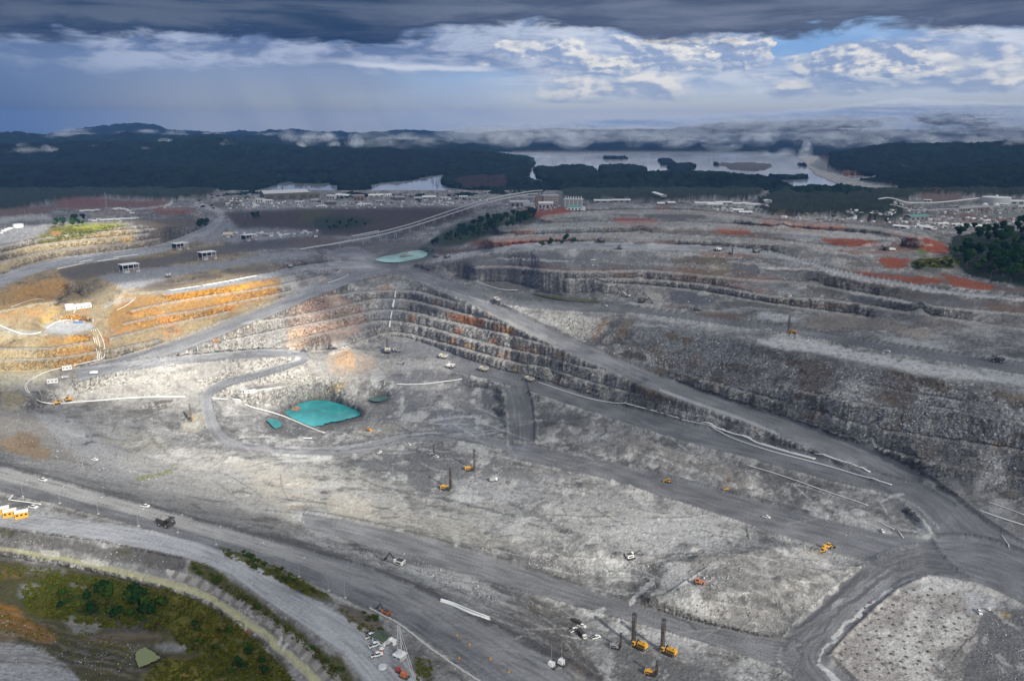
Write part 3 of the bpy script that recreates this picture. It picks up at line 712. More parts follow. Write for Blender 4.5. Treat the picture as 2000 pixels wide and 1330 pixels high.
# ochre band under the pipe ledge (three lifts) and its rusty runs
for poly, c, a, nz in [
    ([(225, 590), (330, 572), (540, 548), (550, 575), (430, 612), (330, 640), (250, 650), (205, 640)], (0.31, 0.17, 0.045), .92, .35),
    ([(320, 572), (400, 562), (500, 545), (545, 545), (548, 560), (440, 575), (330, 592)], OCH, 1.0, .35),
    ([(350, 580), (385, 572), (395, 585), (355, 594)], (0.50, 0.25, 0.03), .9, .3),
    ([(425, 566), (480, 556), (492, 562), (475, 572), (430, 576)], (0.52, 0.26, 0.03), .95, .2),
    ([(330, 598), (430, 580), (520, 566), (540, 575), (500, 590), (400, 606), (330, 616)], (0.33, 0.165, 0.035), 1.0, .5),
    ([(418, 584), (455, 580), (450, 598), (415, 604)], OCH, .9, .3),
    ([(215, 580), (310, 575), (320, 600), (300, 640), (250, 650), (200, 640), (230, 610)], (0.33, 0.17, 0.045), 0.85, .6),
    ([(300, 610), (345, 612), (350, 632), (320, 645)], (0.50, 0.22, 0.05), .85, .6),
    ([(400, 608), (415, 606), (420, 622), (403, 624)], OCH, .8, .4), ([(440, 600), (470, 596), (462, 612), (436, 614)], ORG, .8, .5),
    ([(320, 640), (332, 650), (330, 662), (322, 664)], RUST, .9, .2), ([(338, 640), (358, 642), (352, 652), (340, 655)], RUST, .9, .3),
    ([(412, 660), (424, 660), (424, 672), (414, 672)], ORG, .7, .3),
    ([(95, 662), (130, 656), (180, 652), (183, 664), (140, 672), (105, 680)], OCH, 1.0, .25),
    ([(130, 656), (175, 654), (176, 662), (135, 668)], (0.50, 0.235, 0.025), .9, .3),
    ([(105, 685), (150, 676), (184, 672), (186, 686), (140, 696), (118, 698)], ORG, 1.0, .25),
    ([(100, 710), (150, 700), (190, 692), (188, 702), (150, 712), (105, 720)], ORG, .95, .5),
    ([(18, 560), (70, 545), (120, 540), (130, 556), (120, 575), (80, 590), (30, 590)], (0.44, 0.23, 0.06), .95, .6),
    ([(55, 560), (75, 560), (72, 572), (58, 572)], OCH, .8, .4),
    ([(70, 625), (105, 598), (118, 600), (100, 630), (88, 642), (72, 640)], (0.42, 0.28, 0.08), .95, .2),
    ([(50, 605), (90, 600), (85, 618), (60, 622)], (0.40, 0.20, 0.06), .8, .5),
    ([(115, 620), (140, 613), (175, 615), (188, 625), (150, 624), (118, 628)], OCH, .95, .3), ([(155, 600), (172, 602), (176, 612), (150, 610)], OCH, .8, .3),
    ([(20, 612), (40, 610), (40, 628), (18, 630)], (0.30, 0.18, 0.09), .8, .6),
    ([(200, 655), (214, 660), (212, 680), (205, 676)], RUST, .8, .3), ([(215, 645), (240, 640), (240, 655), (215, 655)], RUST, .6, .5),
    ([(175, 548), (200, 556), (240, 572), (230, 592), (200, 596), (150, 576)], (0.24, 0.20, 0.13), .95, .4),
    ([(225, 575), (240, 578), (235, 600), (218, 596)], (0.42, 0.36, 0.26), .7, .5),
    ([(108, 572), (135, 562), (145, 566), (120, 590), (104, 592)], (0.24, 0.24, 0.25), .9, .2), ([(105, 580), (130, 562), (135, 568), (112, 588)], (0.19, 0.19, 0.05), .6, .4),
    ([(80, 635), (130, 627), (172, 630), (188, 640), (150, 650), (100, 654)], (0.36, 0.37, 0.38), .95, .1),
    # western hill: straw-coloured lifts
    ([(0, 515), (90, 484), (200, 470), (200, 482), (60, 502), (0, 535)], (0.40, 0.33, 0.20), .8, .8),
    ([(10, 490), (100, 470), (170, 462), (260, 455), (260, 470), (110, 482), (10, 500)], (0.42, 0.33, 0.17), .8, .7),
    ([(170, 450), (260, 446), (265, 464), (180, 466)], (0.46, 0.34, 0.15), .8, .5), ([(240, 463), (262, 464), (255, 476), (242, 474)], (0.56, 0.36, 0.10), .8, .3),
    ([(0, 540), (35, 528), (35, 540), (0, 552)], (0.5, 0.35, 0.12), .8, .4),
    ([(100, 440), (180, 440), (240, 438), (180, 460), (100, 474), (60, 478)], (0.16, 0.155, 0.03), .9, .4), ([(120, 440), (190, 436), (260, 436), (220, 446), (150, 450)], (0.34, 0.36, 0.05), .7, .6),
    ([(100, 452), (118, 448), (118, 462), (104, 464)], (0.50, 0.22, 0.08), .6, .4),
    ([(265, 450), (345, 445), (365, 470), (330, 476), (270, 470)], (0.14, 0.125, 0.11), .85, .5), ([(240, 430), (400, 425), (395, 445), (300, 448)], (0.11, 0.085, 0.055), .8, .5),
    ([(300, 405), (380, 408), (378, 418), (300, 420)], (0.26, 0.10, 0.06), .8, .4), ([(170, 412), (290, 412), (290, 420), (170, 424)], (0.27, 0.20, 0.16), .6, .5),
    ([(110, 390), (180, 384), (240, 395), (330, 390), (330, 405), (200, 406), (110, 410)], (0.16, 0.07, 0.05), .9, .3), ([(-60, 412), (60, 406), (120, 400), (100, 416), (0, 424), (-60, 428)], (0.13, 0.075, 0.055), .9, .3),
    ([(-80, 436), (0, 424), (100, 418), (105, 432), (40, 430), (0, 440)], (0.33, 0.33, 0.32), .9, .2), ([(-80, 470), (0, 446), (50, 438), (110, 444), (60, 466), (0, 486), (-80, 510)], (0.25, 0.25, 0.255), .95, .3),
    ([(120, 500), (160, 493), (220, 490), (215, 497), (150, 505)], DRK, .5, .5),
    # dark faces under the plateau and round the platform
    ([(110, 530), (180, 512), (300, 505), (380, 488), (470, 475), (560, 462), (640, 466), (600, 480), (480, 490), (420, 500), (320, 520), (240, 530), (180, 542), (140, 550)], DRK, .85, .4),
    ([(250, 565), (320, 545), (420, 535), (450, 540), (380, 552), (300, 568)], (0.085, 0.075, 0.065), .9, .3), ([(430, 528), (500, 520), (580, 515), (640, 505), (660, 512), (560, 528), (440, 538)], (0.12, 0.11, 0.10), .8, .5),
    ([(520, 522), (560, 520), (555, 530), (525, 532)], (0.35, 0.24, 0.12), .5, .6),
    ([(550, 540), (630, 545), (650, 552), (600, 575), (552, 580)], (0.24, 0.23, 0.225), .9, .4), ([(625, 545), (650, 543), (645, 556), (626, 558)], (0.42, 0.20, 0.07), .8, .4), ([(580, 535), (600, 540), (598, 560), (582, 560)], (0.12, 0.11, 0.10), .7, .5),
    # platform and road aprons
    ([(190, 540), (260, 525), (420, 512), (540, 494), (620, 488), (620, 500), (520, 512), (420, 526), (320, 545), (270, 565), (240, 565)], (0.235, 0.24, 0.25), .95, .15),
    ([(440, 470), (470, 440), (560, 448), (580, 462), (470, 474)], (0.25, 0.255, 0.27), .9, .3), ([(380, 462), (440, 430), (470, 436), (440, 465), (400, 480)], (0.25, 0.255, 0.26), .85, .3),
    ([(-60, 655), (60, 660), (110, 665), (190, 655), (205, 690), (120, 725), (-60, 735)], (0.34, 0.22, 0.075), .7, .8), ([(-60, 580), (60, 560), (130, 548), (140, 572), (60, 612), (-60, 632)], (0.34, 0.19, 0.055), .8, .7),
    # pinkish benches
    ([(560, 585), (640, 570), (720, 600), (700, 660), (600, 680), (560, 660)], (0.30, 0.215, 0.165), .75, .4), ([(580, 640), (690, 625), (700, 640), (600, 660)], (0.40, 0.27, 0.195), .7, .5), ([(585, 585), (640, 580), (660, 610), (590, 620)], (0.24, 0.155, 0.12), .7, .4), ([(560, 640), (600, 640), (600, 680), (560, 690)], (0.50, 0.36, 0.24), .7, .4),
    # apricot muck pile
    ([(640, 690), (720, 690), (740, 715), (700, 732), (640, 735)], (0.36, 0.27, 0.19), .6, .8), ([(655, 708), (664, 690), (676, 683), (690, 688), (698, 706), (694, 722), (664, 722)], (0.46, 0.265, 0.11), .85, .6),
    ([(745, 668), (840, 664), (890, 685), (900, 705), (840, 700), (780, 690), (740, 690)], (0.185, 0.187, 0.195), .9, .3),
    ([(640, 760), (672, 740), (682, 742), (668, 762), (650, 772)], (0.36, 0.28, 0.14), .8, .4), ([(610, 772), (630, 768), (632, 780), (612, 782)], (0.45, 0.37, 0.22), .7, .3),
    # rusty stains along the north wall
    ([(872, 612), (900, 614), (946, 622), (950, 636), (930, 640), (885, 626)], RUST, .95, .45), ([(950, 610), (960, 608), (960, 624), (948, 626)], RUST, .8, .3), ([(970, 632), (1006, 640), (1005, 652), (970, 646)], (0.44, 0.22, 0.08), .85, .5), ([(990, 640), (1005, 644), (1003, 655), (992, 650)], ORG, .7, .4),
    ([(1060, 654), (1096, 664), (1098, 676), (1066, 670)], (0.50, 0.25, 0.10), .95, .35), ([(888, 640), (904, 644), (900, 656), (888, 652)], RUST, .9, .3), ([(960, 660), (975, 664), (972, 674), (961, 672)], RUST, .9, .3), ([(878, 658), (894, 662), (894, 674), (880, 672)], (0.44, 0.26, 0.10), .85, .4), ([(905, 668), (930, 674), (935, 686), (908, 680)], (0.42, 0.29, 0.12), .8, .5), ([(998, 670), (1060, 684), (1055, 694), (1000, 684)], (0.33, 0.22, 0.14), .8, .5), ([(970, 684), (996, 690), (992, 704), (972, 700)], (0.42, 0.30, 0.22), .8, .3), ([(1000, 714), (1020, 718), (1014, 730), (1000, 728)], (0.34, 0.26, 0.13), .7, .4), ([(1085, 736), (1100, 738), (1095, 752), (1086, 750)], (0.40, 0.22, 0.11), .7, .4), ([(1082, 686), (1110, 692), (1104, 706), (1084, 700)], (0.30, 0.22, 0.13), .7, .5),
    ([(800, 612), (815, 612), (812, 630), (800, 628)], (0.30, 0.15, 0.06), .85, .3), ([(735, 560), (765, 556), (762, 572), (736, 572)], (0.34, 0.185, 0.07), .8, .4), ([(640, 575), (665, 570), (665, 585), (645, 585)], (0.34, 0.20, 0.10), .7, .5), ([(845, 585), (860, 588), (858, 600), (846, 598)], (0.30, 0.15, 0.07), .7, .4), ([(880, 594), (896, 598), (892, 610), (880, 606)], (0.30, 0.15, 0.07), .7, .4), ([(700, 582), (735, 577), (730, 595), (704, 596)], (0.22, 0.18, 0.12), .6, .6),
    ([(800, 570), (816, 572), (838, 590), (820, 588), (806, 585)], (0.05, 0.05, 0.05), .8, .3), ([(818, 592), (850, 600), (866, 616), (840, 612), (822, 604)], (0.05, 0.045, 0.045), .8, .4), ([(700, 545), (760, 530), (800, 540), (760, 552)], (0.19, 0.175, 0.155), .7, .3), ([(740, 600), (770, 592), (790, 605), (760, 625), (730, 625)], (0.2, 0.205, 0.22), .7, .4),
    ([(1240, 752), (1290, 765), (1330, 772), (1328, 790), (1290, 782), (1245, 770)], (0.10, 0.08, 0.06), .85, .5), ([(1260, 762), (1285, 768), (1280, 776), (1262, 772)], (0.27, 0.17, 0.08), .7, .4), ([(1225, 765), (1285, 780), (1285, 800), (1250, 798), (1226, 784)], (0.075, 0.076, 0.078), .8, .4), ([(1320, 795), (1380, 800), (1370, 820), (1330, 818)], (0.38, 0.37, 0.35), .7, .6), ([(1410, 820), (1440, 825), (1430, 842), (1412, 838)], (0.08, 0.07, 0.06), .8, .3),
    ([(1580, 874), (1608, 878), (1607, 894), (1584, 892)], (0.055, 0.05, 0.048), .9, .1),
    # rubble slope under the upper pit
    ([(1060, 610), (1170, 622), (1200, 640), (1150, 665), (1090, 645)], (0.36, 0.345, 0.31), .9, .3), ([(1175, 622), (1192, 620), (1170, 660), (1152, 665)], (0.26, 0.185, 0.12), .8, .4), ([(1215, 622), (1235, 620), (1225, 660), (1195, 672)], (0.20, 0.165, 0.135), .8, .4), ([(1240, 625), (1400, 650), (1480, 690), (1440, 720), (1330, 700), (1240, 670)], (0.19, 0.195, 0.205), .8, .5), ([(1235, 668), (1268, 674), (1284, 682), (1280, 692), (1262, 686), (1235, 676)], (0.045, 0.05, 0.055), .9, .2), ([(1338, 722), (1380, 730), (1422, 745), (1414, 756), (1385, 748), (1340, 734)], (0.06, 0.055, 0.05), .9, .2), ([(1350, 694), (1370, 696), (1366, 710), (1352, 708)], (0.30, 0.17, 0.06), .9, .2), ([(1325, 690), (1348, 692), (1345, 700), (1325, 700)], (0.06, 0.055, 0.05), .8, .4), ([(1400, 704), (1410, 706), (1408, 716), (1402, 714)], (0.05, 0.05, 0.05), .9, .1), ([(1250, 690), (1340, 710), (1330, 730), (1290, 716), (1245, 700)], (0.33, 0.33, 0.33), .6, .8),
    ([(1560, 700), (1620, 705), (1640, 760), (1580, 790), (1560, 740)], (0.115, 0.095, 0.075), .8, .4), ([(1728, 720), (1790, 735), (1790, 800), (1740, 800), (1725, 760)], (0.15, 0.125, 0.105), .7, .5), ([(1730, 720), (1800, 740), (1850, 752), (1840, 758), (1780, 745)], (0.17, 0.115, 0.06), .8, .4), ([(1560, 800), (1620, 810), (1620, 832), (1570, 820)], (0.27, 0.215, 0.155), .6, .5), ([(1600, 815), (1625, 820), (1618, 836), (1602, 832)], (0.09, 0.07, 0.05), .7, .4), ([(1780, 760), (1850, 770), (1880, 800), (1840, 815), (1790, 800)], (0.30, 0.30, 0.295), .7, .8), ([(1960, 765), (2000, 770), (2000, 800), (1970, 790)], (0.22, 0.175, 0.115), .7, .4), ([(1938, 860), (1946, 862), (1946, 880), (1940, 880)], (0.36, 0.19, 0.05), .9, .1), ([(1960, 890), (2020, 880), (2020, 980), (1970, 960)], (0.06, 0.06, 0.065), .85, .4), ([(1470, 820), (1500, 825), (1495, 845), (1470, 840)], (0.30, 0.245, 0.18), .7, .4), ([(1640, 690), (1740, 715), (1760, 760), (1660, 740)], (0.2, 0.195, 0.19), .6, .6),
    # upper pit wall
    ([(860, 515), (1000, 495), (1110, 490), (1100, 530), (1060, 540), (960, 535), (880, 535)], (0.095, 0.095, 0.10), .85, .5), ([(1100, 490), (1260, 498), (1320, 505), (1320, 545), (1200, 545), (1100, 535)], (0.15, 0.152, 0.16), .7, .6), ([(1315, 510), (1370, 498), (1420, 500), (1430, 530), (1390, 545), (1330, 540)], (0.105, 0.085, 0.06), .95, .4), ([(1390, 510), (1430, 515), (1425, 545), (1385, 545)], (0.22, 0.20, 0.155), .7, .7), ([(1430, 508), (1480, 510), (1485, 545), (1430, 540)], (0.10, 0.10, 0.105), .9, .2), ([(1300, 525), (1340, 530), (1335, 545), (1300, 540)], (0.26, 0.22, 0.20), .7, .5), ([(1102, 528), (1125, 528), (1124, 542), (1104, 542)], (0.15, 0.125, 0.095), .8, .2), ([(1305, 562), (1390, 578), (1392, 596), (1330, 594), (1310, 585)], (0.10, 0.11, 0.125), .9, .4), ([(1265, 568), (1290, 572), (1300, 590), (1260, 590)], (0.33, 0.315, 0.28), .8, .3), ([(1230, 590), (1310, 590), (1330, 605), (1240, 602)], (0.32, 0.315, 0.305), .8, .4),
    ([(1500, 520), (1560, 525), (1550, 560), (1490, 560)], (0.16, 0.165, 0.175), .7, .5), ([(1590, 540), (1640, 545), (1640, 575), (1600, 572)], (0.075, 0.07, 0.066), .85, .5), ([(1660, 575), (1780, 595), (1790, 610), (1700, 604), (1660, 590)], (0.075, 0.08, 0.09), .85, .5), ([(1700, 545), (1830, 575), (1930, 590), (1920, 606), (1800, 592), (1700, 575)], (0.125, 0.122, 0.12), .8, .4), ([(1830, 585), (1880, 590), (1870, 602), (1830, 600)], (0.17, 0.175, 0.19), .6, .5), ([(1920, 590), (2020, 600), (2020, 618), (1930, 606)], (0.16, 0.11, 0.08), .8, .4), ([(1650, 600), (1730, 606), (1720, 622), (1660, 618)], (0.11, 0.105, 0.10), .8, .5), ([(1570, 620), (1680, 612), (1780, 635), (1760, 645), (1660, 640), (1580, 645)], (0.20, 0.175, 0.15), .8, .4), ([(1820, 622), (1920, 636), (1960, 650), (1900, 650), (1820, 640)], (0.30, 0.29, 0.27), .6, .8), ([(1740, 638), (1820, 645), (1820, 662), (1760, 658)], (0.30, 0.26, 0.215), .7, .4),
    # pale top of the drill plateau and pads
    ([(1480, 665), (1550, 655), (1700, 690), (1850, 715), (1990, 745), (1900, 745), (1760, 722), (1600, 690), (1500, 680)], PAL, .8, .75), ([(1240, 610), (1330, 620), (1480, 645), (1480, 652), (1330, 634), (1240, 622)], (0.33, 0.33, 0.33), .7, .5), ([(1880, 690), (2020, 700), (2020, 760), (1940, 745)], (0.35, 0.355, 0.36), .8, .5), ([(1480, 608), (1560, 618), (1560, 630), (1480, 625)], (0.36, 0.365, 0.38), .8, .5), ([(1700, 650), (1800, 665), (1900, 690), (1840, 694), (1740, 672)], (0.33, 0.33, 0.335), .7, .5),
    # eastern terraces: grey floors and red soil
    ([(1100, 404), (1200, 401), (1280, 404), (1440, 408), (1440, 414), (1200, 412), (1100, 416)], (0.28, 0.275, 0.27), .8, .2), ([(1070, 416), (1200, 414), (1420, 420), (1420, 428), (1100, 424)], (0.26, 0.255, 0.25), .8, .3), ([(1050, 430), (1200, 430), (1210, 440), (1050, 446)], (0.19, 0.19, 0.20), .8, .4), ([(1025, 440), (1110, 444), (1320, 446), (1320, 466), (1050, 460)], (0.22, 0.225, 0.235), .8, .4),
    ([(1030, 406), (1110, 402), (1120, 416), (1060, 428), (1035, 420)], RED, .85, .4), ([(1205, 428), (1245, 426), (1250, 440), (1210, 440)], (0.33, 0.10, 0.045), .95, .3), ([(1240, 428), (1290, 430), (1285, 442), (1245, 442)], (0.18, 0.085, 0.05), .85, .4), ([(1280, 405), (1320, 406), (1316, 414), (1284, 413)], (0.34, 0.13, 0.06), .7, .4), ([(1190, 406), (1260, 406), (1260, 414), (1195, 413)], (0.09, 0.085, 0.082), .8, .4), ([(1255, 417), (1380, 418), (1385, 430), (1300, 428), (1255, 424)], (0.09, 0.08, 0.07), .85, .4), ([(1180, 440), (1300, 446), (1300, 458), (1200, 462), (1170, 452)], (0.24, 0.205, 0.17), .7, .6), ([(1410, 446), (1460, 444), (1460, 458), (1420, 460)], (0.20, 0.14, 0.10), .8, .4), ([(1340, 425), (1420, 436), (1400, 446), (1340, 438)], (0.26, 0.255, 0.25), .7, .3), ([(1395, 412), (1440, 420), (1430, 436), (1400, 428)], (0.29, 0.285, 0.28), .9, .2),
    ([(900, 470), (1010, 462), (1110, 462), (1130, 470), (1050, 482), (960, 486)], (0.20, 0.075, 0.042), .9, .4), ([(912, 465), (960, 458), (1010, 456), (1000, 466)], (0.30, 0.25, 0.215), .7, .4), ([(850, 486), (930, 486), (1010, 478), (1000, 486), (900, 498), (856, 500)], (0.075, 0.045, 0.035), .9, .3), ([(1030, 466), (1120, 464), (1130, 472), (1060, 482)], (0.045, 0.058, 0.02), .9, .4), ([(1000, 448), (1040, 444), (1040, 455), (1000, 458)], (0.24, 0.085, 0.05), .8, .3),
    ([(1490, 428), (1575, 434), (1570, 442), (1490, 438)], (0.34, 0.105, 0.05), .9, .35), ([(1610, 436), (1650, 440), (1648, 446), (1612, 444)], (0.30, 0.11, 0.06), .7, .4), ([(1615, 468), (1660, 466), (1715, 472), (1700, 484), (1640, 480)], (0.235, 0.075, 0.05), .95, .25), ([(1740, 475), (1790, 478), (1800, 490), (1750, 486)], (0.15, 0.065, 0.045), .8, .3), ([(1775, 462), (1830, 470), (1855, 488), (1830, 496), (1790, 480)], (0.30, 0.095, 0.045), .9, .3), ([(1730, 450), (1765, 456), (1760, 466), (1730, 464)], (0.22, 0.095, 0.06), .7, .4), ([(1716, 508), (1745, 501), (1778, 510), (1770, 522), (1735, 522)], (0.285, 0.082, 0.036), .95, .2), ([(1770, 508), (1850, 500), (1880, 512), (1860, 524), (1780, 518)], GRS, .95, .35), ([(1845, 500), (1872, 500), (1876, 515), (1856, 515)], (0.17, 0.24, 0.03), .8, .3), ([(1790, 486), (1810, 484), (1810, 498), (1795, 498)], (0.15, 0.20, 0.035), .8, .4), ([(1655, 530), (1750, 535), (1840, 545), (1850, 555), (1740, 550), (1670, 540)], (0.11, 0.06, 0.045), .9, .4), ([(1820, 535), (1850, 532), (1880, 545), (1830, 550)], (0.26, 0.12, 0.06), .8, .4), ([(1850, 540), (1900, 548), (1945, 560), (1930, 566), (1860, 558)], (0.36, 0.125, 0.045), .95, .25), ([(1790, 520), (1840, 524), (1830, 532), (1780, 530)], (0.07, 0.07, 0.045), .8, .4), ([(1850, 558), (1940, 560), (1930, 574), (1860, 570)], (0.33, 0.325, 0.32), .8, .3), ([(1560, 440), (1740, 455), (1760, 470), (1600, 462)], (0.26, 0.25, 0.25), .8, .4), ([(1520, 452), (1580, 456), (1600, 468), (1530, 468)], (0.22, 0.235, 0.25), .8, .6), ([(1560, 480), (1700, 488), (1770, 495), (1700, 500), (1600, 496)], (0.30, 0.295, 0.295), .8, .4), ([(1555, 500), (1600, 505), (1610, 525), (1570, 520)], (0.38, 0.36, 0.33), .6, .6), ([(1480, 505), (1520, 500), (1590, 520), (1560, 525)], (0.24, 0.24, 0.25), .8, .3), ([(1500, 400), (1570, 395), (1560, 425), (1500, 428)], (0.15, 0.10, 0.05), .8, .4), ([(1534, 404), (1548, 404), (1556, 418), (1545, 418)], (0.36, 0.17, 0.06), .8, .3),
    # service plain, dark cut with scrub, embankments
    ([(430, 400), (520, 392), (700, 390), (950, 394), (1000, 400), (900, 404), (700, 406), (500, 412)], (0.25, 0.25, 0.255), .85, .5), ([(440, 415), (600, 408), (760, 406), (940, 405), (900, 430), (800, 445), (700, 460), (560, 462), (470, 452)], (0.062, 0.045, 0.036), .95, .3), ([(590, 412), (640, 408), (640, 430), (580, 436)], (0.075, 0.085, 0.02), .8, .5), ([(615, 425), (680, 420), (735, 430), (720, 445), (640, 450), (610, 445)], (0.02, 0.042, 0.016), .95, .2), ([(700, 440), (900, 420), (860, 440), (740, 458)], (0.09, 0.06, 0.045), .8, .4), ([(440, 446), (560, 445), (650, 456), (560, 466), (450, 470)], (0.25, 0.255, 0.265), .85, .3), ([(560, 466), (640, 462), (680, 470), (620, 484), (570, 482)], (0.12, 0.09, 0.07), .8, .4), ([(440, 478), (560, 468), (580, 476), (480, 492)], DRK, .8, .4), ([(830, 480), (880, 440), (960, 420), (1050, 412), (1050, 440), (960, 460), (880, 485)], (0.022, 0.040, 0.016), .95, .2), ([(640, 478), (760, 470), (830, 470), (840, 484), (740, 492), (660, 494)], (0.16, 0.155, 0.15), .8, .5), ([(390, 398), (470, 392), (470, 404), (400, 408)], (0.07, 0.07, 0.03), .8, .4), ([(400, 406), (470, 404), (450, 412), (410, 414)], (0.26, 0.255, 0.25), .7, .3), ([(1440, 402), (1760, 405), (2020, 410), (2020, 440), (1800, 430), (1600, 425)], (0.14, 0.135, 0.12), .8, .6), ([(1760, 418), (1880, 422), (1900, 440), (1780, 436)], (0.28, 0.26, 0.245), .8, .8), ([(1640, 424), (1700, 424), (1695, 434), (1640, 432)], (0.33, 0.31, 0.30), .6, .9), ([(1850, 415), (2020, 405), (2020, 425), (1900, 428)], (0.24, 0.26, 0.22), .7, .4), ([(1800, 378), (1880, 376), (1880, 392), (1800, 395)], (0.12, 0.07, 0.05), .8, .3), ([(1000, 376), (1100, 380), (1140, 400), (1040, 410), (980, 396)], (0.15, 0.15, 0.15), .8, .5),
]:
    hot = c[0] > 2.2 * c[2] and poly[0][1] > 520
    mk = pmask(poly, 3.0)
    if hot:
        mk = mk * np.clip(0.85 + 0.9 * streak + 0.4 * n_small, 0.25, 1) * (0.62 + 0.38 * STEEP)
    paint(mk, c, min(1.0, a * (1.15 if hot else 1)), nz, n_small)

rsx0 = np.random.RandomState(2)
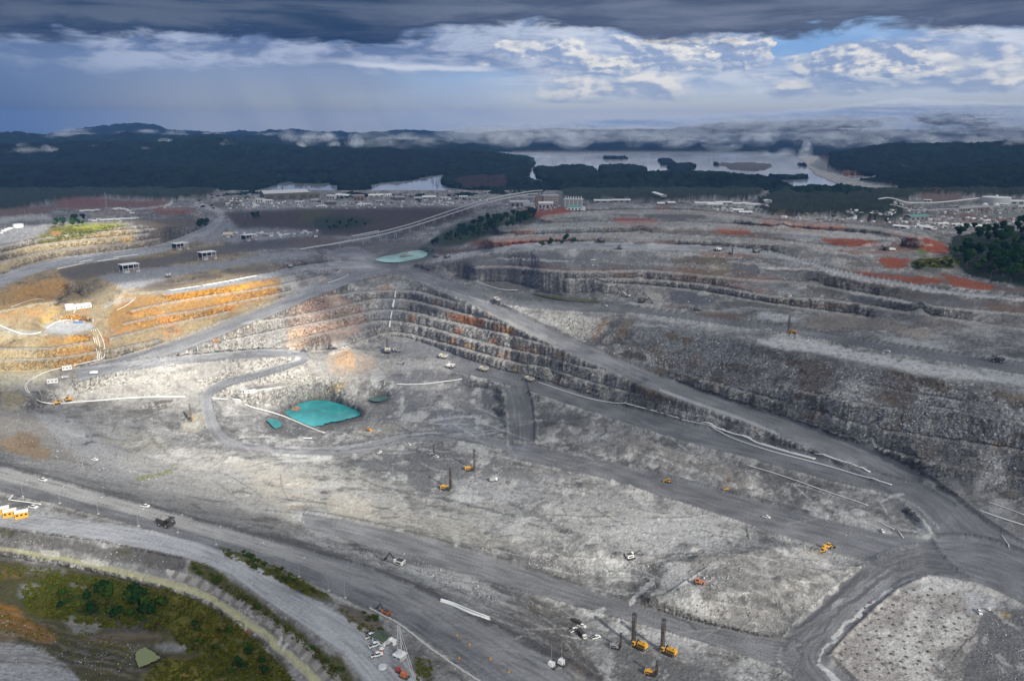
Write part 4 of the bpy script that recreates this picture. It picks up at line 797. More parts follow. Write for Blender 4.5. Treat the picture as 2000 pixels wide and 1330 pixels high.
# pit floor detail
for poly, c, a, nz in [
    ([(760, 735), (860, 730), (960, 745), (985, 790), (990, 850), (880, 850), (760, 840), (720, 800)], (0.185, 0.185, 0.19), .85, .4), ([(905, 755), (960, 750), (985, 770), (985, 800), (940, 790), (910, 775)], (0.13, 0.132, 0.14), .8, .5), ([(830, 765), (920, 760), (940, 790), (880, 800), (820, 790)], (0.23, 0.225, 0.22), .7, .4), ([(790, 755), (860, 745), (900, 750), (850, 768)], (0.33, 0.325, 0.31), .7, .4), ([(855, 815), (900, 822), (960, 845), (930, 850), (860, 840)], (0.24, 0.25, 0.275), .8, .5), ([(760, 700), (860, 705), (900, 720), (860, 735), (780, 725)], (0.27, 0.265, 0.26), .8, .5), ([(800, 720), (880, 724), (860, 738), (808, 734)], (0.14, 0.14, 0.145), .8, .4),
    ([(690, 835), (760, 825), (820, 832), (740, 850), (680, 852)], (0.30, 0.28, 0.24), .6, .4), ([(555, 840), (600, 836), (610, 850), (560, 858)], (0.10, 0.10, 0.10), .7, .4), ([(470, 790), (520, 800), (520, 850), (470, 850), (450, 810)], (0.24, 0.235, 0.23), .7, .4), ([(720, 770), (760, 800), (740, 815), (690, 790)], (0.20, 0.195, 0.185), .7, .5),
    ([(740, 890), (860, 882), (1000, 900), (1060, 935), (1000, 965), (860, 970), (760, 945), (660, 905)], (0.17, 0.172, 0.172), .85, .4), ([(880, 935), (1000, 930), (1080, 950), (1000, 985), (900, 975)], (0.30, 0.30, 0.30), .7, .8), ([(880, 965), (940, 962), (945, 980), (890, 985)], (0.46, 0.46, 0.455), .8, .3), ([(960, 965), (1010, 960), (1020, 975), (970, 980)], (0.42, 0.42, 0.42), .6, .6),
    ([(720, 1000), (850, 1010), (960, 1040), (1000, 1075), (880, 1060), (760, 1035)], (0.30, 0.285, 0.24), .6, .5), ([(640, 1015), (780, 1020), (760, 1040), (650, 1040)], (0.33, 0.315, 0.27), .6, .4),
    ([(1000, 1085), (1100, 1090), (1290, 1098), (1285, 1125), (1100, 1125), (1010, 1110)], (0.17, 0.17, 0.168), .7, .5), ([(1240, 1098), (1285, 1098), (1284, 1112), (1240, 1108)], (0.08, 0.075, 0.072), .8, .3), ([(1090, 1088), (1200, 1086), (1285, 1110), (1200, 1120), (1100, 1108)], (0.34, 0.34, 0.335), .5, .9), ([(1320, 1100), (1420, 1085), (1500, 1080), (1600, 1090), (1650, 1110), (1560, 1160), (1420, 1170), (1320, 1150)], (0.27, 0.26, 0.245), .7, .5), ([(1330, 1115), (1370, 1120), (1365, 1132), (1332, 1128)], (0.45, 0.45, 0.44), .7, .5), ([(1300, 1160), (1430, 1170), (1560, 1200), (1520, 1245), (1400, 1225)], (0.235, 0.225, 0.215), .8, .4), ([(1330, 1170), (1430, 1185), (1430, 1215), (1350, 1200)], (0.40, 0.385, 0.36), .5, .9), ([(1500, 1065), (1600, 1075), (1680, 1105), (1620, 1120), (1540, 1100)], (0.31, 0.305, 0.30), .7, .6), ([(1480, 1030), (1520, 1030), (1522, 1060), (1490, 1068)], (0.12, 0.12, 0.12), .8, .4), ([(1560, 1070), (1640, 1080), (1600, 1090)], (0.32, 0.29, 0.25), .6, .4),
    ([(1090, 830), (1180, 820), (1260, 850), (1240, 870), (1150, 870), (1090, 860)], (0.23, 0.225, 0.215), .8, .5), ([(1120, 850), (1180, 840), (1200, 855), (1150, 862)], (0.36, 0.365, 0.37), .6, .6), ([(1080, 840), (1140, 836), (1150, 850), (1100, 856)], (0.13, 0.13, 0.13), .6, .6), ([(1230, 850), (1330, 885), (1440, 915), (1420, 940), (1300, 915), (1220, 890)], (0.24, 0.225, 0.205), .8, .4), ([(1420, 920), (1480, 935), (1460, 965), (1410, 950)], (0.28, 0.245, 0.20), .7, .4), ([(1320, 925), (1400, 948), (1400, 956), (1330, 938)], (0.36, 0.39, 0.385), .7, .5),
    ([(1740, 965), (1800, 970), (1830, 1020), (1830, 1050), (1780, 1068), (1800, 1030), (1800, 990)], (0.42, 0.42, 0.42), .8, .4), ([(1720, 970), (1790, 975), (1800, 1020), (1760, 1030), (1725, 1005)], (0.165, 0.165, 0.168), .9, .4), ([(1780, 1030), (1820, 1030), (1815, 1045), (1785, 1045)], (0.16, 0.16, 0.165), .8, .4), ([(1620, 985), (1720, 1010), (1800, 1055), (1760, 1060), (1650, 1020)], (0.29, 0.285, 0.275), .7, .6),
    ([(1630, 1200), (1720, 1145), (1800, 1115), (1900, 1125), (1960, 1150), (1960, 1200), (1890, 1290), (1860, 1360), (1760, 1360), (1600, 1310)], (0.30, 0.28, 0.265), .9, .3), ([(1750, 1130), (1830, 1115), (1880, 1130), (1930, 1150), (1840, 1160), (1790, 1155), (1740, 1160)], (0.44, 0.44, 0.43), .8, .7), ([(1755, 1138), (1800, 1135), (1790, 1155), (1750, 1155)], (0.17, 0.165, 0.16), .7, .6), ([(1730, 1165), (1765, 1165), (1760, 1178), (1732, 1176)], (0.15, 0.145, 0.14), .8, .3), ([(1780, 1180), (1830, 1180), (1800, 1250), (1760, 1265)], (0.42, 0.415, 0.395), .7, .7), ([(1830, 1200), (1900, 1200), (1880, 1250), (1830, 1270), (1815, 1240)], (0.40, 0.40, 0.38), .7, .9), ([(1880, 1160), (1940, 1160), (1950, 1190), (1900, 1200)], (0.36, 0.37, 0.385), .7, .6), ([(1920, 1195), (2060, 1180), (2100, 1300), (2000, 1400), (1860, 1400), (1880, 1300)], (0.145, 0.147, 0.15), .9, .4), ([(1946, 1195), (1972, 1197), (1970, 1210), (1948, 1208)], (0.42, 0.30, 0.12), .6, .3), ([(1840, 1260), (1900, 1270), (1880, 1330), (1820, 1330)], (0.16, 0.16, 0.155), .7, .6),
    ([(1900, 990), (2020, 1010), (2020, 1090), (1960, 1075), (1910, 1020)], (0.20, 0.198, 0.195), .8, .5), ([(1960, 1048), (2010, 1048), (2010, 1075), (1970, 1070)], (0.34, 0.34, 0.335), .6, .6),
    ([(1120, 1210), (1210, 1205), (1300, 1230), (1400, 1280), (1440, 1330), (1300, 1360), (1180, 1330), (1130, 1270)], (0.235, 0.235, 0.235), .8, .4), ([(1190, 1215), (1225, 1210), (1225, 1240), (1200, 1235)], (0.40, 0.40, 0.40), .8, .3), ([(1240, 1230), (1380, 1240), (1400, 1275), (1280, 1260)], (0.35, 0.35, 0.345), .7, .5), ([(1200, 1260), (1330, 1290), (1440, 1330), (1300, 1370), (1190, 1320)], (0.14, 0.14, 0.14), .8, .5), ([(1120, 1190), (1210, 1180), (1220, 1200), (1130, 1215)], (0.39, 0.39, 0.385), .7, .5), ([(1440, 1290), (1500, 1290), (1500, 1340), (1440, 1340)], (0.37, 0.37, 0.365), .5, .8),
    ([(560, 1045), (700, 1090), (780, 1110), (860, 1150), (950, 1190), (900, 1160), (800, 1110), (690, 1070), (580, 1030)], (0.36, 0.36, 0.35), .6, .8), ([(800, 1105), (880, 1110), (960, 1145), (985, 1170), (900, 1150), (820, 1125)], (0.47, 0.465, 0.45), .85, .5), ([(560, 1020), (620, 1030), (700, 1060), (640, 1060), (580, 1045)], (0.22, 0.215, 0.205), .6, .5), ([(760, 1060), (860, 1085), (850, 1105), (780, 1090)], (0.15, 0.148, 0.14), .6, .5), ([(1000, 1260), (1060, 1250), (1110, 1280), (1100, 1310), (1030, 1290)], (0.10, 0.10, 0.105), .8, .4), ([(1000, 1195), (1080, 1225), (1130, 1290), (1150, 1340), (1120, 1330), (1060, 1260)], (0.235, 0.215, 0.205), .8, .4), ([(1100, 1300), (1140, 1310), (1140, 1330), (1100, 1325)], (0.28, 0.21, 0.17), .7, .3),
    # slope left of the pit
    ([(0, 800), (60, 800), (120, 860), (180, 900), (100, 900), (0, 870)], (0.25, 0.235, 0.21), .85, .5), ([(0, 850), (50, 855), (110, 885), (90, 900), (20, 885), (0, 880)], (0.30, 0.20, 0.10), .8, 1.0), ([(60, 800), (160, 830), (220, 880), (280, 940), (200, 925), (120, 870)], (0.30, 0.30, 0.30), .8, .4), ([(30, 840), (80, 850), (75, 880), (40, 870)], (0.24, 0.155, 0.07), .7, .6), ([(0, 760), (60, 770), (40, 800), (0, 800)], (0.30, 0.255, 0.15), .7, .6), ([(130, 835), (170, 850), (165, 860), (125, 845)], (0.42, 0.42, 0.41), .6, .5), ([(300, 960), (420, 985), (520, 1010), (430, 1020), (330, 985)], (0.22, 0.215, 0.205), .6, .5),
    # green hollow and verges
    ([(-60, 1090), (120, 1105), (260, 1130), (360, 1160), (440, 1200), (520, 1265), (580, 1340), (560, 1400), (-60, 1400)], (0.068, 0.062, 0.026), .97, .1),
    ([(40, 1150), (120, 1120), (200, 1130), (320, 1150), (330, 1200), (260, 1225), (120, 1215), (50, 1190)], (0.042, 0.062, 0.010), .95, .3), ([(45, 1170), (110, 1160), (110, 1205), (60, 1205)], (0.075, 0.075, 0.012), .8, .5), ([(330, 1150), (420, 1190), (500, 1270), (570, 1340), (420, 1340), (400, 1270), (320, 1220)], (0.105, 0.095, 0.018), .9, .5), ([(300, 1285), (420, 1290), (420, 1400), (260, 1400)], (0.13, 0.115, 0.016), .9, .4), ([(400, 1250), (500, 1290), (560, 1350), (480, 1370)], (0.050, 0.058, 0.012), .9, .4),
    ([(125, 1205), (200, 1200), (215, 1225), (180, 1240), (128, 1235)], (0.22, 0.215, 0.20), .9, .4), ([(215, 1200), (300, 1225), (300, 1240), (200, 1240)], (0.09, 0.085, 0.085), .8, .4), ([(160, 1240), (300, 1235), (330, 1245), (180, 1255)], (0.15, 0.12, 0.09), .8, .4), ([(300, 1255), (350, 1250), (380, 1270), (320, 1278)], (0.24, 0.235, 0.23), .85, .5), ([(50, 1240), (120, 1245), (260, 1280), (270, 1310), (160, 1310), (80, 1275)], (0.045, 0.043, 0.042), .95, .3),
    ([(-60, 1170), (30, 1180), (60, 1215), (110, 1240), (100, 1260), (30, 1240), (-60, 1220)], (0.30, 0.145, 0.03), .95, .4), ([(-60, 1215), (20, 1225), (35, 1260), (10, 1280), (-60, 1270)], (0.27, 0.185, 0.115), .9, .4), ([(-60, 1265), (40, 1250), (120, 1280), (170, 1340), (170, 1400), (-60, 1400)], (0.31, 0.31, 0.32), .95, .3), ([(0, 1110), (60, 1112), (60, 1125), (0, 1130)], (0.16, 0.10, 0.04), .8, .5), ([(40, 1140), (90, 1140), (60, 1165), (40, 1160)], (0.25, 0.25, 0.245), .8, .5), ([(140, 1135), (190, 1140), (180, 1150), (140, 1150)], (0.21, 0.195, 0.17), .7, .5), ([(40, 1105), (130, 1110), (130, 1122), (45, 1120)], (0.22, 0.22, 0.22), .7, .6),
    ([(384, 1240), (402, 1240), (405, 1252), (390, 1250)], (0.50, 0.16, 0.06), .8, .3), ([(408, 1240), (432, 1236), (428, 1250), (410, 1252)], (0.52, 0.18, 0.06), .8, .3), ([(450, 1218), (490, 1225), (500, 1245), (470, 1240)], (0.36, 0.14, 0.06), .7, .5), ([(355, 1318), (385, 1318), (385, 1335), (355, 1335)], (0.30, 0.17, 0.06), .6, .4),
    ([(428, 1066), (470, 1075), (540, 1105), (600, 1135), (650, 1165), (660, 1185), (600, 1165), (520, 1130), (440, 1085)], (0.055, 0.058, 0.016), .95, .35), ([(660, 1180), (740, 1205), (770, 1250), (760, 1265), (700, 1230), (650, 1195)], (0.11, 0.09, 0.065), .85, .5), ([(375, 1095), (400, 1100), (500, 1170), (580, 1230), (660, 1290), (700, 1340), (660, 1340), (590, 1260), (500, 1200), (400, 1130), (372, 1115)], (0.060, 0.062, 0.018), .95, .3), ([(0, 1035), (120, 1050), (260, 1080), (370, 1098), (360, 1120), (250, 1100), (100, 1070), (0, 1055)], (0.14, 0.135, 0.125), .85, .6), ([(250, 1068), (370, 1090), (365, 1115), (260, 1095)], (0.10, 0.097, 0.095), .8, .6), ([(225, 1070), (250, 1072), (245, 1085), (225, 1082)], (0.06, 0.06, 0.018), .7, .4), ([(0, 1030), (30, 1034), (30, 1046), (0, 1045)], (0.05, 0.055, 0.02), .7, .4), ([(100, 985), (160, 1000), (240, 1015), (290, 1030), (200, 1020), (110, 1000)], (0.16, 0.15, 0.13), .8, .6), ([(805, 1280), (840, 1285), (850, 1330), (815, 1340)], (0.055, 0.06, 0.018), .9, .4), ([(760, 1250), (800, 1255), (900, 1330), (840, 1340)], (0.16, 0.155, 0.15), .6, .5),
    ([(690, 1215), (760, 1235), (800, 1290), (860, 1360), (740, 1360), (700, 1290)], (0.27, 0.265, 0.26), .7, .3),
    ([(0, 1000), (60, 985), (140, 1005), (260, 1035), (360, 1062), (300, 1070), (120, 1048), (0, 1030)], (0.29, 0.288, 0.28), .85, .3),
]:
    paint(pmask(poly, 4.0), c, a, nz, n_small)

for _ in range(150):                     # mixed spoil on the terraces: brown, dark, rusty and pale lenses
    u0, v0 = rsx0.uniform(1000, 2100), rsx0.uniform(404, 650)
    if v0 > 410 + (u0 - 1000) * .02 + 160 and rsx0.rand() < .5:
        continue
    Lh, Hh = rsx0.uniform(14, 75), rsx0.uniform(1.6, 5.5) * (0.6 + (v0 - 400) / 200)
    c = [(0.09, 0.085, 0.08), (0.17, 0.115, 0.08), (0.26, 0.12, 0.07), (0.36, 0.355, 0.35), (0.20, 0.20, 0.215), (0.13, 0.10, 0.08)][rsx0.randint(6)]
    paint(smask([(u0 - Lh, v0 - Lh * .05, Hh * .5), (u0, v0, Hh), (u0 + Lh, v0 + Lh * rsx0.uniform(-.02, .16), Hh * .4)], 3, 2.0), c, rsx0.uniform(.35, .75), 0.6, n_small)
for P in ([(1016, 408), (1110, 403), (1125, 414), (1060, 428), (1030, 420)], [(985, 468), (1060, 464), (1120, 466), (1100, 476), (1000, 482)], [(1200, 426), (1290, 428), (1284, 441), (1208, 440)], [(1480, 428), (1580, 434), (1660, 441), (1640, 449), (1560, 445), (1484, 439)], [(1604, 467), (1660, 465), (1724, 472), (1700, 486), (1632, 481)], [(1770, 460), (1830, 468), (1862, 488), (1836, 498), (1784, 482)], [(1712, 508), (1745, 500), (1782, 510), (1772, 523), (1732, 524)], [(1668, 532), (1760, 538), (1840, 545), (1848, 556), (1750, 551), (1680, 543)], [(1846, 536), (1904, 548), (1955, 562), (1930, 568), (1856, 560)], [(1395, 445), (1462, 444), (1468, 458), (1416, 460)]):
    paint(pmask(P, 2.0), (0.29, 0.074, 0.032), .88, 0.8, n_small)
for _ in range(110):                     # slides and outcrops on the rubble slope
    u0, v0 = rsx0.uniform(1180, 2080), 0
    top = np.interp(u0, [1180, 1300, 1500, 1700, 2000], [622, 640, 682, 716, 762]); bot = np.interp(u0, [1180, 1300, 1500, 1700, 2000], [700, 745, 815, 895, 990])
    v0 = rsx0.uniform(top + 4, bot - 8)
    if rsx0.rand() < .45:
        paint(pmask([(u0 - 18 * rsx0.rand() - 6, v0), (u0 + 6, v0 - 3), (u0 + 30 * rsx0.rand() + 8, v0 + 8), (u0 + 20 * rsx0.rand(), v0 + 16), (u0 - 10, v0 + 10)], 1.5), [(0.06, 0.057, 0.055), (0.10, 0.085, 0.07), (0.15, 0.115, 0.075)][rsx0.randint(3)], rsx0.uniform(.5, .9), 0.5, streak)
    else:
        paint(smask([(u0, v0, 3), (u0 - 14, v0 + 26, 8), (u0 - 30, v0 + 52, 12)], 5, 5), [(0.13, 0.11, 0.095), (0.30, 0.295, 0.285), (0.17, 0.165, 0.165)][rsx0.randint(3)], rsx0.uniform(.3, .6), 0.5, n_small)
for k in range(26):
    t_ = k / 25.0
    q = [(-60 + 20 * t_, 1178 + 120 * t_), (40 + 30 * t_, 1196 + 100 * t_), (150 + 40 * t_, 1236 + 80 * t_), (280 + 60 * t_, 1262 + 90 * t_)]
    paint(smask(q, rsx0.uniform(.8, 2.6), 2, True, 2), [(0.08, 0.075, 0.065), (0.17, 0.15, 0.12), (0.25, 0.24, 0.225), (0.14, 0.085, 0.035), (0.055, 0.06, 0.018)][k % 5], rsx0.uniform(.2, .5), 0.8, n_small)
for k in range(12):
    q = [(395 + 12 * k, 1262 + 3 * k), (420 + 13 * k, 1300 + 3 * k), (430 + 15 * k, 1345)]
    paint(smask(q, 2.4, 2, True, 1), [(0.045, 0.05, 0.012), (0.095, 0.085, 0.018)][k % 2], .6, 0.5, n_small)
# --- concrete-lined bank of the drain, and the drain bed itself
drain_line = [(-330, 1008), (0, 1070), (100, 1086), (170, 1099), (250, 1118), (330, 1137), (400, 1160), (450, 1190), (500, 1222), (560, 1275), (600, 1310), (640, 1352), (700, 1440)]
dm = smask([(u, v, 4 + 5.5 * max(0, (u - 100) / 500)) for u, v in drain_line], 8, 2, False)
paint(dm, (0.315, 0.30, 0.215), 0.95, 0.45)
paint(smask([(u, v + 3, 2.5 + 3 * max(0, (u - 100) / 500)) for u, v in drain_line], 3, 3, True), (0.36, 0.35, 0.19), 0.7, 0.4)
bank = pmask([(322, 1110), (350, 1116), (400, 1136), (450, 1158), (500, 1186), (560, 1226), (608, 1264), (655, 1312), (700, 1360), (664, 1365), (622, 1315), (580, 1272), (510, 1211), (455, 1178), (400, 1151), (330, 1129)], 1.5, False)
SMOOTHZ = np.maximum(dm, blur(bank, 2))
paint(bank, (0.27, 0.255, 0.235), 0.95)
paint(bank * sstep(MV - 0.02 * MU, 1125, 1108), (0.42, 0.405, 0.38), 0.7)
paint(bank * sstep(np.sin((MU * 0.8 + MV * 0.6) * 0.26 + 2.0 * n_big), 0.2, 0.5), (0.165, 0.15, 0.135), 0.75)
for poly in ([(82, 1074), (115, 1076), (120, 1088), (80, 1084)], [(160, 1090), (215, 1096), (212, 1108), (158, 1100)], [(548, 1243), (556, 1240), (548, 1262), (540, 1258)], [(558, 1256), (566, 1253), (556, 1272), (550, 1268)]):
    paint(pmask(poly, 1.0, False), (0.44, 0.42, 0.37), 0.9)

# --- haul roads: packed grey gravel with wheel tracks, windrows with painted shade and light lines
BUMP = np.zeros(MU.shape, np.float32)
ROADM = np.zeros(MU.shape, np.float32)
_RS = 1.0


def road_coords(P, reach=1.6):
    T = np.gradient(P[:, :2], axis=0); T /= np.maximum(np.linalg.norm(T, axis=1), 1e-6)[:, None]
    N = np.stack([-T[:, 1], T[:, 0]], 1)
    dd = np.full(MU.shape, 9.0, np.float32); aa = np.zeros(MU.shape, np.float32)
    s = np.concatenate([[0], np.cumsum(np.hypot(*np.diff(P[:, :2], axis=0).T))])
    for q in range(len(P)):
        hw = P[q, 3]; n = int(hw * reach / 0.7) + 1
        t = np.linspace(-reach, reach, 2 * n + 1)
        uu = P[q, 0] + N[q, 0] * t * hw; vv = P[q, 1] + N[q, 1] * t * hw
        j = np.round((uu - mu[0]) / MS).astype(int); i = np.round((vv - mv[0]) / MS).astype(int)
        ok = (i >= 0) & (i < MH) & (j >= 0) & (j < MW)
        i, j, t = i[ok], j[ok], t[ok]
        better = np.abs(t) < np.abs(dd[i, j])
        dd[i[better], j[better]] = t[better]; aa[i[better], j[better]] = s[q]
    return dd, aa


ROAD_TINT = {'perimeter_road': (0.165, 1), 'service_road': (0.285, 0), 'west_ramp': (0.20, 1), 'west_return': (0.20, 1), 'terrace_road': (0.25, 1), 'valley_track': (0.17, 1), 'plateau_road': (0.27, 0), 'bench_ledge_road': (0.25, 0), 'drop_ramp': (0.15, 1), 'conveyor_road': (0.21, 0), 'upper_pit_road': (0.155, 1), 'pit_road': (0.158, 1), 'south_ramp': (0.155, 1), 'ridge_road': (0.175, 1), 'bench_road': (0.16, 1)}
for name, P in ROADS.items():
    Pm = P.copy()
    if name in ('perimeter_road',):
        Pm[:, 3] *= 1.05
    dd, aa = road_coords(Pm)
    ragged = dd + n_small * 0.10 + n_mid * 0.08
    m = 1 - sstep(np.abs(ragged), 0.88, 1.05)
    tone, wind = ROAD_TINT.get(name, (0.165, 0))
    tracks = perlin(dd * 5.0, aa / 70.0, 31) * 0.5 + perlin(dd * 12.0, aa / 45.0, 33) * 0.5
    fade = 1.0
    g = tone * 1.08 * (1 + 0.42 * tracks + 0.22 * n_mid + 0.35 * np.clip(n_big, -.5, .6))
    a = np.clip(m * 0.96, 0, 1)[..., None]
    COLR[:] = COLR * (1 - a) + a * g[..., None] * np.array([0.985, 1.0, 1.035])
    if name == 'perimeter_road':      # dry dust on the far lane, watered gravel on the near one
        u_t = sstep(MU, 760, 480)
        paint(m * (1 - sstep(dd, -0.05 + 0.15 * n_mid, 0.25)) * (0.35 + 0.65 * u_t) * (dd < 5), (0.33, 0.325, 0.31), 0.75, 0.5, tracks)
    if name == 'ridge_road':
        paint(smask([(880, 588), (940, 608), (1020, 645), (1080, 668)], 6, 5), (0.30, 0.295, 0.285), 0.6, 0.4)
        paint(smask([(1290, 762), (1380, 795), (1460, 822), (1520, 848)], 2.5, 4, False), (0.36, 0.36, 0.355), 0.75, 0.2)
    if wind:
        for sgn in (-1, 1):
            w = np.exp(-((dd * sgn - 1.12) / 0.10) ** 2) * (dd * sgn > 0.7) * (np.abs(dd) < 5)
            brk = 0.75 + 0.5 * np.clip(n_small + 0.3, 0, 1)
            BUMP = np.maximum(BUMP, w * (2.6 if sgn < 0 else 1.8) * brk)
            if sgn < 0:  # dark line painted in as the windrow's shaded side
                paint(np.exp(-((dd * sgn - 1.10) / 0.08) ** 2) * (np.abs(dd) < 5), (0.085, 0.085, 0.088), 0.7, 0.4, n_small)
            else:  # light line painted along the opposite windrow
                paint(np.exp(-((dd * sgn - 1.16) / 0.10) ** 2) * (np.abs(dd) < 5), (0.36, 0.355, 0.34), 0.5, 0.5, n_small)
    ROADM = np.maximum(ROADM, m)
# worn ruts, drains and tracks across the floors
for pts, hw, c, a in [
    ([(1690, 1118), (1640, 1160), (1580, 1215), (1530, 1262)], 9, (0.075, 0.075, 0.08), .65), ([(1740, 1120), (1680, 1160), (1620, 1215), (1560, 1270)], 2.5, (0.08, 0.08, 0.083), .6), ([(1755, 1110), (1700, 1140), (1640, 1190)], 1.6, (0.085, 0.085, 0.088), .6), ([(1655, 1180), (1600, 1235), (1560, 1275), (1540, 1330)], 1.6, (0.09, 0.09, 0.09), .6),
    ([(1028, 770), (1040, 800), (1046, 840), (1035, 860)], 3.5, (0.075, 0.075, 0.08), .75), ([(1020, 760), (1028, 800), (1030, 850)], 1.5, (0.085, 0.085, 0.09), .6), ([(1038, 758), (1055, 780), (1062, 800)], 1.5, (0.10, 0.10, 0.10), .6),
    ([(480, 868), (620, 882), (720, 876), (800, 852), (840, 848), (900, 858), (960, 872)], 1.2, (0.085, 0.085, 0.085), .6), ([(655, 908), (690, 930), (740, 950), (800, 965), (860, 970), (900, 985), (980, 1000), (1060, 1030)], 1.8, (0.10, 0.115, 0.11), .7), ([(1000, 985), (1080, 1020), (1130, 1050)], 4, (0.13, 0.13, 0.13), .5), ([(1130, 945), (1060, 985), (1010, 1020)], 4, (0.14, 0.14, 0.138), .5),
    ([(1080, 1030), (1150, 1050), (1200, 1085)], 2, (0.09, 0.09, 0.09), .6), ([(1290, 1090), (1330, 1085), (1370, 1078)], 2.5, (0.11, 0.11, 0.11), .6), ([(1230, 1180), (1260, 1150), (1275, 1135)], 4, (0.40, 0.40, 0.39), .8), ([(1220, 1175), (1225, 1150), (1240, 1130)], 2, (0.10, 0.10, 0.10), .6),
    ([(1290, 1185), (1330, 1210), (1380, 1235), (1430, 1248)], 2.2, (0.09, 0.09, 0.092), .7), ([(1010, 1175), (1050, 1200), (1090, 1240), (1110, 1270)], 5, (0.11, 0.108, 0.105), .6), ([(1000, 1205), (1080, 1250), (1150, 1300), (1180, 1340)], 5, (0.10, 0.10, 0.105), .6), ([(1150, 1205), (1180, 1190)], 5, (0.40, 0.40, 0.395), .6),
    ([(1240, 880), (1310, 905), (1390, 930), (1420, 940)], 2.5, (0.35, 0.37, 0.365), .6), ([(1000, 862), (1050, 866), (1100, 880), (1160, 895)], 2, (0.33, 0.32, 0.31), .5), ([(1170, 852), (1192, 836), (1196, 818)], 2, (0.06, 0.06, 0.065), .8), ([(1100, 828), (1130, 832), (1146, 842)], 1.5, (0.08, 0.08, 0.085), .7), ([(1255, 870), (1265, 878), (1290, 878)], 1.6, (0.08, 0.08, 0.08), .6),
    ([(420, 785), (430, 800), (445, 815)], 4, (0.14, 0.14, 0.14), .5), ([(215, 845), (240, 810), (300, 800), (350, 790)], 2, (0.17, 0.16, 0.13), .6), ([(250, 805), (280, 830), (300, 860), (330, 890)], 3, (0.20, 0.195, 0.18), .6), ([(200, 860), (240, 865), (280, 895)], 3.5, (0.36, 0.34, 0.28), .6), ([(160, 855), (190, 850)], 1.5, (0.06, 0.06, 0.05), .7), ([(155, 868), (185, 862)], 1.5, (0.06, 0.06, 0.05), .7), ([(305, 785), (335, 782)], 3, (0.08, 0.075, 0.07), .7), ([(302, 785), (312, 800)], 3, (0.11, 0.11, 0.11), .6), ([(312, 818), (330, 830)], 2.5, (0.12, 0.12, 0.12), .6), ([(260, 822), (300, 815)], 1.0, (0.10, 0.10, 0.10), .7),
    ([(840, 822), (900, 812), (940, 816)], 2.2, (0.38, 0.385, 0.39), .7), ([(820, 800), (830, 795), (860, 800)], 3, (0.38, 0.38, 0.375), .6), ([(860, 770), (880, 785)], 4, (0.33, 0.33, 0.325), .5), ([(940, 820), (960, 835), (985, 850)], 1.6, (0.10, 0.10, 0.10), .5), ([(875, 793), (882, 797)], 4, (0.42, 0.42, 0.42), .7), ([(930, 822), (950, 826)], 4, (0.42, 0.42, 0.42), .7), ([(800, 842), (850, 838), (845, 832)], 2.5, (0.38, 0.37, 0.35), .5),
    ([(1730, 1000), (1722, 985), (1730, 972), (1760, 965)], 2.5, (0.40, 0.40, 0.40), .6), ([(1600, 1298), (1620, 1320), (1660, 1345)], 4, (0.44, 0.44, 0.435), .7), ([(1625, 1245), (1680, 1195), (1740, 1150)], 3.5, (0.44, 0.44, 0.43), .75), ([(1598, 1290), (1612, 1265), (1630, 1250)], 3, (0.42, 0.42, 0.415), .7), ([(1915, 1225), (1890, 1245), (1860, 1290)], 1.5, (0.05, 0.05, 0.05), .8),
    ([(500, 1016), (520, 1010), (540, 1018)], 5, (0.10, 0.095, 0.08), .5), ([(500, 1000), (600, 970), (720, 962)], 2.5, (0.40, 0.40, 0.39), .5), ([(380, 985), (400, 1000)], 3, (0.12, 0.12, 0.115), .6),
    ([(1500, 525), (1590, 525), (1640, 537), (1700, 551), (1780, 564), (1860, 575), (1960, 583), (2050, 590)], 2.2, (0.40, 0.395, 0.385), .7), ([(1660, 571), (1730, 583), (1800, 597), (1900, 606), (2000, 615)], 1.5, (0.34, 0.335, 0.33), .6), ([(1480, 588), (1550, 600), (1640, 612)], 1.5, (0.34, 0.34, 0.345), .6), ([(1050, 530), (1120, 543)], 1.3, (0.27, 0.27, 0.275), .6),
    ([(0, 610), (60, 596), (112, 588)], 2, (0.40, 0.36, 0.27), .7), ([(0, 640), (40, 652), (100, 648)], 5, (0.33, 0.32, 0.28), .6), ([(200, 600), (240, 585), (262, 585)], 4, (0.30, 0.295, 0.28), .5), ([(255, 410), (300, 405), (335, 400)], 1.8, (0.36, 0.35, 0.33), .7), ([(320, 404), (333, 398), (335, 394)], 2, (0.44, 0.43, 0.41), .8),
    ([(1520, 470), (1650, 490), (1700, 478), (1740, 475)], 3, (0.31, 0.30, 0.295), .6), ([(1540, 455), (1640, 460), (1740, 466), (1820, 480)], 2.5, (0.36, 0.34, 0.33), .6), ([(1430, 420), (1480, 416), (1500, 424), (1640, 430)], 2.5, (0.30, 0.29, 0.28), .6),
]:
    paint(smask(pts, hw, 2.0), c, a, 0.25, n_small)
# bench ledges are dusty and pale, with a shadow line painted along each toe
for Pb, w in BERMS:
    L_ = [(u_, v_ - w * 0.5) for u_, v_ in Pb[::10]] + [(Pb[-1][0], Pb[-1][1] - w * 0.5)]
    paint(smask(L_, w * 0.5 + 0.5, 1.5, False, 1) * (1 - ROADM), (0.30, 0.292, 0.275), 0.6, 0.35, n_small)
    paint(smask([(u_, v_ - w * 0.5 - 1.4) for u_, v_ in L_], 0.9, 1.4, False, 1) * (1 - ROADM), (0.085, 0.075, 0.062), 0.6, 0.6, n_small)  # shadow line painted at the foot of the face above
    paint(smask([(u_, v_ + w * 0.5 + 1.2) for u_, v_ in L_], 0.7, 1.2, False, 1) * (1 - ROADM), (0.36, 0.35, 0.33), 0.4, 0.6, n_small)
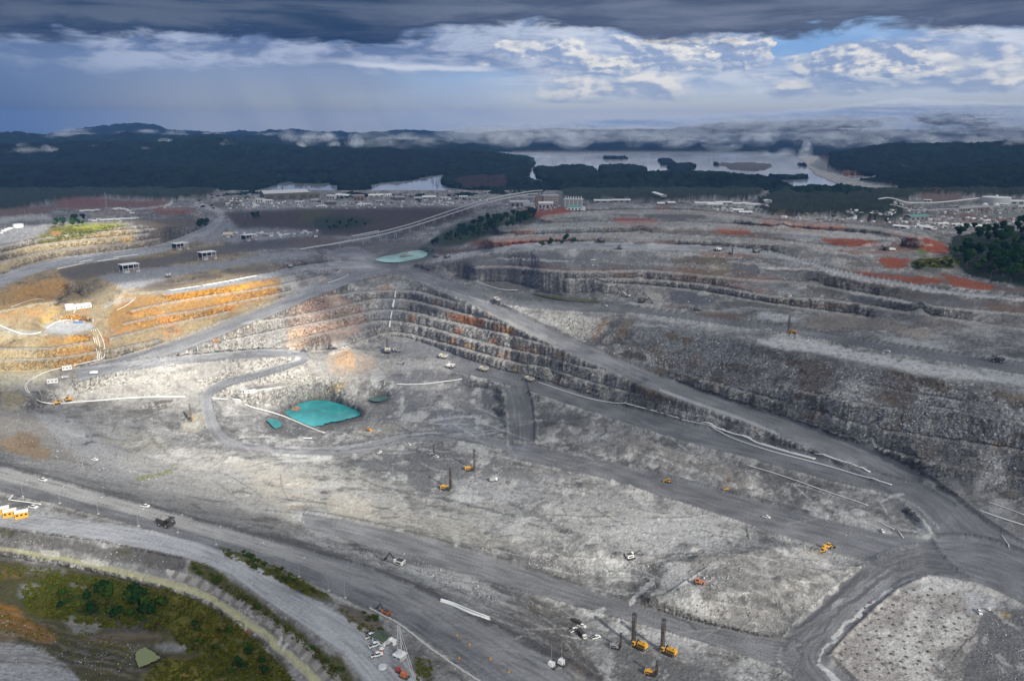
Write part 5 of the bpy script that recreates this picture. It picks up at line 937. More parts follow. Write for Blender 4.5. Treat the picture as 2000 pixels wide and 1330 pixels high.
# plateaus: sheet-washed pale silt, scattered dark muck
silt = sstep(fbm(MX, MY * 0.6, 60, 5, 0.6, seed=40), 0.18, 0.32) * (1 - STEEP) * (1 - ROADM)
low = pmask([(420, 760), (1000, 700), (1700, 980), (2100, 1150), (2100, 1400), (1100, 1400), (560, 1010), (180, 880)], 8)
paint(silt * low, (0.44, 0.44, 0.425), 0.55)
silt2 = sstep(fbm(MX + 90, MY * 0.7, 17, 4, 0.6, seed=41), 0.16, 0.30) * (1 - STEEP) * (1 - ROADM)
paint(silt2 * low, (0.40, 0.397, 0.38), 0.42)
muck = sstep(fbm(MX + 300, MY * 0.7, 42, 5, 0.62, seed=44), 0.22, 0.36) * (1 - ROADM)
paint(muck * low, (0.14, 0.139, 0.137), 0.34)
muck2 = sstep(fbm(MX + 40, MY * 0.8, 12, 4, 0.62, seed=45), 0.22, 0.34) * (1 - ROADM)
paint(muck2 * low, (0.12, 0.119, 0.117), 0.34)
rsx = np.random.RandomState(8)
for _ in range(400):                     # wheel and dozer tracks over the floors
    u0, v0 = rsx.uniform(420, 1720), rsx.uniform(790, 1300)
    ang = rsx.normal(0.30, 0.45); Lh = rsx.uniform(30, 130); bend = rsx.normal(0, .12)
    q = [(u0 + Lh * t * math.cos(ang + bend * t), v0 + Lh * .55 * t * math.sin(ang + bend * t)) for t in (-.5, -.25, 0, .25, .5)]
    dk = rsx.rand() < .55
    if dk and rsx.rand() < .6:
        BUMP = np.maximum(BUMP, 1.6 * smask([(a_, b_ + 1.5) for a_, b_ in q], 1.0, 2.5, False, 1) * (1 - ROADM))
    paint(smask(q, rsx.uniform(.5, 1.7), 1.2, False, 1) * low * (1 - ROADM * .6), (0.10, 0.10, 0.10) if dk else (0.42, 0.42, 0.405), rsx.uniform(.2, .55))
rubble = pmask([(1050, 610), (1300, 640), (1500, 680), (1700, 720), (2100, 780), (2100, 1050), (1900, 940), (1700, 880), (1450, 790), (1200, 705)], 6)
ROCKY = np.clip(ROCKY + 0.8 * rubble + 0.35 * low * (1 - ROADM), 0, 1) * (1 - 0.95 * ROADM)
GREENM = ((COLR[..., 2] < 0.35 * COLR[..., 1]) & (COLR[..., 1] > 0.85 * COLR[..., 0])).astype(np.float32)

FOREST = np.zeros(MU.shape, np.float32)
for P in ([(-310, 424), (0, 412), (60, 405), (110, 393), (180, 385), (240, 387), (330, 393), (380, 387), (410, 384), (428, 372), (428, 360), (-310, 360)], [(1095, 360), (1100, 385), (1140, 397), (1200, 391), (1320, 395), (1360, 388), (1480, 392), (1500, 360)], [(1478, 392), (1505, 385), (1560, 360), (1725, 360), (1742, 392), (1762, 410), (1765, 430), (1700, 434), (1610, 420), (1565, 428), (1530, 414), (1500, 424)], [(1720, 360), (2310, 360), (2310, 386), (1900, 386), (1880, 378), (1800, 378), (1764, 394), (1738, 388)], [(1862, 464), (1900, 458), (2000, 452), (2310, 455), (2310, 590), (2000, 562), (1950, 552), (1890, 540), (1870, 515), (1852, 490)]):
    FOREST = np.maximum(FOREST, pmask(P, 2.0))
cnp = fbm(MX, MY * .5, 26, 3, 0.6, seed=60); cnp2 = fbm(MX, MY * .5, 80, 2, 0.6, seed=61)
_fa = FOREST[..., None] * 0.97
COLR[:] = COLR * (1 - _fa) + _fa * (np.array((0.009, 0.023, 0.012)) * (1 + 0.8 * cnp + 0.6 * cnp2)[..., None])
ROCKY *= 1 - FOREST
ROCKY *= 1 - GREENM * 0.7

# --- relief: joints and buttresses on the faces, lumps and heaps on the floors
faces = STEEP * (1 - ROADM) * (1 - FOREST)
j1 = fbm(MX, MY, 15, 4, 0.55, seed=50, ridge=True); j2 = fbm(MX, MY, 6, 3, 0.6, seed=51, ridge=True)
fd = np.clip(DIST / 900.0, 0.55, 1.6)
disp_n = faces * (2.4 * j1 + 1.4 * j2) * fd * (1 + 0.7 * rubble)
lump = (1 - ROADM) * (1 - 0.6 * STEEP)
disp_z = lump * (0.8 * n_mid + 0.6 * n_small * fd + 0.32 * n_tiny) + rubble * (1.5 * fbm(MX, MY, 7, 3, 0.6, seed=52) + 2.5 * fbm(MX, MY, 40, 3, seed=53)) + BUMP * fd
disp_z += low * (1 - ROADM) * 0.45 * fbm(MX, MY, 14, 4, 0.6, seed=54, ridge=True)
disp_z = disp_z * (1 - FOREST) + FOREST * (9 + 13 * np.abs(cnp) + 9 * cnp2) * np.where(MV > 440, 0.25, 1.0)
POND = np.zeros(MU.shape, np.float32)
for P in ([(545, 803), (590, 783), (622, 777), (662, 782), (704, 801), (712, 814), (640, 834), (600, 830)], [(514, 818), (545, 816), (558, 830), (538, 842), (526, 832)], [(714, 778), (740, 770), (768, 773), (752, 788), (726, 786)], [(725, 506), (760, 497), (800, 489), (846, 487), (840, 505), (800, 513), (740, 514)], [(936, 551), (1000, 548), (1050, 562), (1000, 569), (950, 560)], [(1026, 571), (1060, 568), (1130, 582), (1194, 590), (1120, 592), (1060, 582)], [(256, 1275), (285, 1261), (318, 1285), (268, 1306)]):
    POND = np.maximum(POND, blur(poly_mask(P, MU, MV), 1))
rsh = np.random.RandomState(4)
for _ in range(300):                     # tipped heaps and dozed mounds
    zone = rsh.randint(4)
    hu, hv = [(rsh.uniform(980, 1700), rsh.uniform(960, 1180)), (rsh.uniform(440, 1000), rsh.uniform(740, 1010)), (rsh.uniform(1050, 1720), rsh.uniform(820, 990)), (rsh.uniform(1100, 2000), rsh.uniform(420, 640))][zone]
    iy, ix = int((hv - mv[0]) / MS), int((hu - mu[0]) / MS)
    if ROADM[iy, ix] > .1 or FOREST[iy, ix] > .1:
        continue
    rad = (rsh.uniform(3, 9) if rsh.rand() < .8 else rsh.uniform(9, 16)) * (1.5 if zone == 3 else 1); k = int(rad * PXM[iy, ix] / MS) + 3
    sl_ = (slice(max(0, iy - k), iy + k), slice(max(0, ix - k), ix + k))
    d_ = np.hypot(MX[sl_] - MX[iy, ix], MY[sl_] - MY[iy, ix]) / rad + 0.35 * n_small[sl_]
    hp = np.clip(1 - d_, 0, 1)
    disp_z[sl_] += hp ** 1.2 * rad * rsh.uniform(.15, .42) * (1 - ROADM[sl_])
    tone_ = rsh.choice([.12, .16, .2, .27, .36])
    a_ = (sstep(hp, 0.02, 0.3) * rsh.uniform(.3, .7) * (1 - ROADM[sl_]))[..., None]
    COLR[sl_] = COLR[sl_] * (1 - a_) + a_ * np.array((tone_, tone_ * .985, tone_ * .95))
_m = np.clip(blur(POND, 5) * 2.2, 0, 1) * (1 - 0.4 * np.abs(n_small))
paint(_m, (0.10, 0.098, 0.085), 0.75)
_mk = np.exp(-(((MU - 678) / 20) ** 2 + ((MV - 704) / 15) ** 2))
disp_z = disp_z + 9 * _mk * (1 + 0.3 * n_small)
disp_z *= 1 - np.maximum(POND, 0.9 * SMOOTHZ)
ROCKY *= 1 - SMOOTHZ
DX = MX + NRM[..., 0] * disp_n; DY = MY + NRM[..., 1] * disp_n; DZ = MZ + NRM[..., 2] * disp_n * 0.4 + disp_z
# crisp fractures and broken stone
crack = 1 - sstep(np.abs(fbm(MX + 0.5 * MY, MY * 0.8 + MZ * 1.2, 13, 3, 0.6, seed=62)), 0.012, 0.055)
crack2 = 1 - sstep(np.abs(fbm(MX - 0.4 * MY, MY + MZ * 1.5, 6.5, 2, 0.6, seed=63)), 0.01, 0.06)
spk = sstep(fbm(MX, MY * 0.8 + MZ, 3.4, 2, 0.7, seed=64), 0.28, 0.36)
spd = sstep(fbm(MX + 50, MY * 0.8 + MZ, 4.2, 2, 0.7, seed=65), 0.30, 0.38)
_rock = np.clip(STEEP + 0.9 * rubble, 0, 1) * (1 - ROADM) * (1 - FOREST) * (1 - SMOOTHZ) * (1 - GREENM)
_flr = (1 - STEEP) * (1 - ROADM) * (1 - FOREST) * (1 - SMOOTHZ) * (1 - GREENM)
COLR *= (1 - 0.5 * crack * _rock - 0.35 * crack2 * _rock)[..., None]
COLR *= (1 + 0.55 * spk * _rock - 0.42 * spd * _rock)[..., None]
COLR *= (1 - 0.28 * crack * _flr * sstep(n_mid, -.1, .2) + 0.28 * spk * _flr * sstep(n_small, -.05, .25) - 0.30 * spd * _flr * sstep(-n_small, -.05, .25))[..., None]
_l = COLR.mean(-1, keepdims=True)
COLR *= np.where(_l > 0.12, np.clip((np.maximum(_l, .01) / 0.235), 0.3, 1.3) ** 0.4, 1.0)
COLR = np.clip(COLR * (1 + (0.30 * n_small + 0.20 * n_tiny + 0.10 * n_mid) * (1 - 0.75 * ROADM) * (1 - 0.6 * SMOOTHZ))[..., None], 0.01, 0.85)


def grid_mesh(name, X, Y, Z, colr=None, extra=None, mat=None, kind=None, smooth=True):
    h, w = X.shape
    me = bpy.data.meshes.new(name)
    n = h * w; f = (h - 1) * (w - 1)
    me.vertices.add(n); me.loops.add(f * 4); me.polygons.add(f)
    me.vertices.foreach_set('co', np.stack([X, Y, Z], -1).astype(np.float32).ravel())
    idx = np.arange(n).reshape(h, w)
    q = np.stack([idx[1:, :-1], idx[1:, 1:], idx[:-1, 1:], idx[:-1, :-1]], -1).reshape(-1)
    me.loops.foreach_set('vertex_index', q.astype(np.int32))
    me.polygons.foreach_set('loop_start', (np.arange(f) * 4).astype(np.int32))
    me.polygons.foreach_set('use_smooth', np.full(f, smooth))
    me.update(calc_edges=True)
    if colr is not None:
        a = me.attributes.new('base_tone', 'FLOAT_COLOR', 'POINT')
        a.data.foreach_set('color', np.concatenate([colr, np.ones(colr.shape[:-1] + (1,), np.float32)], -1).astype(np.float32).ravel())
    for k, v in (extra or {}).items():
        a = me.attributes.new(k, 'FLOAT', 'POINT')
        a.data.foreach_set('value', v.astype(np.float32).ravel())
    if mat:
        me.materials.append(mat)
    o = bpy.data.objects.new(name, me)
    COL.objects.link(o)
    if kind:
        o['kind'] = kind
    return o


def new_mat(name):
    m = bpy.data.materials.new(name)
    m.use_nodes = True
    return m, NT(m.node_tree)


gm, G = new_mat('quarry_rock_and_dust')
at = G.node('ShaderNodeAttribute', attribute_name='base_tone')
rk = G.node('ShaderNodeAttribute', attribute_name='broken')
pos = G.node('ShaderNodeNewGeometry').outputs['Position']
nf = G.noise(pos, 0.45, 5, 0.65).outputs[0]
nv = G.node('ShaderNodeTexVoronoi', {'Vector': pos, 'Scale': 0.42}).outputs[0]
fac = G.add(0.68, G.mul(nf, 0.64))
dark = G.mix(G.mul(rk.outputs['Fac'], G.smooth(nv, 0.25, 0.75)), (1.08, 1.08, 1.08), (0.72, 0.72, 0.72))
colr = G.mix(1.0, G.mix(1.0, at.outputs['Color'], dark, 'MULTIPLY'), G.comb(fac, fac, fac), 'MULTIPLY')
bump = G.node('ShaderNodeBump', {'Height': G.add(G.mul(nf, 1.0), G.mul(nv, G.mul(rk.outputs['Fac'], 1.2))), 'Strength': 0.75, 'Distance': 1.3})
bs = G.node('ShaderNodeBsdfPrincipled', {'Base Color': colr, 'Roughness': 0.9, 'Specular IOR Level': 0.2, 'Normal': bump})
G.node('ShaderNodeOutputMaterial', {'Surface': bs})
ground_obj = grid_mesh('quarry_ground', DX, DY, DZ, COLR, {'broken': ROCKY}, gm, 'structure')
print('ground', round(time.time() - T0, 1))


def mesh_at(u, v):
    """the point of the modelled ground seen at (u, v)"""
    x = np.clip((u - mu[0]) / MS, 0, MW - 1.001); y = np.clip((v - mv[0]) / MS, 0, MH - 1.001)
    i = int(y); j = int(x); fy = y - i; fx = x - j
    f = lambda Q: (Q[i, j] * (1 - fx) + Q[i, j + 1] * fx) * (1 - fy) + (Q[i + 1, j] * (1 - fx) + Q[i + 1, j + 1] * fx) * fy
    return Vector((float(f(DX)), float(f(DY)), float(f(DZ))))

# ------------------------------------------------------------------ forest country, lake and hills beyond the mine
def v_tan(v):
    return math.tan(PITCH + math.atan((v - 665) / FOC))


fs = np.arange(-0.98, 0.981, 0.0017)
fy = 2450.0 * np.power(1.0062, np.arange(0, 300))
FX = fy[:, None] * fs[None, :] * 1.0
FY = np.repeat(fy[:, None], len(fs), 1)
LAKE = 170.0
LU, LV = to_uv(FX, FY, LAKE)                     # where the lake level would be seen
HU, _hv = to_uv(FX, FY, 260.0)
f1 = fbm(FX, FY, 1500, 5, 0.55, seed=70); f2 = fbm(FX, FY, 420, 4, 0.55, seed=71)
FZ = 171.0 + 7 * f2 + 0 * FX
RIDGES = [
    (4700, 700, 900, 14, [(-600, 322), (0, 326), (150, 323), (300, 326), (400, 334), (480, 346), (540, 366), (600, 420)]),
    (6500, 800, 900, 20, [(-600, 280), (0, 284), (100, 289), (200, 281), (300, 284), (420, 273), (480, 281), (600, 291), (800, 296), (950, 301), (1030, 312), (1064, 335), (1120, 380)]),
    (9200, 900, 1200, 30, [(-600, 262), (0, 265), (60, 263), (130, 271), (250, 264), (350, 268), (450, 267), (560, 273), (700, 276), (850, 279), (930, 284), (980, 296), (1020, 330)]),
    (11300, 1000, 1100, 24, [(800, 300), (900, 284), (1000, 284), (1100, 284), (1200, 280), (1300, 276), (1400, 278), (1500, 279), (1580, 275), (1700, 272), (2000, 268), (2600, 266)]),
    (13500, 1300, 1600, 40, [(-600, 258), (100, 266), (170, 256), (230, 248), (270, 245), (310, 247), (350, 258), (450, 261), (540, 257), (580, 255), (620, 261), (700, 262), (800, 258), (900, 261), (1100, 264), (1200, 266), (1280, 265), (1320, 258), (1340, 256), (1360, 260), (1420, 266), (1490, 257), (1520, 252), (1560, 257), (1620, 258), (1700, 259), (1800, 256), (2000, 252), (2600, 250)]),
    (6200, 900, 900, 22, [(1480, 400), (1560, 330), (1620, 300), (1680, 290), (1750, 286), (1900, 283), (2600, 280)]),
    (4400, 500, 700, 14, [(1600, 420), (1660, 380), (1720, 352), (1800, 338), (1950, 330), (2600, 325)]),
    (3750, 330, 500, 10, [(990, 440), (1050, 372), (1100, 356), (1180, 347), (1300, 343), (1400, 346), (1480, 352), (1560, 366), (1620, 380), (1700, 400), (1760, 440)]),
    (2950, 260, 260, 7, [(1440, 440), (1500, 385), (1560, 372), (1640, 370), (1700, 382), (1740, 396), (1780, 440)]),
]
for Yr, sf, sb, amp, pts in RIDGES:
    up_, vp_ = np.array(pts, float).T
    vt = np.interp(HU[0], up_, vp_)
    crest = CAMZ - Yr * np.tan(PITCH + np.arctan((vt - 665) / FOC)) - LAKE
    crest = np.maximum(crest, -5)[None, :]
    wob = Yr + 350 * fbm(FX, FY, 2500, 3, seed=int(Yr) % 97)
    d = FY - wob
    prof = np.where(d < 0, np.exp(-(d / sf) ** 2), np.exp(-(d / sb) ** 2))
    FZ = np.maximum(FZ, LAKE + crest * prof * (1 + 0.22 * f2) + amp * f2 * prof)
tail = sstep(FY, 14600, 15600)
FZ = FZ * (1 - tail) + tail * 150
LAKES = [
    [(515, 341), (560, 337), (640, 338), (660, 343), (600, 346), (525, 345)], [(500, 374), (530, 364), (565, 353), (590, 358), (612, 362), (640, 350), (655, 364), (690, 370), (700, 384), (495, 386)], [(690, 374), (716, 362), (752, 356), (800, 352), (850, 343), (880, 339), (868, 354), (856, 362), (885, 371), (958, 374), (960, 385), (690, 388)],
    [(840, 295.5), (1000, 297), (1100, 296.5), (1480, 298), (1560, 299), (1600, 310), (1592, 330), (1630, 345), (1670, 362), (1660, 376), (1560, 378), (1480, 362), (1380, 362), (1150, 362), (1080, 362), (1020, 352), (1045, 325), (1040, 312), (1000, 303), (900, 299)],
    [(1630, 346), (1700, 344), (1716, 350), (1680, 356)],
]
lk = np.zeros(FX.shape, np.float32)
wob_u = LU + 22 * fbm(FX, FY, 420, 5, 0.6, seed=75); wob_v = LV + 6.5 * fbm(FX, FY * 0.7, 420, 5, 0.6, seed=76) * sstep(LV, 297, 318)
for P in LAKES:
    lk = np.maximum(lk, poly_mask(smooth_line(P + [P[0]], 2)[:-1], wob_u, wob_v))
WOODS = [   # wooded spits and drowned islands
    [(650, 352), (680, 344), (716, 350), (722, 372), (690, 377), (655, 374)], [(575, 352), (640, 350), (648, 360), (580, 362)],
    [(1040, 334), (1100, 326), (1160, 328), (1170, 350), (1060, 358)], [(1168, 332), (1200, 324), (1250, 326), (1262, 340), (1200, 346), (1168, 344)],
    [(1283, 314), (1310, 312), (1314, 322), (1290, 324)], [(1308, 324), (1350, 320), (1362, 332), (1330, 338), (1308, 334)],
    [(1180, 309), (1225, 308), (1222, 312), (1182, 312)], [(1395, 321), (1440, 318), (1510, 321), (1500, 332), (1430, 332)],
    [(1505, 346), (1560, 344), (1590, 349), (1530, 353)], [(1558, 320), (1600, 322), (1596, 330), (1562, 328)],
]
wd = np.zeros(FX.shape, np.float32)
for P in WOODS:
    wd = np.maximum(wd, poly_mask(smooth_line(P + [P[0]], 2)[:-1], wob_u, wob_v))
BEACH = [[(1548, 300), (1590, 303), (1612, 318), (1618, 334), (1680, 356), (1755, 369), (1748, 377), (1700, 376), (1640, 362), (1592, 342), (1572, 322)], [(1000, 296.2), (1480, 297.2), (1480, 298.6), (1000, 297.8)], [(1640, 352), (1710, 346), (1700, 352), (1650, 357)]]
bc = np.zeros(FX.shape, np.float32)
for P in BEACH:
    bc = np.maximum(bc, poly_mask(P, LU + 3 * fbm(FX, FY, 120, 3, seed=77), LV))
drown = lk * (1 - wd) * (1 - bc)
land = np.where(wd > 0.5, 172.5 + 4 * sstep(fbm(FX, FY, 120, 2, seed=78), -.4, .4), np.where(bc > 0.5, 173.0, FZ))
FZ = np.where(drown > 0.5, 160.0, land)
wood = (1 - drown) * (1 - bc)
grey_spit = poly_mask([(1390, 318), (1440, 316), (1515, 320), (1505, 334), (1430, 334)], LU, LV)
wood = wood * (1 - grey_spit)
can = fbm(FX * 1.0, FY * 0.45, 30, 3, 0.6, seed=80)
can2 = fbm(FX, FY * 0.4, 90, 3, 0.55, seed=81)
FZ = FZ + wood * (10 + 20 * np.abs(can) + 12 * can2) * sstep(FY, 2450, 2700)
far_c = np.empty(FX.shape + (3,), np.float32)
far_c[:] = np.array((0.007, 0.020, 0.013))
far_c *= np.clip(1 + 1.3 * can + 1.0 * can2 + 0.5 * f1, 0.25, 3)[..., None]
bare = sstep(f2 + 0.5 * can2, 0.62, 0.8) * (FY < 7000)
far_c = far_c * (1 - bare[..., None]) + bare[..., None] * np.array((0.075, 0.060, 0.040))
for P, c in [([(1800, 376), (1880, 374), (1885, 392), (1800, 395)], (0.13, 0.075, 0.05)), ([(1630, 300), (1640, 316), (1600, 312)], (0.16, 0.08, 0.06)), ([(1640, 344), (1660, 352), (1700, 352), (1690, 345)], (0.15, 0.085, 0.06)), ([(780, 288), (840, 287), (840, 294), (785, 295)], (0.14, 0.09, 0.07)), ([(890, 352), (980, 345), (990, 370), (900, 372)], (0.055, 0.045, 0.04))]:
    m = poly_mask(P, wob_u, wob_v)[..., None] * 0.85
    far_c = far_c * (1 - m) + m * np.array(c)
bs_ = np.maximum(bc, grey_spit * 0.9)[..., None]
far_c = far_c * (1 - bs_) + bs_ * (np.array((0.33, 0.325, 0.31)) * np.where(FY > 8000, 0.35, 1.0)[..., None] * (1 + 0.5 * can[..., None]) * (1 - 0.62 * grey_spit[..., None]))
far_c = np.clip(far_c, 0.004, 0.6)
fm, F = new_mat('forest_canopy')
fa = F.node('ShaderNodeAttribute', attribute_name='base_tone')
fp = F.node('ShaderNodeNewGeometry').outputs['Position']
fn = F.noise(fp, 0.06, 4, 0.6).outputs[0]
fcol = F.mix(1.0, fa.outputs['Color'], F.ramp(fn, [(0.25, 0.45), (0.75, 1.55)]), 'MULTIPLY')
fb = F.node('ShaderNodeBump', {'Height': fn, 'Strength': 0.8, 'Distance': 10.0})
F.node('ShaderNodeOutputMaterial', {'Surface': F.node('ShaderNodeBsdfPrincipled', {'Base Color': fcol, 'Roughness': 0.95, 'Specular IOR Level': 0.05, 'Normal': fb})})
grid_mesh('forested_hills', FX[::-1], FY[::-1], FZ[::-1], far_c[::-1], None, fm, 'structure')


def sheet(name, corners_xyz, mat, kind='structure'):
    me = bpy.data.meshes.new(name)
    me.from_pydata([tuple(c) for c in corners_xyz], [], [tuple(range(len(corners_xyz)))])
    me.materials.append(mat)
    o = bpy.data.objects.new(name, me); COL.objects.link(o)
    if kind:
        o['kind'] = kind
    return o


def water_mat(name, col, rough, bump_scale, bump, spec=0.5):
    m, N = new_mat(name)
    p = N.node('ShaderNodeNewGeometry').outputs['Position']
    n = N.noise(p, bump_scale, 6, 0.65)
    big = N.noise(p, bump_scale * 0.02, 4, 0.6).outputs[0]
    c = N.mix(N.smooth(big, 0.38, 0.62), tuple(x * 0.62 for x in col), tuple(min(1, x * 1.2) for x in col))
    b = N.node('ShaderNodeBump', {'Height': n.outputs[0], 'Strength': bump, 'Distance': 0.5})
    N.node('ShaderNodeOutputMaterial', {'Surface': N.node('ShaderNodeBsdfPrincipled', {'Base Color': c, 'Roughness': rough, 'Specular IOR Level': spec, 'IOR': 1.33, 'Normal': b})})
    return m


lake_m = water_mat('silty_lake_water', (0.44, 0.46, 0.50), 0.08, 0.05, 0.08, 0.8)
sheet('lake_water', [(-3600, 3350, LAKE), (5200, 3350, LAKE), (9000, 12000, LAKE), (-9000, 12000, LAKE)], lake_m)


def pond(name, z, poly, mat, n=2):
    P = np.array(poly, float) if n == 0 else smooth_line(list(poly) + [poly[0]], n)[:-1]
    P = resample(np.concatenate([P, P[:1]]), 1.5)[:-1]
    P = P + np.stack([perlin(P[:, 0] / 5, P[:, 1] / 4, 3) * 2.2, perlin(P[:, 0] / 5, P[:, 1] / 4, 9) * 1.1], 1) * (3 - n) / 3
    x, y = at_z(P[:, 0], P[:, 1], z)
    c = np.array([x.mean(), y.mean()])
    pts = [(c[0] + (a - c[0]) * 1.02, c[1] + (b - c[1]) * 1.02, z) for a, b in zip(x, y)]
    return sheet(name, pts[::-1], mat)


teal = water_mat('turquoise_sump_water', (0.028, 0.31, 0.325), 0.05, 0.6, 0.12)
mint = water_mat('pale_mint_water', (0.36, 0.62, 0.56), 0.25, 0.5, 0.1)
slate = water_mat('dull_green_water', (0.055, 0.135, 0.12), 0.15, 0.5, 0.1)
olive = water_mat('olive_water', (0.085, 0.085, 0.035), 0.15, 0.5, 0.1)
pond('sump_pond_water', 21.5, [(549, 803), (566, 799), (590, 787), (622, 779), (648, 785), (676, 793), (705, 806), (700, 812), (660, 822), (640, 825), (628, 830), (610, 832), (585, 823), (566, 813)], teal, 0)
pond('side_sump_water', 25.8, [(520, 820), (532, 817), (548, 822), (552, 830), (538, 838), (532, 832)], teal)
pond('small_pond_water', 37.6, [(720, 780), (735, 773), (762, 773), (752, 782), (735, 785)], slate)
pond('settling_pond_water', 160.2, [(733, 506), (752, 500), (772, 498), (790, 491), (838, 489), (832, 502), (800, 509), (772, 513), (742, 511)], mint)
pond('upper_pond_water', 137.6, [(944, 553), (990, 551), (1040, 562), (1000, 567), (962, 564)], slate)
pond('stagnant_pool_water', 138.4, [(1032, 572), (1062, 570), (1100, 580), (1180, 588), (1180, 592), (1110, 588), (1062, 580)], olive)
pond('hollow_pond_water', 158.2, [(264, 1278), (270, 1268), (283, 1264), (296, 1270), (313, 1284), (300, 1291), (286, 1297), (272, 1303), (266, 1292)], water_mat('algae_water', (0.33, 0.37, 0.18), 0.4, 0.5, 0.1), 0)

# ------------------------------------------------------------------ cloud deck overhead (out of view, added to shade the ground and shape the sun gaps)
DECK = 1500.0


def sun_gap(u, v, rad, s, zz=None):
    z = float(bil(ZG, u, v)) if zz is None else zz
    x, y = at_z(u, v, z)
    k = (DECK - z) / SUN_DIR[2]
    return x + SUN_DIR[0] * k, y + SUN_DIR[1] * k, rad, s


GAPS = [sun_gap(40, 690, 130, .6), sun_gap(150, 650, 140, .85), sun_gap(300, 615, 140, .92), sun_gap(440, 585, 115, .95), sun_gap(420, 690, 120, .72), sun_gap(540, 650, 90, .8), sun_gap(600, 740, 90, .8), sun_gap(682, 704, 42, 1.1), sun_gap(330, 780, 110, .68), sun_gap(450, 830, 120, .72), sun_gap(560, 900, 130, .78), sun_gap(440, 940, 120, .85), sun_gap(620, 960, 90, .7), sun_gap(100, 470, 110, .8), sun_gap(230, 455, 90, .7), sun_gap(250, 920, 90, .5),
        sun_gap(900, 640, 110, .35), sun_gap(1000, 650, 90, .45), sun_gap(870, 710, 70, .4), sun_gap(720, 980, 110, .4), sun_gap(1130, 1000, 160, .32), sun_gap(1400, 1020, 140, .25), sun_gap(640, 800, 80, .5), sun_gap(20, 860, 90, .45), sun_gap(150, 990, 110, .3)]
gx = np.array([g[0] for g in GAPS]); gy = np.array([g[1] for g in GAPS])
cx, cyy = gx[:15].mean(), gy[:15].mean()


def axis_lines(lo, hi, c, half, fine, coarse):
    return np.unique(np.concatenate([np.arange(lo, c - half, coarse), np.arange(c - half, c + half, fine), np.arange(c + half, hi + 1, coarse)]))


dxs = axis_lines(-15000, 15000, cx, 1500, 22, 400); dys = axis_lines(-14000, 12400, cyy, 1500, 22, 400)
KX, KY = np.meshgrid(dxs, dys)
gapf = np.zeros(KX.shape)
wx = KX + 60 * fbm(KX, KY, 170, 4, 0.6, seed=91); wy = KY + 60 * fbm(KX, KY, 170, 4, 0.6, seed=92)
for x, y, r_, s_ in GAPS:
    gapf = np.maximum(gapf, s_ * np.exp(-(((wx - x) ** 2 + (wy - y) ** 2) / (r_ * 1.12) ** 2) ** 1.5))
gapf = np.clip(gapf * (1 + 0.25 * fbm(KX, KY, 90, 3, seed=93)), 0, 1)
gloom = sstep(KY, -400, 500) * 0.9 - 0.75 * sstep(KY, 3500, 6500)
thick = 0.75 + 0.12 * gloom + 0.07 * fbm(KX, KY, 900, 4, seed=94)
for u, v, r_, a_ in [(1750, 800, 420, .12), (1250, 520, 380, .05), (1800, 560, 420, .06), (300, 1230, 170, .12), (700, 1180, 160, .06), (650, 440, 600, .14), (1200, 1020, 190, -.14), (1700, 1230, 120, -.08), (900, 700, 180, -.10)]:
    x, y, _r, _s = sun_gap(u, v, r_, a_)
    thick = thick + a_ * np.exp(-((wx - x) ** 2 + (wy - y) ** 2) / r_ ** 2)
thick = np.clip(thick, 0.60, 0.985) * (1 - gapf)
RISE = np.maximum(0, CAMZ + 0.1600 * KY + 30 - DECK)      # base climbs northward to stay out of view and shade the hills
under = DECK + RISE + 70 * (KY < 5500) * fbm(KX, KY, 1400, 4, seed=95) + 90 * gapf
over = DECK + RISE + 330 + 160 * fbm(KX, KY, 1100, 5, seed=96) - 220 * gapf
dm_, D = new_mat('cloud_underside')
da = D.node('ShaderNodeAttribute', attribute_name='thickness'); dg = D.node('ShaderNodeAttribute', attribute_name='gloom')
D.node('ShaderNodeOutputMaterial', {'Surface': D.node('ShaderNodeMixShader', {0: da.outputs['Fac'], 1: D.node('ShaderNodeBsdfTransparent'), 2: D.node('ShaderNodeBsdfTranslucent', {'Color': D.mix(dg.outputs['Fac'], (0.29, 0.31, 0.35), (0.14, 0.155, 0.18))})})})
tm_, D2 = new_mat('cloud_top')
D2.node('ShaderNodeOutputMaterial', {'Surface': D2.node('ShaderNodeMixShader', {0: 0.02, 1: D2.node('ShaderNodeBsdfTransparent'), 2: D2.node('ShaderNodeBsdfDiffuse', {'Color': (0.95, 0.95, 0.95, 1)})})})
deck = grid_mesh('unseen_cloud_deck', KX, KY, under, None, {'thickness': thick, 'gloom': gloom}, dm_, 'structure')
bm = bmesh.new(); bm.from_mesh(deck.data)
n0 = len(bm.verts)
h_, w_ = KX.shape
lay = bm.verts.layers.float.get('thickness')
tv = [bm.verts.new(c) for c in np.stack([KX, KY, over], -1).reshape(-1, 3)]
bm.verts.ensure_lookup_table()
for i in range(h_ - 1):
    for j in range(w_ - 1):
        f = bm.faces.new((tv[i * w_ + j], tv[i * w_ + j + 1], tv[(i + 1) * w_ + j + 1], tv[(i + 1) * w_ + j])); f.material_index = 1; f.smooth = True
rim = [i for i in range(w_)] + [i * w_ + w_ - 1 for i in range(1, h_)] + [(h_ - 1) * w_ + j for j in range(w_ - 2, -1, -1)] + [i * w_ for i in range(h_ - 2, 0, -1)]
for a, b in zip(rim, rim[1:] + rim[:1]):
    bm.faces.new((bm.verts[a], bm.verts[b], tv[b], tv[a])).material_index = 1
bm.to_mesh(deck.data); bm.free()
deck.data.materials.append(tm_)

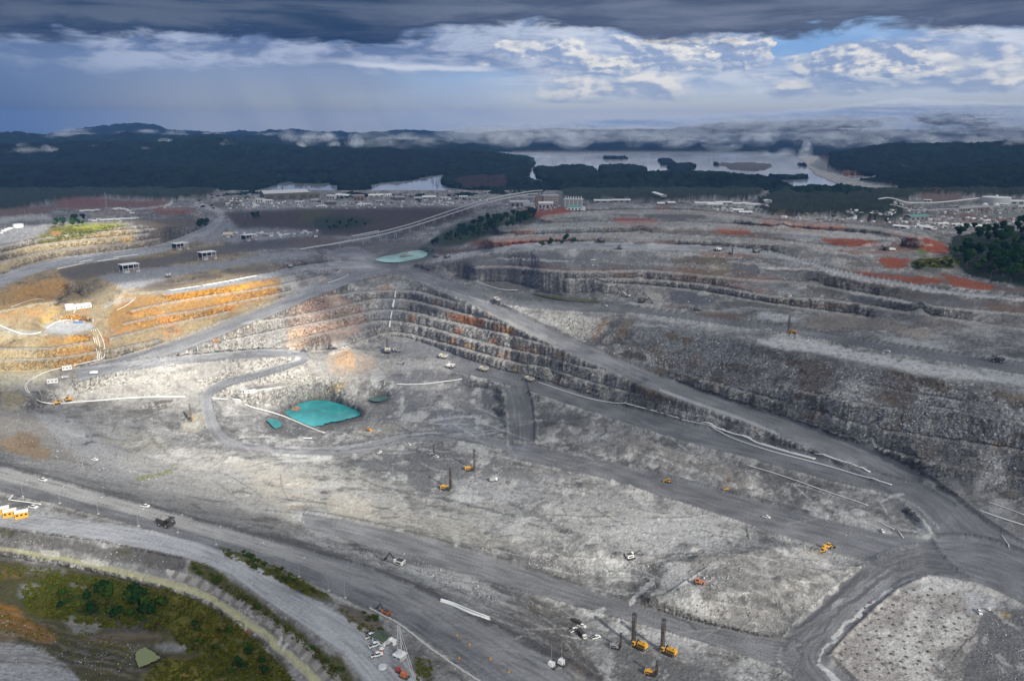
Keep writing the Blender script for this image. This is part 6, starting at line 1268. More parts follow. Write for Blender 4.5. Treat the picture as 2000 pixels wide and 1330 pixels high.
# ------------------------------------------------------------------ mist lying on the hills
mm_, M_ = new_mat('mist')
lw = M_.node('ShaderNodeLayerWeight', {'Blend': 0.5}).outputs['Facing']
mp = M_.node('ShaderNodeNewGeometry').outputs['Position']
mn = M_.noise(M_.node('ShaderNodeVectorMath', {0: mp, 1: (0.0045, 0.0045, 0.011)}, operation='MULTIPLY').outputs[0], 1.0, 5, 0.6, 0.4).outputs[0]
core = M_.math('POWER', M_.sub(1.0, lw), 1.6)
al = M_.mul(M_.mul(core, M_.smooth(mn, 0.34, 0.74)), 0.36)
wht = M_.node('ShaderNodeMixShader', {0: 0.5, 1: M_.node('ShaderNodeBsdfTranslucent', {'Color': (0.86, 0.91, 0.97, 1)}), 2: M_.node('ShaderNodeBsdfDiffuse', {'Color': (0.86, 0.91, 0.97, 1)})})
M_.node('ShaderNodeOutputMaterial', {'Surface': M_.node('ShaderNodeMixShader', {0: al, 1: M_.node('ShaderNodeBsdfTransparent'), 2: wht})})
rg = random.Random(5)
ico = bmesh.new(); bmesh.ops.create_icosphere(ico, subdivisions=3, radius=1.0)
iv = np.array([v.co[:] for v in ico.verts], np.float32); itri = np.array([[v.index for v in f.verts] for f in ico.faces]); ico.free()


def blob_mesh(name, blobs, mat):
    V = []; Fc = []
    for k, (c, s, rot) in enumerate(blobs):
        ca, sa = math.cos(rot), math.sin(rot)
        q = iv * np.array(s, np.float32)
        lumps = 1 + 0.18 * perlin(iv[:, 0] * 2 + k, iv[:, 1] * 2 + iv[:, 2] * 1.7, k % 7)
        q = q * lumps[:, None]
        V.append(np.stack([q[:, 0] * ca - q[:, 1] * sa, q[:, 0] * sa + q[:, 1] * ca, q[:, 2]], 1) + np.array(c, np.float32)); Fc.append(itri + k * len(iv))
    V = np.concatenate(V); Fc = np.concatenate(Fc)
    me = bpy.data.meshes.new(name)
    me.vertices.add(len(V)); me.vertices.foreach_set('co', V.ravel())
    me.loops.add(Fc.size); me.loops.foreach_set('vertex_index', Fc.astype(np.int32).ravel())
    me.polygons.add(len(Fc)); me.polygons.foreach_set('loop_start', (np.arange(len(Fc)) * 3).astype(np.int32)); me.polygons.foreach_set('use_smooth', np.ones(len(Fc), bool))
    me.update(calc_edges=True); me.materials.append(mat)
    o = bpy.data.objects.new(name, me); COL.objects.link(o)
    return o


def at_dist(u, v, Y):
    x, y, d = ray(u, v)
    k = Y / y
    return (x * k, Y, CAMZ + d * k)


blobs = []
for k in range(230):        # the long bank over the eastern hills
    u = 880 + 1350 * rg.random() ** 0.8
    t = rg.random()
    vlo = np.interp(u, [880, 1000, 1150, 1300, 1500, 1700, 2000, 2300], [276, 278, 276, 268, 262, 272, 276, 276])
    vhi = np.interp(u, [880, 1000, 1150, 1300, 1500, 1700, 2000, 2300], [258, 250, 248, 244, 236, 228, 216, 214])
    v = vlo + (vhi - vlo) * t; Y = rg.uniform(9800, 12600)
    w = rg.uniform(260, 800); blobs.append((at_dist(u, v, Y), (w, rg.uniform(150, 350), rg.uniform(45, 120)), rg.uniform(-.3, .3)))
for k in range(70):         # ragged wisps under it
    u = rg.uniform(560, 2150); v = np.interp(u, [560, 900, 1300, 1600, 1750, 2150], [268, 272, 276, 268, 280, 284]) + rg.gauss(0, 4)
    blobs.append((at_dist(u, v, rg.uniform(7800, 9600)), (rg.uniform(90, 260), rg.uniform(60, 160), rg.uniform(35, 110)), rg.uniform(-.5, .5)))
for u, v, Y, w, h in [(70, 300, 6000, 130, 60), (85, 296, 6050, 90, 70), (20, 304, 6000, 70, 30), (205, 284, 7400, 130, 50), (215, 281, 7500, 90, 45), (310, 282, 7300, 120, 45), (325, 279, 7400, 80, 40), (445, 290, 6000, 60, 60), (452, 296, 6000, 70, 35), (135, 262, 10500, 350, 70), (160, 260, 10600, 250, 60), (240, 262, 11000, 200, 60), (290, 259, 11500, 200, 45), (110, 268, 9000, 180, 45), (180, 288, 6300, 60, 25), (60, 286, 6400, 90, 35), (280, 300, 6000, 50, 30), (600, 272, 8500, 150, 70), (640, 270, 8600, 130, 60), (690, 276, 8300, 120, 80), (590, 285, 7600, 60, 60), (650, 282, 7800, 60, 55), (350, 262, 10000, 220, 50), (420, 262, 10800, 200, 45), (520, 265, 10500, 200, 50), (1580, 292, 7600, 50, 110), (1572, 300, 7500, 70, 60), (1500, 303, 7000, 120, 40), (1530, 300, 7100, 110, 45), (1490, 309, 6800, 90, 30), (1970, 286, 6000, 60, 60), (1990, 280, 6000, 80, 60), (1900, 275, 7000, 90, 60), (1820, 276, 7200, 80, 60)]:
    for q in range(3):
        blobs.append((at_dist(u + rg.gauss(0, 6), v + rg.gauss(0, 2), Y + rg.uniform(-80, 80)), (w * rg.uniform(.5, 1), w * .5, h * rg.uniform(.5, 1)), rg.uniform(-.6, .6)))
mist = blob_mesh('mist', blobs, mm_)
mist['kind'] = 'stuff'

# ------------------------------------------------------------------ the air itself
hz, H_ = new_mat('blue_haze')
hv = H_.node('ShaderNodeVolumePrincipled', {'Color': (0.18, 0.40, 1.0, 1), 'Density': 5.0e-5})
H_.node('ShaderNodeOutputMaterial', {'Volume': hv})
bmz = bmesh.new(); bmesh.ops.create_cube(bmz, size=1.0)
mez = bpy.data.meshes.new('haze'); bmz.to_mesh(mez); bmz.free(); mez.materials.append(hz)
haze = bpy.data.objects.new('haze', mez); haze.scale = (40000, 17200, 760); haze.location = (0, 7800, -30 + 380)
haze['kind'] = 'stuff'; COL.objects.link(haze)
print('far', round(time.time() - T0, 1))

# ------------------------------------------------------------------ things: helpers
def paint_mat(name, col, rough=0.6, dirt=0.35, metal=0.0):
    m, N = new_mat(name)
    p = N.node('ShaderNodeTexCoord').outputs['Object']
    n = N.noise(p, 0.9, 4, 0.65).outputs[0]
    c = N.mix(N.mul(N.smooth(n, 0.42, 0.75), dirt), col, (0.27, 0.265, 0.25))
    N.node('ShaderNodeOutputMaterial', {'Surface': N.node('ShaderNodeBsdfPrincipled', {'Base Color': c, 'Roughness': rough, 'Metallic': metal})})
    return m


M = dict(
    yellow=paint_mat('yellow_machine_paint', (0.70, 0.36, 0.02)), white=paint_mat('white_paint', (0.80, 0.80, 0.78), 0.5, 0.15), cream=paint_mat('cream_paint', (0.66, 0.58, 0.44)), black=paint_mat('black_rubber', (0.025, 0.025, 0.026), 0.8, 0.25), dark=paint_mat('dark_steel', (0.045, 0.042, 0.04), 0.6, 0.2),
    grey=paint_mat('grey_steel', (0.30, 0.30, 0.30), 0.5, 0.3), lgrey=paint_mat('galvanised_sheet', (0.52, 0.53, 0.54), 0.45, 0.3), glass=paint_mat('dark_glass', (0.02, 0.025, 0.03), 0.1, 0.1), orange=paint_mat('orange_paint', (0.52, 0.15, 0.04)), blue=paint_mat('blue_paint', (0.05, 0.16, 0.42)), green=paint_mat('green_roof', (0.055, 0.085, 0.05), 0.6, 0.2), teal=paint_mat('teal_roof', (0.10, 0.30, 0.27), 0.5, 0.3),
    pipe=paint_mat('white_poly_pipe', (0.78, 0.78, 0.76), 0.5, 0.15), concrete=paint_mat('pale_concrete', (0.46, 0.455, 0.44), 0.85, 0.5), ore=paint_mat('broken_ore', (0.24, 0.235, 0.225), 0.95, 0.6), darkore=paint_mat('dark_cuttings', (0.10, 0.098, 0.095), 0.95, 0.3), olive=paint_mat('olive_wall', (0.10, 0.105, 0.075), 0.7, 0.3), red=paint_mat('red_paint', (0.40, 0.06, 0.04)), wood=paint_mat('bark', (0.11, 0.085, 0.06), 0.9, 0.1), rust=paint_mat('rusty_steel', (0.24, 0.17, 0.12), 0.8, 0.3), deadwood=paint_mat('dead_wood', (0.03, 0.032, 0.036), 0.9, 0.1), foam=paint_mat('white_water', (0.62, 0.65, 0.68), 0.4, 0.3))


class MB:
    def __init__(self):
        self.v = []; self.f = []

    def add(self, verts, faces):
        k = len(self.v)
        self.v += [tuple(map(float, p)) for p in verts]; self.f += [tuple(i + k for i in f) for f in faces]
        return self

    def box(self, c, s, rz=0.0, ry=0.0, taper=1.0):
        m = Matrix.Translation(c) @ Matrix.Rotation(rz, 4, 'Z') @ Matrix.Rotation(ry, 4, 'Y')
        hx, hy, hz_ = s[0] / 2, s[1] / 2, s[2] / 2
        P = [(-hx, -hy, -hz_), (hx, -hy, -hz_), (hx, hy, -hz_), (-hx, hy, -hz_)] + [(x * taper, y * taper, hz_) for x, y in ((-hx, -hy), (hx, -hy), (hx, hy), (-hx, hy))]
        return self.add([m @ Vector(p) for p in P], [(3, 2, 1, 0), (4, 5, 6, 7), (0, 1, 5, 4), (1, 2, 6, 5), (2, 3, 7, 6), (3, 0, 4, 7)])

    def cyl(self, a, b, r0, r1=None, n=8):
        r1 = r0 if r1 is None else r1
        a, b = Vector(a), Vector(b); d = (b - a)
        q = d.to_track_quat('Z', 'Y')
        ring = [q @ Vector((math.cos(2 * math.pi * i / n), math.sin(2 * math.pi * i / n), 0)) for i in range(n)]
        V = [a + x * r0 for x in ring] + [b + x * r1 for x in ring]
        return self.add(V, [(i, (i + 1) % n, n + (i + 1) % n, n + i) for i in range(n)] + [tuple(range(n))[::-1], tuple(range(n, 2 * n))])

    def tube(self, pts, r, n=6):
        pts = [Vector(p) for p in pts]
        V = []; k = len(pts)
        for i, p in enumerate(pts):
            d = (pts[min(i + 1, k - 1)] - pts[max(i - 1, 0)]).normalized()
            s = d.cross(Vector((0, 0, 1))).normalized(); t = s.cross(d)
            V += [p + s * (r * math.cos(2 * math.pi * j / n)) + t * (r * math.sin(2 * math.pi * j / n)) for j in range(n)]
        F = [(i * n + j, i * n + (j + 1) % n, (i + 1) * n + (j + 1) % n, (i + 1) * n + j) for i in range(k - 1) for j in range(n)]
        return self.add(V, F + [tuple(range(n)), tuple(range((k - 1) * n, k * n))[::-1]])

    def prism(self, prof, y0, y1):
        """profile in x, z extruded from y0 to y1"""
        n = len(prof)
        return self.add([(x, y0, z) for x, z in prof] + [(x, y1, z) for x, z in prof], [tuple(range(n)), tuple(range(n, 2 * n))[::-1]] + [(i, n + i, n + (i + 1) % n, (i + 1) % n) for i in range(n)])

    def blob(self, c, s, seed=0, rough=0.25, flat=False):
        q = iv[:] * (1 + rough * perlin(iv[:, 0] * 1.6 + seed * 3.1, iv[:, 1] * 1.6 + iv[:, 2] * 1.3 + seed, seed % 9))[:, None]
        q = q * np.array(s) + np.array(c)
        if flat:
            q[:, 2] = np.maximum(q[:, 2], c[2])
        return self.add(q, [tuple(t) for t in itri])

    def mesh(self, name, mat, smooth=False):
        me = bpy.data.meshes.new(name)
        me.from_pydata(self.v, [], self.f)
        bm = bmesh.new(); bm.from_mesh(me); bmesh.ops.recalc_face_normals(bm, faces=bm.faces); bm.to_mesh(me); bm.free()
        if smooth:
            me.polygons.foreach_set('use_smooth', [True] * len(me.polygons))
        me.materials.append(mat)
        return me

    def build(self, name, mat, parent=None, smooth=False, label=None):
        o = bpy.data.objects.new(name, self.mesh(name, mat, smooth)); COL.objects.link(o)
        if parent:
            o.parent = parent
        if label:
            o['label'] = label
        return o


def tag(o, label, cat, group=None, kind=None):
    o['label'] = label; o['category'] = cat
    if group:
        o['group'] = group
    if kind:
        o['kind'] = kind
    return o


def thing(name, label, cat, loc=(0, 0, 0), rz=0.0, group=None):
    o = bpy.data.objects.new(name, None); COL.objects.link(o)
    o.empty_display_size = 1.0
    o.location = loc; o.rotation_euler = (0, 0, rz)
    return tag(o, label, cat, group)


def dup(root, loc=None, rz=0.0, label=None, group=None, scale=None):
    def cp(o, par):
        c = o.copy(); COL.objects.link(c)
        if par:
            c.parent = par
        for ch in list(o.children):
            cp(ch, c)
        return c
    r = cp(root, None)
    if loc is not None:
        r.location = loc
    r.rotation_euler = (0, 0, rz)
    if scale:
        r.scale = (scale,) * 3
    if label:
        r['label'] = label
    if group:
        r['group'] = group
    return r


def put(root, u, v, du, dv, dz=0.0, scale=None, zpick=None):
    """stand a thing on the ground seen at (u, v), heading towards (u+du, v+dv)"""
    p = mesh_at(u, v)
    a, b = Vector(p), None
    x1, y1 = at_z(u + du, v + dv, p.z)
    root.location = (p.x, p.y, p.z + dz)
    root.rotation_euler = (0, 0, math.atan2(y1 - p.y, x1 - p.x))
    if scale:
        root.scale = (scale,) * 3
    return root


USED = {}


def place(proto, u, v, du, dv, label, group=None, scale=None, dz=0.0):
    if not USED.get(proto.name):
        USED[proto.name] = True; r = proto
        r['label'] = label
        if group:
            r['group'] = group
    else:
        r = dup(proto, (0, 0, 0), 0, label, group)
    return put(r, u, v, du, dv, dz, scale)


def wheels(t, spots, r, w, mat='black', n=12):
    for x, y in spots:
        k = MB().cyl((x, y - w / 2, r), (x, y + w / 2, r), r, n=n).build('wheel', M[mat], t)
        MB().cyl((x, y - w / 2 - .06, r), (x, y + w / 2 + .06, r), r * .5, n=8).build('rim', M['grey'], k)


# ------------------------------------------------------------------ haul trucks
def make_truck(body='cream', load=None):
    t = thing('haul_truck', '', 'haul truck')
    MB().box((0, 0, 2.3), (12.5, 3.0, 1.6)).box((5.6, 0, 3.2), (2.6, 7.6, 2.0)).box((6.9, 0, 2.2), (0.5, 7.4, 1.0)).build('chassis', M['dark'], t)
    d = MB()
    for s in (-1, 1):
        d.prism([(-7.6, 5.2), (-6.6, 3.9), (1.6, 3.3), (3.0, 6.9), (-7.2, 7.0)], s * 3.9 - .2, s * 3.9 + .2)
        for x in (-5.6, -3.2, -0.8):
            d.box((x, s * 4.2, 5.4), (0.4, 0.25, 3.0))
    d.prism([(-7.6, 5.2), (-6.6, 3.9), (1.6, 3.3), (1.7, 3.6), (-6.5, 4.2), (-7.5, 5.4)], -3.9, 3.9)
    d.prism([(1.6, 3.3), (3.0, 6.9), (7.4, 7.3), (7.4, 7.6), (2.8, 7.3), (1.3, 3.5)], -4.1, 4.1)
    d.build('dump_body', M[body], t)
    c = MB().box((5.4, 2.2, 5.2), (2.2, 2.4, 2.0)).build('cab', M['white' if body != 'dark' else 'grey'], t)
    MB().box((6.55, 2.2, 5.5), (0.12, 2.1, 1.0)).build('window', M['glass'], c)
    MB().box((5.6, -2.0, 4.8), (1.6, 2.6, 1.2)).build('engine_hood', M[body], t)
    wheels(t, [(4.0, 3.5), (4.0, -3.5)], 1.95, 1.5); wheels(t, [(-3.6, 2.9), (-3.6, -2.9)], 1.95, 3.0)
    if load:
        MB().blob((-2.6, 0, 5.4), (4.9, 3.8, 3.4), 3, 0.35).build('load', M[load], t)
    return t


tk_full = make_truck('dark', 'ore'); tk_cream = make_truck('cream', 'ore'); tk_empty = make_truck('white'); tk_dark = make_truck('grey', 'darkore')
TR = 'haul trucks in the pit'
for proto, u, v, du, dv, lab in [
    (tk_full, 325, 1026, 40, 12, 'dark haul truck heaped with grey rock on the perimeter road between the light poles'),
    (tk_cream, 866, 700, -30, -4, 'cream haul truck highest of the four in a loose row east of the shovel'),
    (tk_empty, 880, 719, 30, 6, 'white empty haul truck with tray raised high, just below the uppermost cream truck'),
    (tk_cream, 945, 725, -30, -5, 'cream haul truck at the foot of the rust-stained wall, right of the white empty truck'),
    (tk_cream, 1034, 745, -30, -8, 'cream loaded haul truck at the top of the dark ramp where the white pipeline starts'),
    (tk_dark, 1210, 487, 6, 30, 'grey haul truck facing the camera on the terrace above the dark upper wall'),
    (tk_dark, 1174, 472, 10, 20, 'small distant grey haul truck on the upper terrace, farther than its nearer neighbour'),
    (tk_dark, 1361, 606, 10, 24, 'dark haul truck parked below the blue-black rock heap in the upper pit'),
    (tk_full, 1948, 707, -30, -4, 'dark haul truck seen side-on at the far right of the upper pit road'),
    (tk_empty, 1401, 491, -30, 3, 'pale haul truck in front of a small dark heap on the terrace edge'),
    (tk_dark, 1477, 494, 30, -2, 'haul truck on the terrace right of the dark heap, seen from the side'),
    (tk_dark, 851, 503, 14, 10, 'dark haul truck beside the pale mint pond'),
    (tk_dark, 873, 504, 20, -4, 'small dark haul truck on the road just right of the mint pond'),
    (tk_empty, 566, 523, 25, 10, 'white haul truck on the ledge road left of the main junction'),
    (tk_empty, 329, 541, 10, 20, 'white haul truck near the edge of the crusher platform'),
    (tk_dark, 776, 688, -25, -3, 'haul truck being loaded at the right side of the rope shovel'),
    (tk_cream, 972, 593, -25, -14, 'brown and cream haul truck travelling on the ridge road below the green pond'),
]:
    place(proto, u, v, du, dv, lab, TR, .82 if u == 325 else 1.0)


# ------------------------------------------------------------------ drill rigs
def make_rig(mast_h=28.0, body='yellow', small=False):
    t = thing('drill_rig', '', 'drill rig')
    for s in (-1, 1):
        tr = MB().prism([(-4.6, .5), (-3.9, 0), (3.9, 0), (4.6, .5), (4.6, 1.2), (3.9, 1.7), (-3.9, 1.7), (-4.6, 1.2)], s * 2.4 - .6, s * 2.4 + .6)
        tr.build('crawler_track', M['black'], t)
    MB().box((0, 0, 2.2), (13.5, 3.6, 1.0)).build('frame', M['dark'], t)
    h = MB().box((-2.6, 0, 4.4), (8.2, 4.8, 3.4), taper=.92).box((-3.0, 0, 6.3), (3.4, 2.6, .7))
    h = h.build('engine_house', M[body], t)
    MB().box((-2.6, 2.45, 4.2), (6.0, .1, 1.6)).box((-2.6, -2.45, 4.2), (6.0, .1, 1.6)).build('louvre', M['dark'], h)
    MB().cyl((-4.6, 1.2, 6), (-4.6, 1.2, 8), .3).build('exhaust', M['dark'], h)
    c = MB().box((4.2, 2.6, 4.2), (2.6, 2.2, 2.8)).build('cab', M[body], t)
    MB().box((5.53, 2.6, 4.6), (.06, 1.9, 1.5)).box((4.2, 3.73, 4.6), (2.0, .06, 1.5)).build('window', M['glass'], c)
    MB().box((2.0, -2.4, 4.0), (3.0, 1.6, 2.2)).build('dust_collector', M['dark' if body == 'yellow' else 'grey'], t)
    m = MB(); x0 = 6.0; w = 1.1
    for sx in (-w, w):
        for sy in (-w, w):
            m.box((x0 + sx, sy, 1.5 + mast_h / 2), (.42, .42, mast_h))
    k = 0; z = 2.0
    while z < mast_h - 2.2:
        for s in (-w, w):
            m.cyl((x0 - w, s, z), (x0 + w, s, z + 2.2), .16, n=4); m.cyl((x0 + s, -w, z), (x0 + s, w, z + 2.2), .16, n=4)
        z += 2.2
    m.box((x0, 0, 1.5 + mast_h), (2.9, 2.9, .9))
    mast = m.build('mast', M['dark'], t)
    MB().cyl((x0, 0, 2.0), (x0, 0, mast_h - 1), .5).cyl((x0 + .6, .7, 3), (x0 + .6, .7, mast_h - 5), .35).box((x0, 0, mast_h * .62), (1.9, 1.9, 2.6)).build('drill_string', M['rust'], mast)
    MB().cyl((-1, 0, 5.5), (x0 - 1, 0, 12.0), .28).build('mast_brace', M['dark'], t)
    for x, y in ((-6.3, 1.6), (-6.3, -1.6), (6.9, 2.0), (6.9, -2.0)):
        MB().cyl((x, y, 0), (x, y, 3.2), .32).cyl((x, y, 0), (x, y, .3), .9).build('levelling_jack', M['grey'], t)
    return t


rig = make_rig(); rig_s = make_rig(20.0, 'grey')
RG_ = 'drill rigs with raised masts'
for proto, u, v, du, dv, sc, lab in [
    (rig, 1249, 1265, -30, -14, 0.9, 'yellow drill rig with tall dark mast, left of the pair in front'),
    (rig, 1306, 1277, -30, -14, 0.9, 'yellow drill rig with tall dark mast, right of the pair in front'),
    (rig, 871, 957, 30, 2, .92, 'yellow drill rig on the middle floor, the lower and nearer of two'),
    (rig, 918, 919, 30, 0, .92, 'yellow drill rig on the middle floor, the upper and farther of two'),
    (rig, 374, 821, -6, 26, .85, 'yellow drill rig alone on the pale floor beside the curving west ramp'),
    (rig, 1547, 652, -30, -3, .9, 'yellow drill rig on the upper plateau next to the dark haul road'),
    (rig_s, 1202, 1266, 30, 4, .62, 'small grey drill rig left of the two tall yellow rigs'),
    (rig_s, 843, 889, 26, -8, .62, 'small dark drill rig at the back of the drilled middle floor'),
    (rig_s, 1427, 497, 20, 4, .7, 'small dark drill rig on the terrace crest above the brown rock'),
]:
    place(proto, u, v, du, dv, lab, RG_, sc)
rig_y = make_rig(17.0, 'yellow')
place(rig_y, 1271, 1319, 30, 6, 'small yellow drill rig at the bottom edge, half as tall as the pair behind it', RG_, .66)


# ------------------------------------------------------------------ shovels, excavators, loaders, dozers
def make_digger(name, label, body, boom_mat, s=1.0, lift=55, cat='excavator'):
    t = thing(name, label, cat)
    for k in (-1, 1):
        MB().prism([(-4.2, .5), (-3.5, 0), (3.5, 0), (4.2, .5), (4.2, 1.3), (3.5, 1.8), (-3.5, 1.8), (-4.2, 1.3)], k * 2.6 - .7, k * 2.6 + .7).build('crawler_track', M['black'], t)
    MB().cyl((0, 0, 1.5), (0, 0, 2.4), 1.9, n=14).build('turntable', M['dark'], t)
    h = MB().box((-1.6, 0, 4.0), (7.0, 5.6, 3.2)).box((-4.3, 0, 3.8), (1.6, 5.2, 2.4)).build('house', M[body], t)
    MB().box((-1.6, 0, 5.72), (6.2, 4.6, .25)).build('roof_deck', M['dark'], h)
    MB().box((-1.5, 2.85, 4.0), (5, .1, 1.6)).box((-1.5, -2.85, 4.0), (5, .1, 1.6)).build('louvre', M['dark'], h)
    c = MB().box((2.4, 2.0, 4.9), (2.0, 1.8, 2.6)).build('cab', M[body], t)
    MB().box((3.43, 2.0, 5.2), (.06, 1.5, 1.4)).build('window', M['glass'], c)
    a = R(lift); bx, bz = 2.2 + 9.5 * math.cos(a), 3.0 + 9.5 * math.sin(a)
    b = MB(); b.cyl((2.2, .5, 3.0), (bx, .35, bz), .65, .45, 6).cyl((2.2, -.5, 3.0), (bx, -.35, bz), .65, .45, 6)
    b.build('boom', M[boom_mat], t)
    ex, ez = bx + 4.6, max(1.2, bz - 6.5)
    MB().cyl((bx, 0, bz), (ex, 0, ez), .5, .35, 6).build('stick', M[boom_mat], t)
    MB().prism([(ex - .6, ez + .8), (ex + 1.2, ez + .2), (ex + 1.9, ez - 1.6), (ex - .2, ez - 1.4)], -1.6, 1.6).build('bucket', M['dark'], t)
    return t


def make_rope_shovel():
    t = thing('rope_shovel', 'tall rope shovel with dark upright boom at the back of the pit floor', 'mining shovel')
    for k in (-1, 1):
        MB().prism([(-5.5, .6), (-4.6, 0), (4.6, 0), (5.5, .6), (5.5, 1.7), (4.6, 2.4), (-4.6, 2.4), (-5.5, 1.7)], k * 4.0 - 1.0, k * 4.0 + 1.0).build('crawler_track', M['black'], t)
    MB().cyl((0, 0, 2.0), (0, 0, 3.4), 3.4, n=16).build('turntable', M['dark'], t)
    h = MB().box((-2.0, 0, 6.6), (11.0, 9.0, 6.0)).build('house', M['cream'], t)
    MB().box((-7.2, 0, 5.0), (1.6, 8.6, 3.0)).build('counterweight', M['black'], t)
    MB().box((-2, 4.55, 6.6), (9, .12, 2.0)).box((-2, -4.55, 6.6), (9, .12, 2.0)).box((-7.6, 0, 7.8), (.12, 7, 1.6)).build('louvre', M['dark'], h)
    MB().box((2.6, 3.0, 10.6), (2.6, 2.6, 2.4)).build('cab', M['cream'], t)
    b = MB()
    for s in (-1, 1):
        b.cyl((3.2, 1.4 * s, 4.0), (13.0, .9 * s, 21.0), .9, .6, 6)
    for q in range(6):
        f = q / 6; x, z = 3.2 + 9.8 * f, 4 + 17 * f
        b.cyl((x, -1.3, z), (x + 1.4, 1.2, z + 2.4), .3, n=4)
    b.box((13.0, 0, 21.3), (1.6, 2.6, 1.6)).build('boom', M['dark'], t)
    g = MB(); g.cyl((-1.0, 2.4, 9.5), (0.5, 1.2, 17.0), .35, n=5).cyl((-1.0, -2.4, 9.5), (0.5, -1.2, 17.0), .35, n=5).cyl((-5.5, 2.4, 9.5), (0.5, 1.2, 17), .25, n=5).cyl((-5.5, -2.4, 9.5), (.5, -1.2, 17), .25, n=5).build('gantry', M['dark'], t)
    MB().cyl((.5, 0, 17), (13, 0, 21.8), .16, n=4).build('hoist_rope', M['dark'], t)
    MB().box((8.6, 0, 9.0), (9.0, 1.2, 1.2), ry=R(10)).build('dipper_handle', M['dark'], t)
    MB().prism([(12.4, 6.2), (16.2, 6.8), (16.0, 10.0), (12.6, 9.8)], -2.2, 2.2).build('dipper', M['dark'], t)
    return t


put(make_rope_shovel(), 757, 690, -2, -24, 0, 1.05)
put(make_digger('hydraulic_shovel', 'white hydraulic shovel with dark boom at the rock bank beside the perimeter road', 'white', 'dark', cat='mining shovel', lift=40), 779, 1105, -24, -9, 0, 0.85)


def make_loader(label, s=1.0):
    t = thing('wheel_loader', label, 'wheel loader')
    MB().box((-2.6, 0, 2.8), (5.0, 3.2, 2.2)).build('engine_house', M['yellow'], t)
    MB().box((1.6, 0, 2.2), (3.0, 2.4, 1.4)).build('front_frame', M['yellow'], t)
    c = MB().box((0.2, 0, 4.3), (2.0, 2.2, 2.2)).build('cab', M['dark'], t)
    MB().box((.2, 0, 5.5), (2.4, 2.6, .2)).build('roof', M['yellow'], c)
    for s_ in (-1, 1):
        MB().cyl((1.4, s_ * .9, 3.0), (5.4, s_ * .9, 1.6), .35, n=6).build('lift_arm', M['yellow'], t)
    MB().prism([(5.0, .2), (7.2, .2), (6.4, 1.0), (5.8, 2.6), (5.0, 2.4)], -2.6, 2.6).build('bucket', M['dark'], t)
    wheels(t, [(2.4, 1.8), (2.4, -1.8), (-2.6, 1.8), (-2.6, -1.8)], 1.45, 1.1)
    return t


put(make_loader('yellow wheel loader, upper right of two at the tip of the grey mound'), 1617, 1071, 26, -4, 0, 1.05)
put(make_loader('yellow wheel loader, lower left of two at the tip of the grey mound'), 1606, 1081, -24, 12, 0, .9)


def make_dozer(label, col='yellow'):
    t = thing('bulldozer', label, 'bulldozer')
    for k in (-1, 1):
        MB().prism([(-2.6, .4), (-2.1, 0), (2.1, 0), (2.6, .4), (2.3, 1.2), (0, 1.5), (-2.3, 1.2)], k * 1.4 - .35, k * 1.4 + .35).build('crawler_track', M['black'], t)
    MB().box((.8, 0, 1.9), (3.0, 1.8, 1.5)).box((-1.6, 0, 1.6), (1.8, 2.2, 1.2)).build('engine_house', M[col], t)
    c = MB().box((-1.0, 0, 3.1), (1.6, 1.8, 1.5)).build('cab', M['glass'], t)
    MB().box((-1.0, 0, 3.95), (2.0, 2.2, .2)).build('roof', M[col], c)
    MB().prism([(3.4, .1), (3.8, .2), (3.5, 1.0), (3.8, 1.8), (3.4, 1.8), (3.2, 1.0)], -2.4, 2.4).build('blade', M[col], t)
    MB().box((-3.2, 0, 1.2), (.8, .7, 1.8)).build('ripper', M['dark'], t)
    return t


put(make_dozer('yellow bulldozer at the kink of the dark pit road below the silty seep'), 1304, 942, -24, -8, 0, 1.2)
put(make_dozer('yellow bulldozer alone on the grey floor right of the turquoise pond'), 721, 842, 24, 4, 0, 1.2)
put(make_dozer('yellow bulldozer, left of two at the far end of the looped white pipes'), 113, 789, -24, 4, 0, 1.6)
put(make_dozer('yellow bulldozer, right of two at the far end of the looped white pipes'), 135, 783, 24, -2, 0, 1.6)
put(make_dozer('orange bulldozer beside the pale boulders on the grey mound', 'orange'), 1365, 1141, 24, 4, 0, 1.2)
put(make_digger('excavator', 'brown excavator with long boom beside the sand heap in the upper pit', 'rust', 'dark', lift=30), 1253, 591, 24, 3, 0, 1.35)
put(make_digger('excavator', 'pale excavator working at the left of the sand heap in the upper pit', 'white', 'white', lift=35), 1226, 580, -24, -4, 0, .9)
put(make_digger('excavator', 'white excavator on the rim of the low rubble bank in the middle of the pit', 'white', 'dark', lift=30), 1232, 1091, 26, -6, 0, .85)
put(make_digger('excavator', 'dark excavator near the red soil below the forest on the right', 'dark', 'dark', lift=45), 1728, 489, -20, 3, 0, 1.1)
put(make_digger('excavator', 'orange excavator standing by the concrete barriers on the perimeter road', 'orange', 'dark', lift=60), 753, 1201, -20, -10, 0, .55)


# ------------------------------------------------------------------ pickups and lorries
def make_pickup(col='white'):
    t = thing('pickup_truck', '', 'pickup')
    MB().box((0, 0, .85), (5.4, 1.9, .7)).box((2.0, 0, 1.25), (1.4, 1.8, .25)).build('body', M[col], t)
    c = MB().box((.4, 0, 1.55), (2.1, 1.75, .75), taper=.82).build('cab', M['glass'], t)
    MB().box((.4, 0, 1.96), (1.75, 1.5, .08)).build('roof', M[col], c)
    MB().box((-1.7, 0, 1.22), (1.7, 1.5, .06)).build('cargo_bed', M['dark'], t)
    wheels(t, [(1.7, .85), (1.7, -.85), (-1.6, .85), (-1.6, -.85)], .42, .3, n=10)
    return t


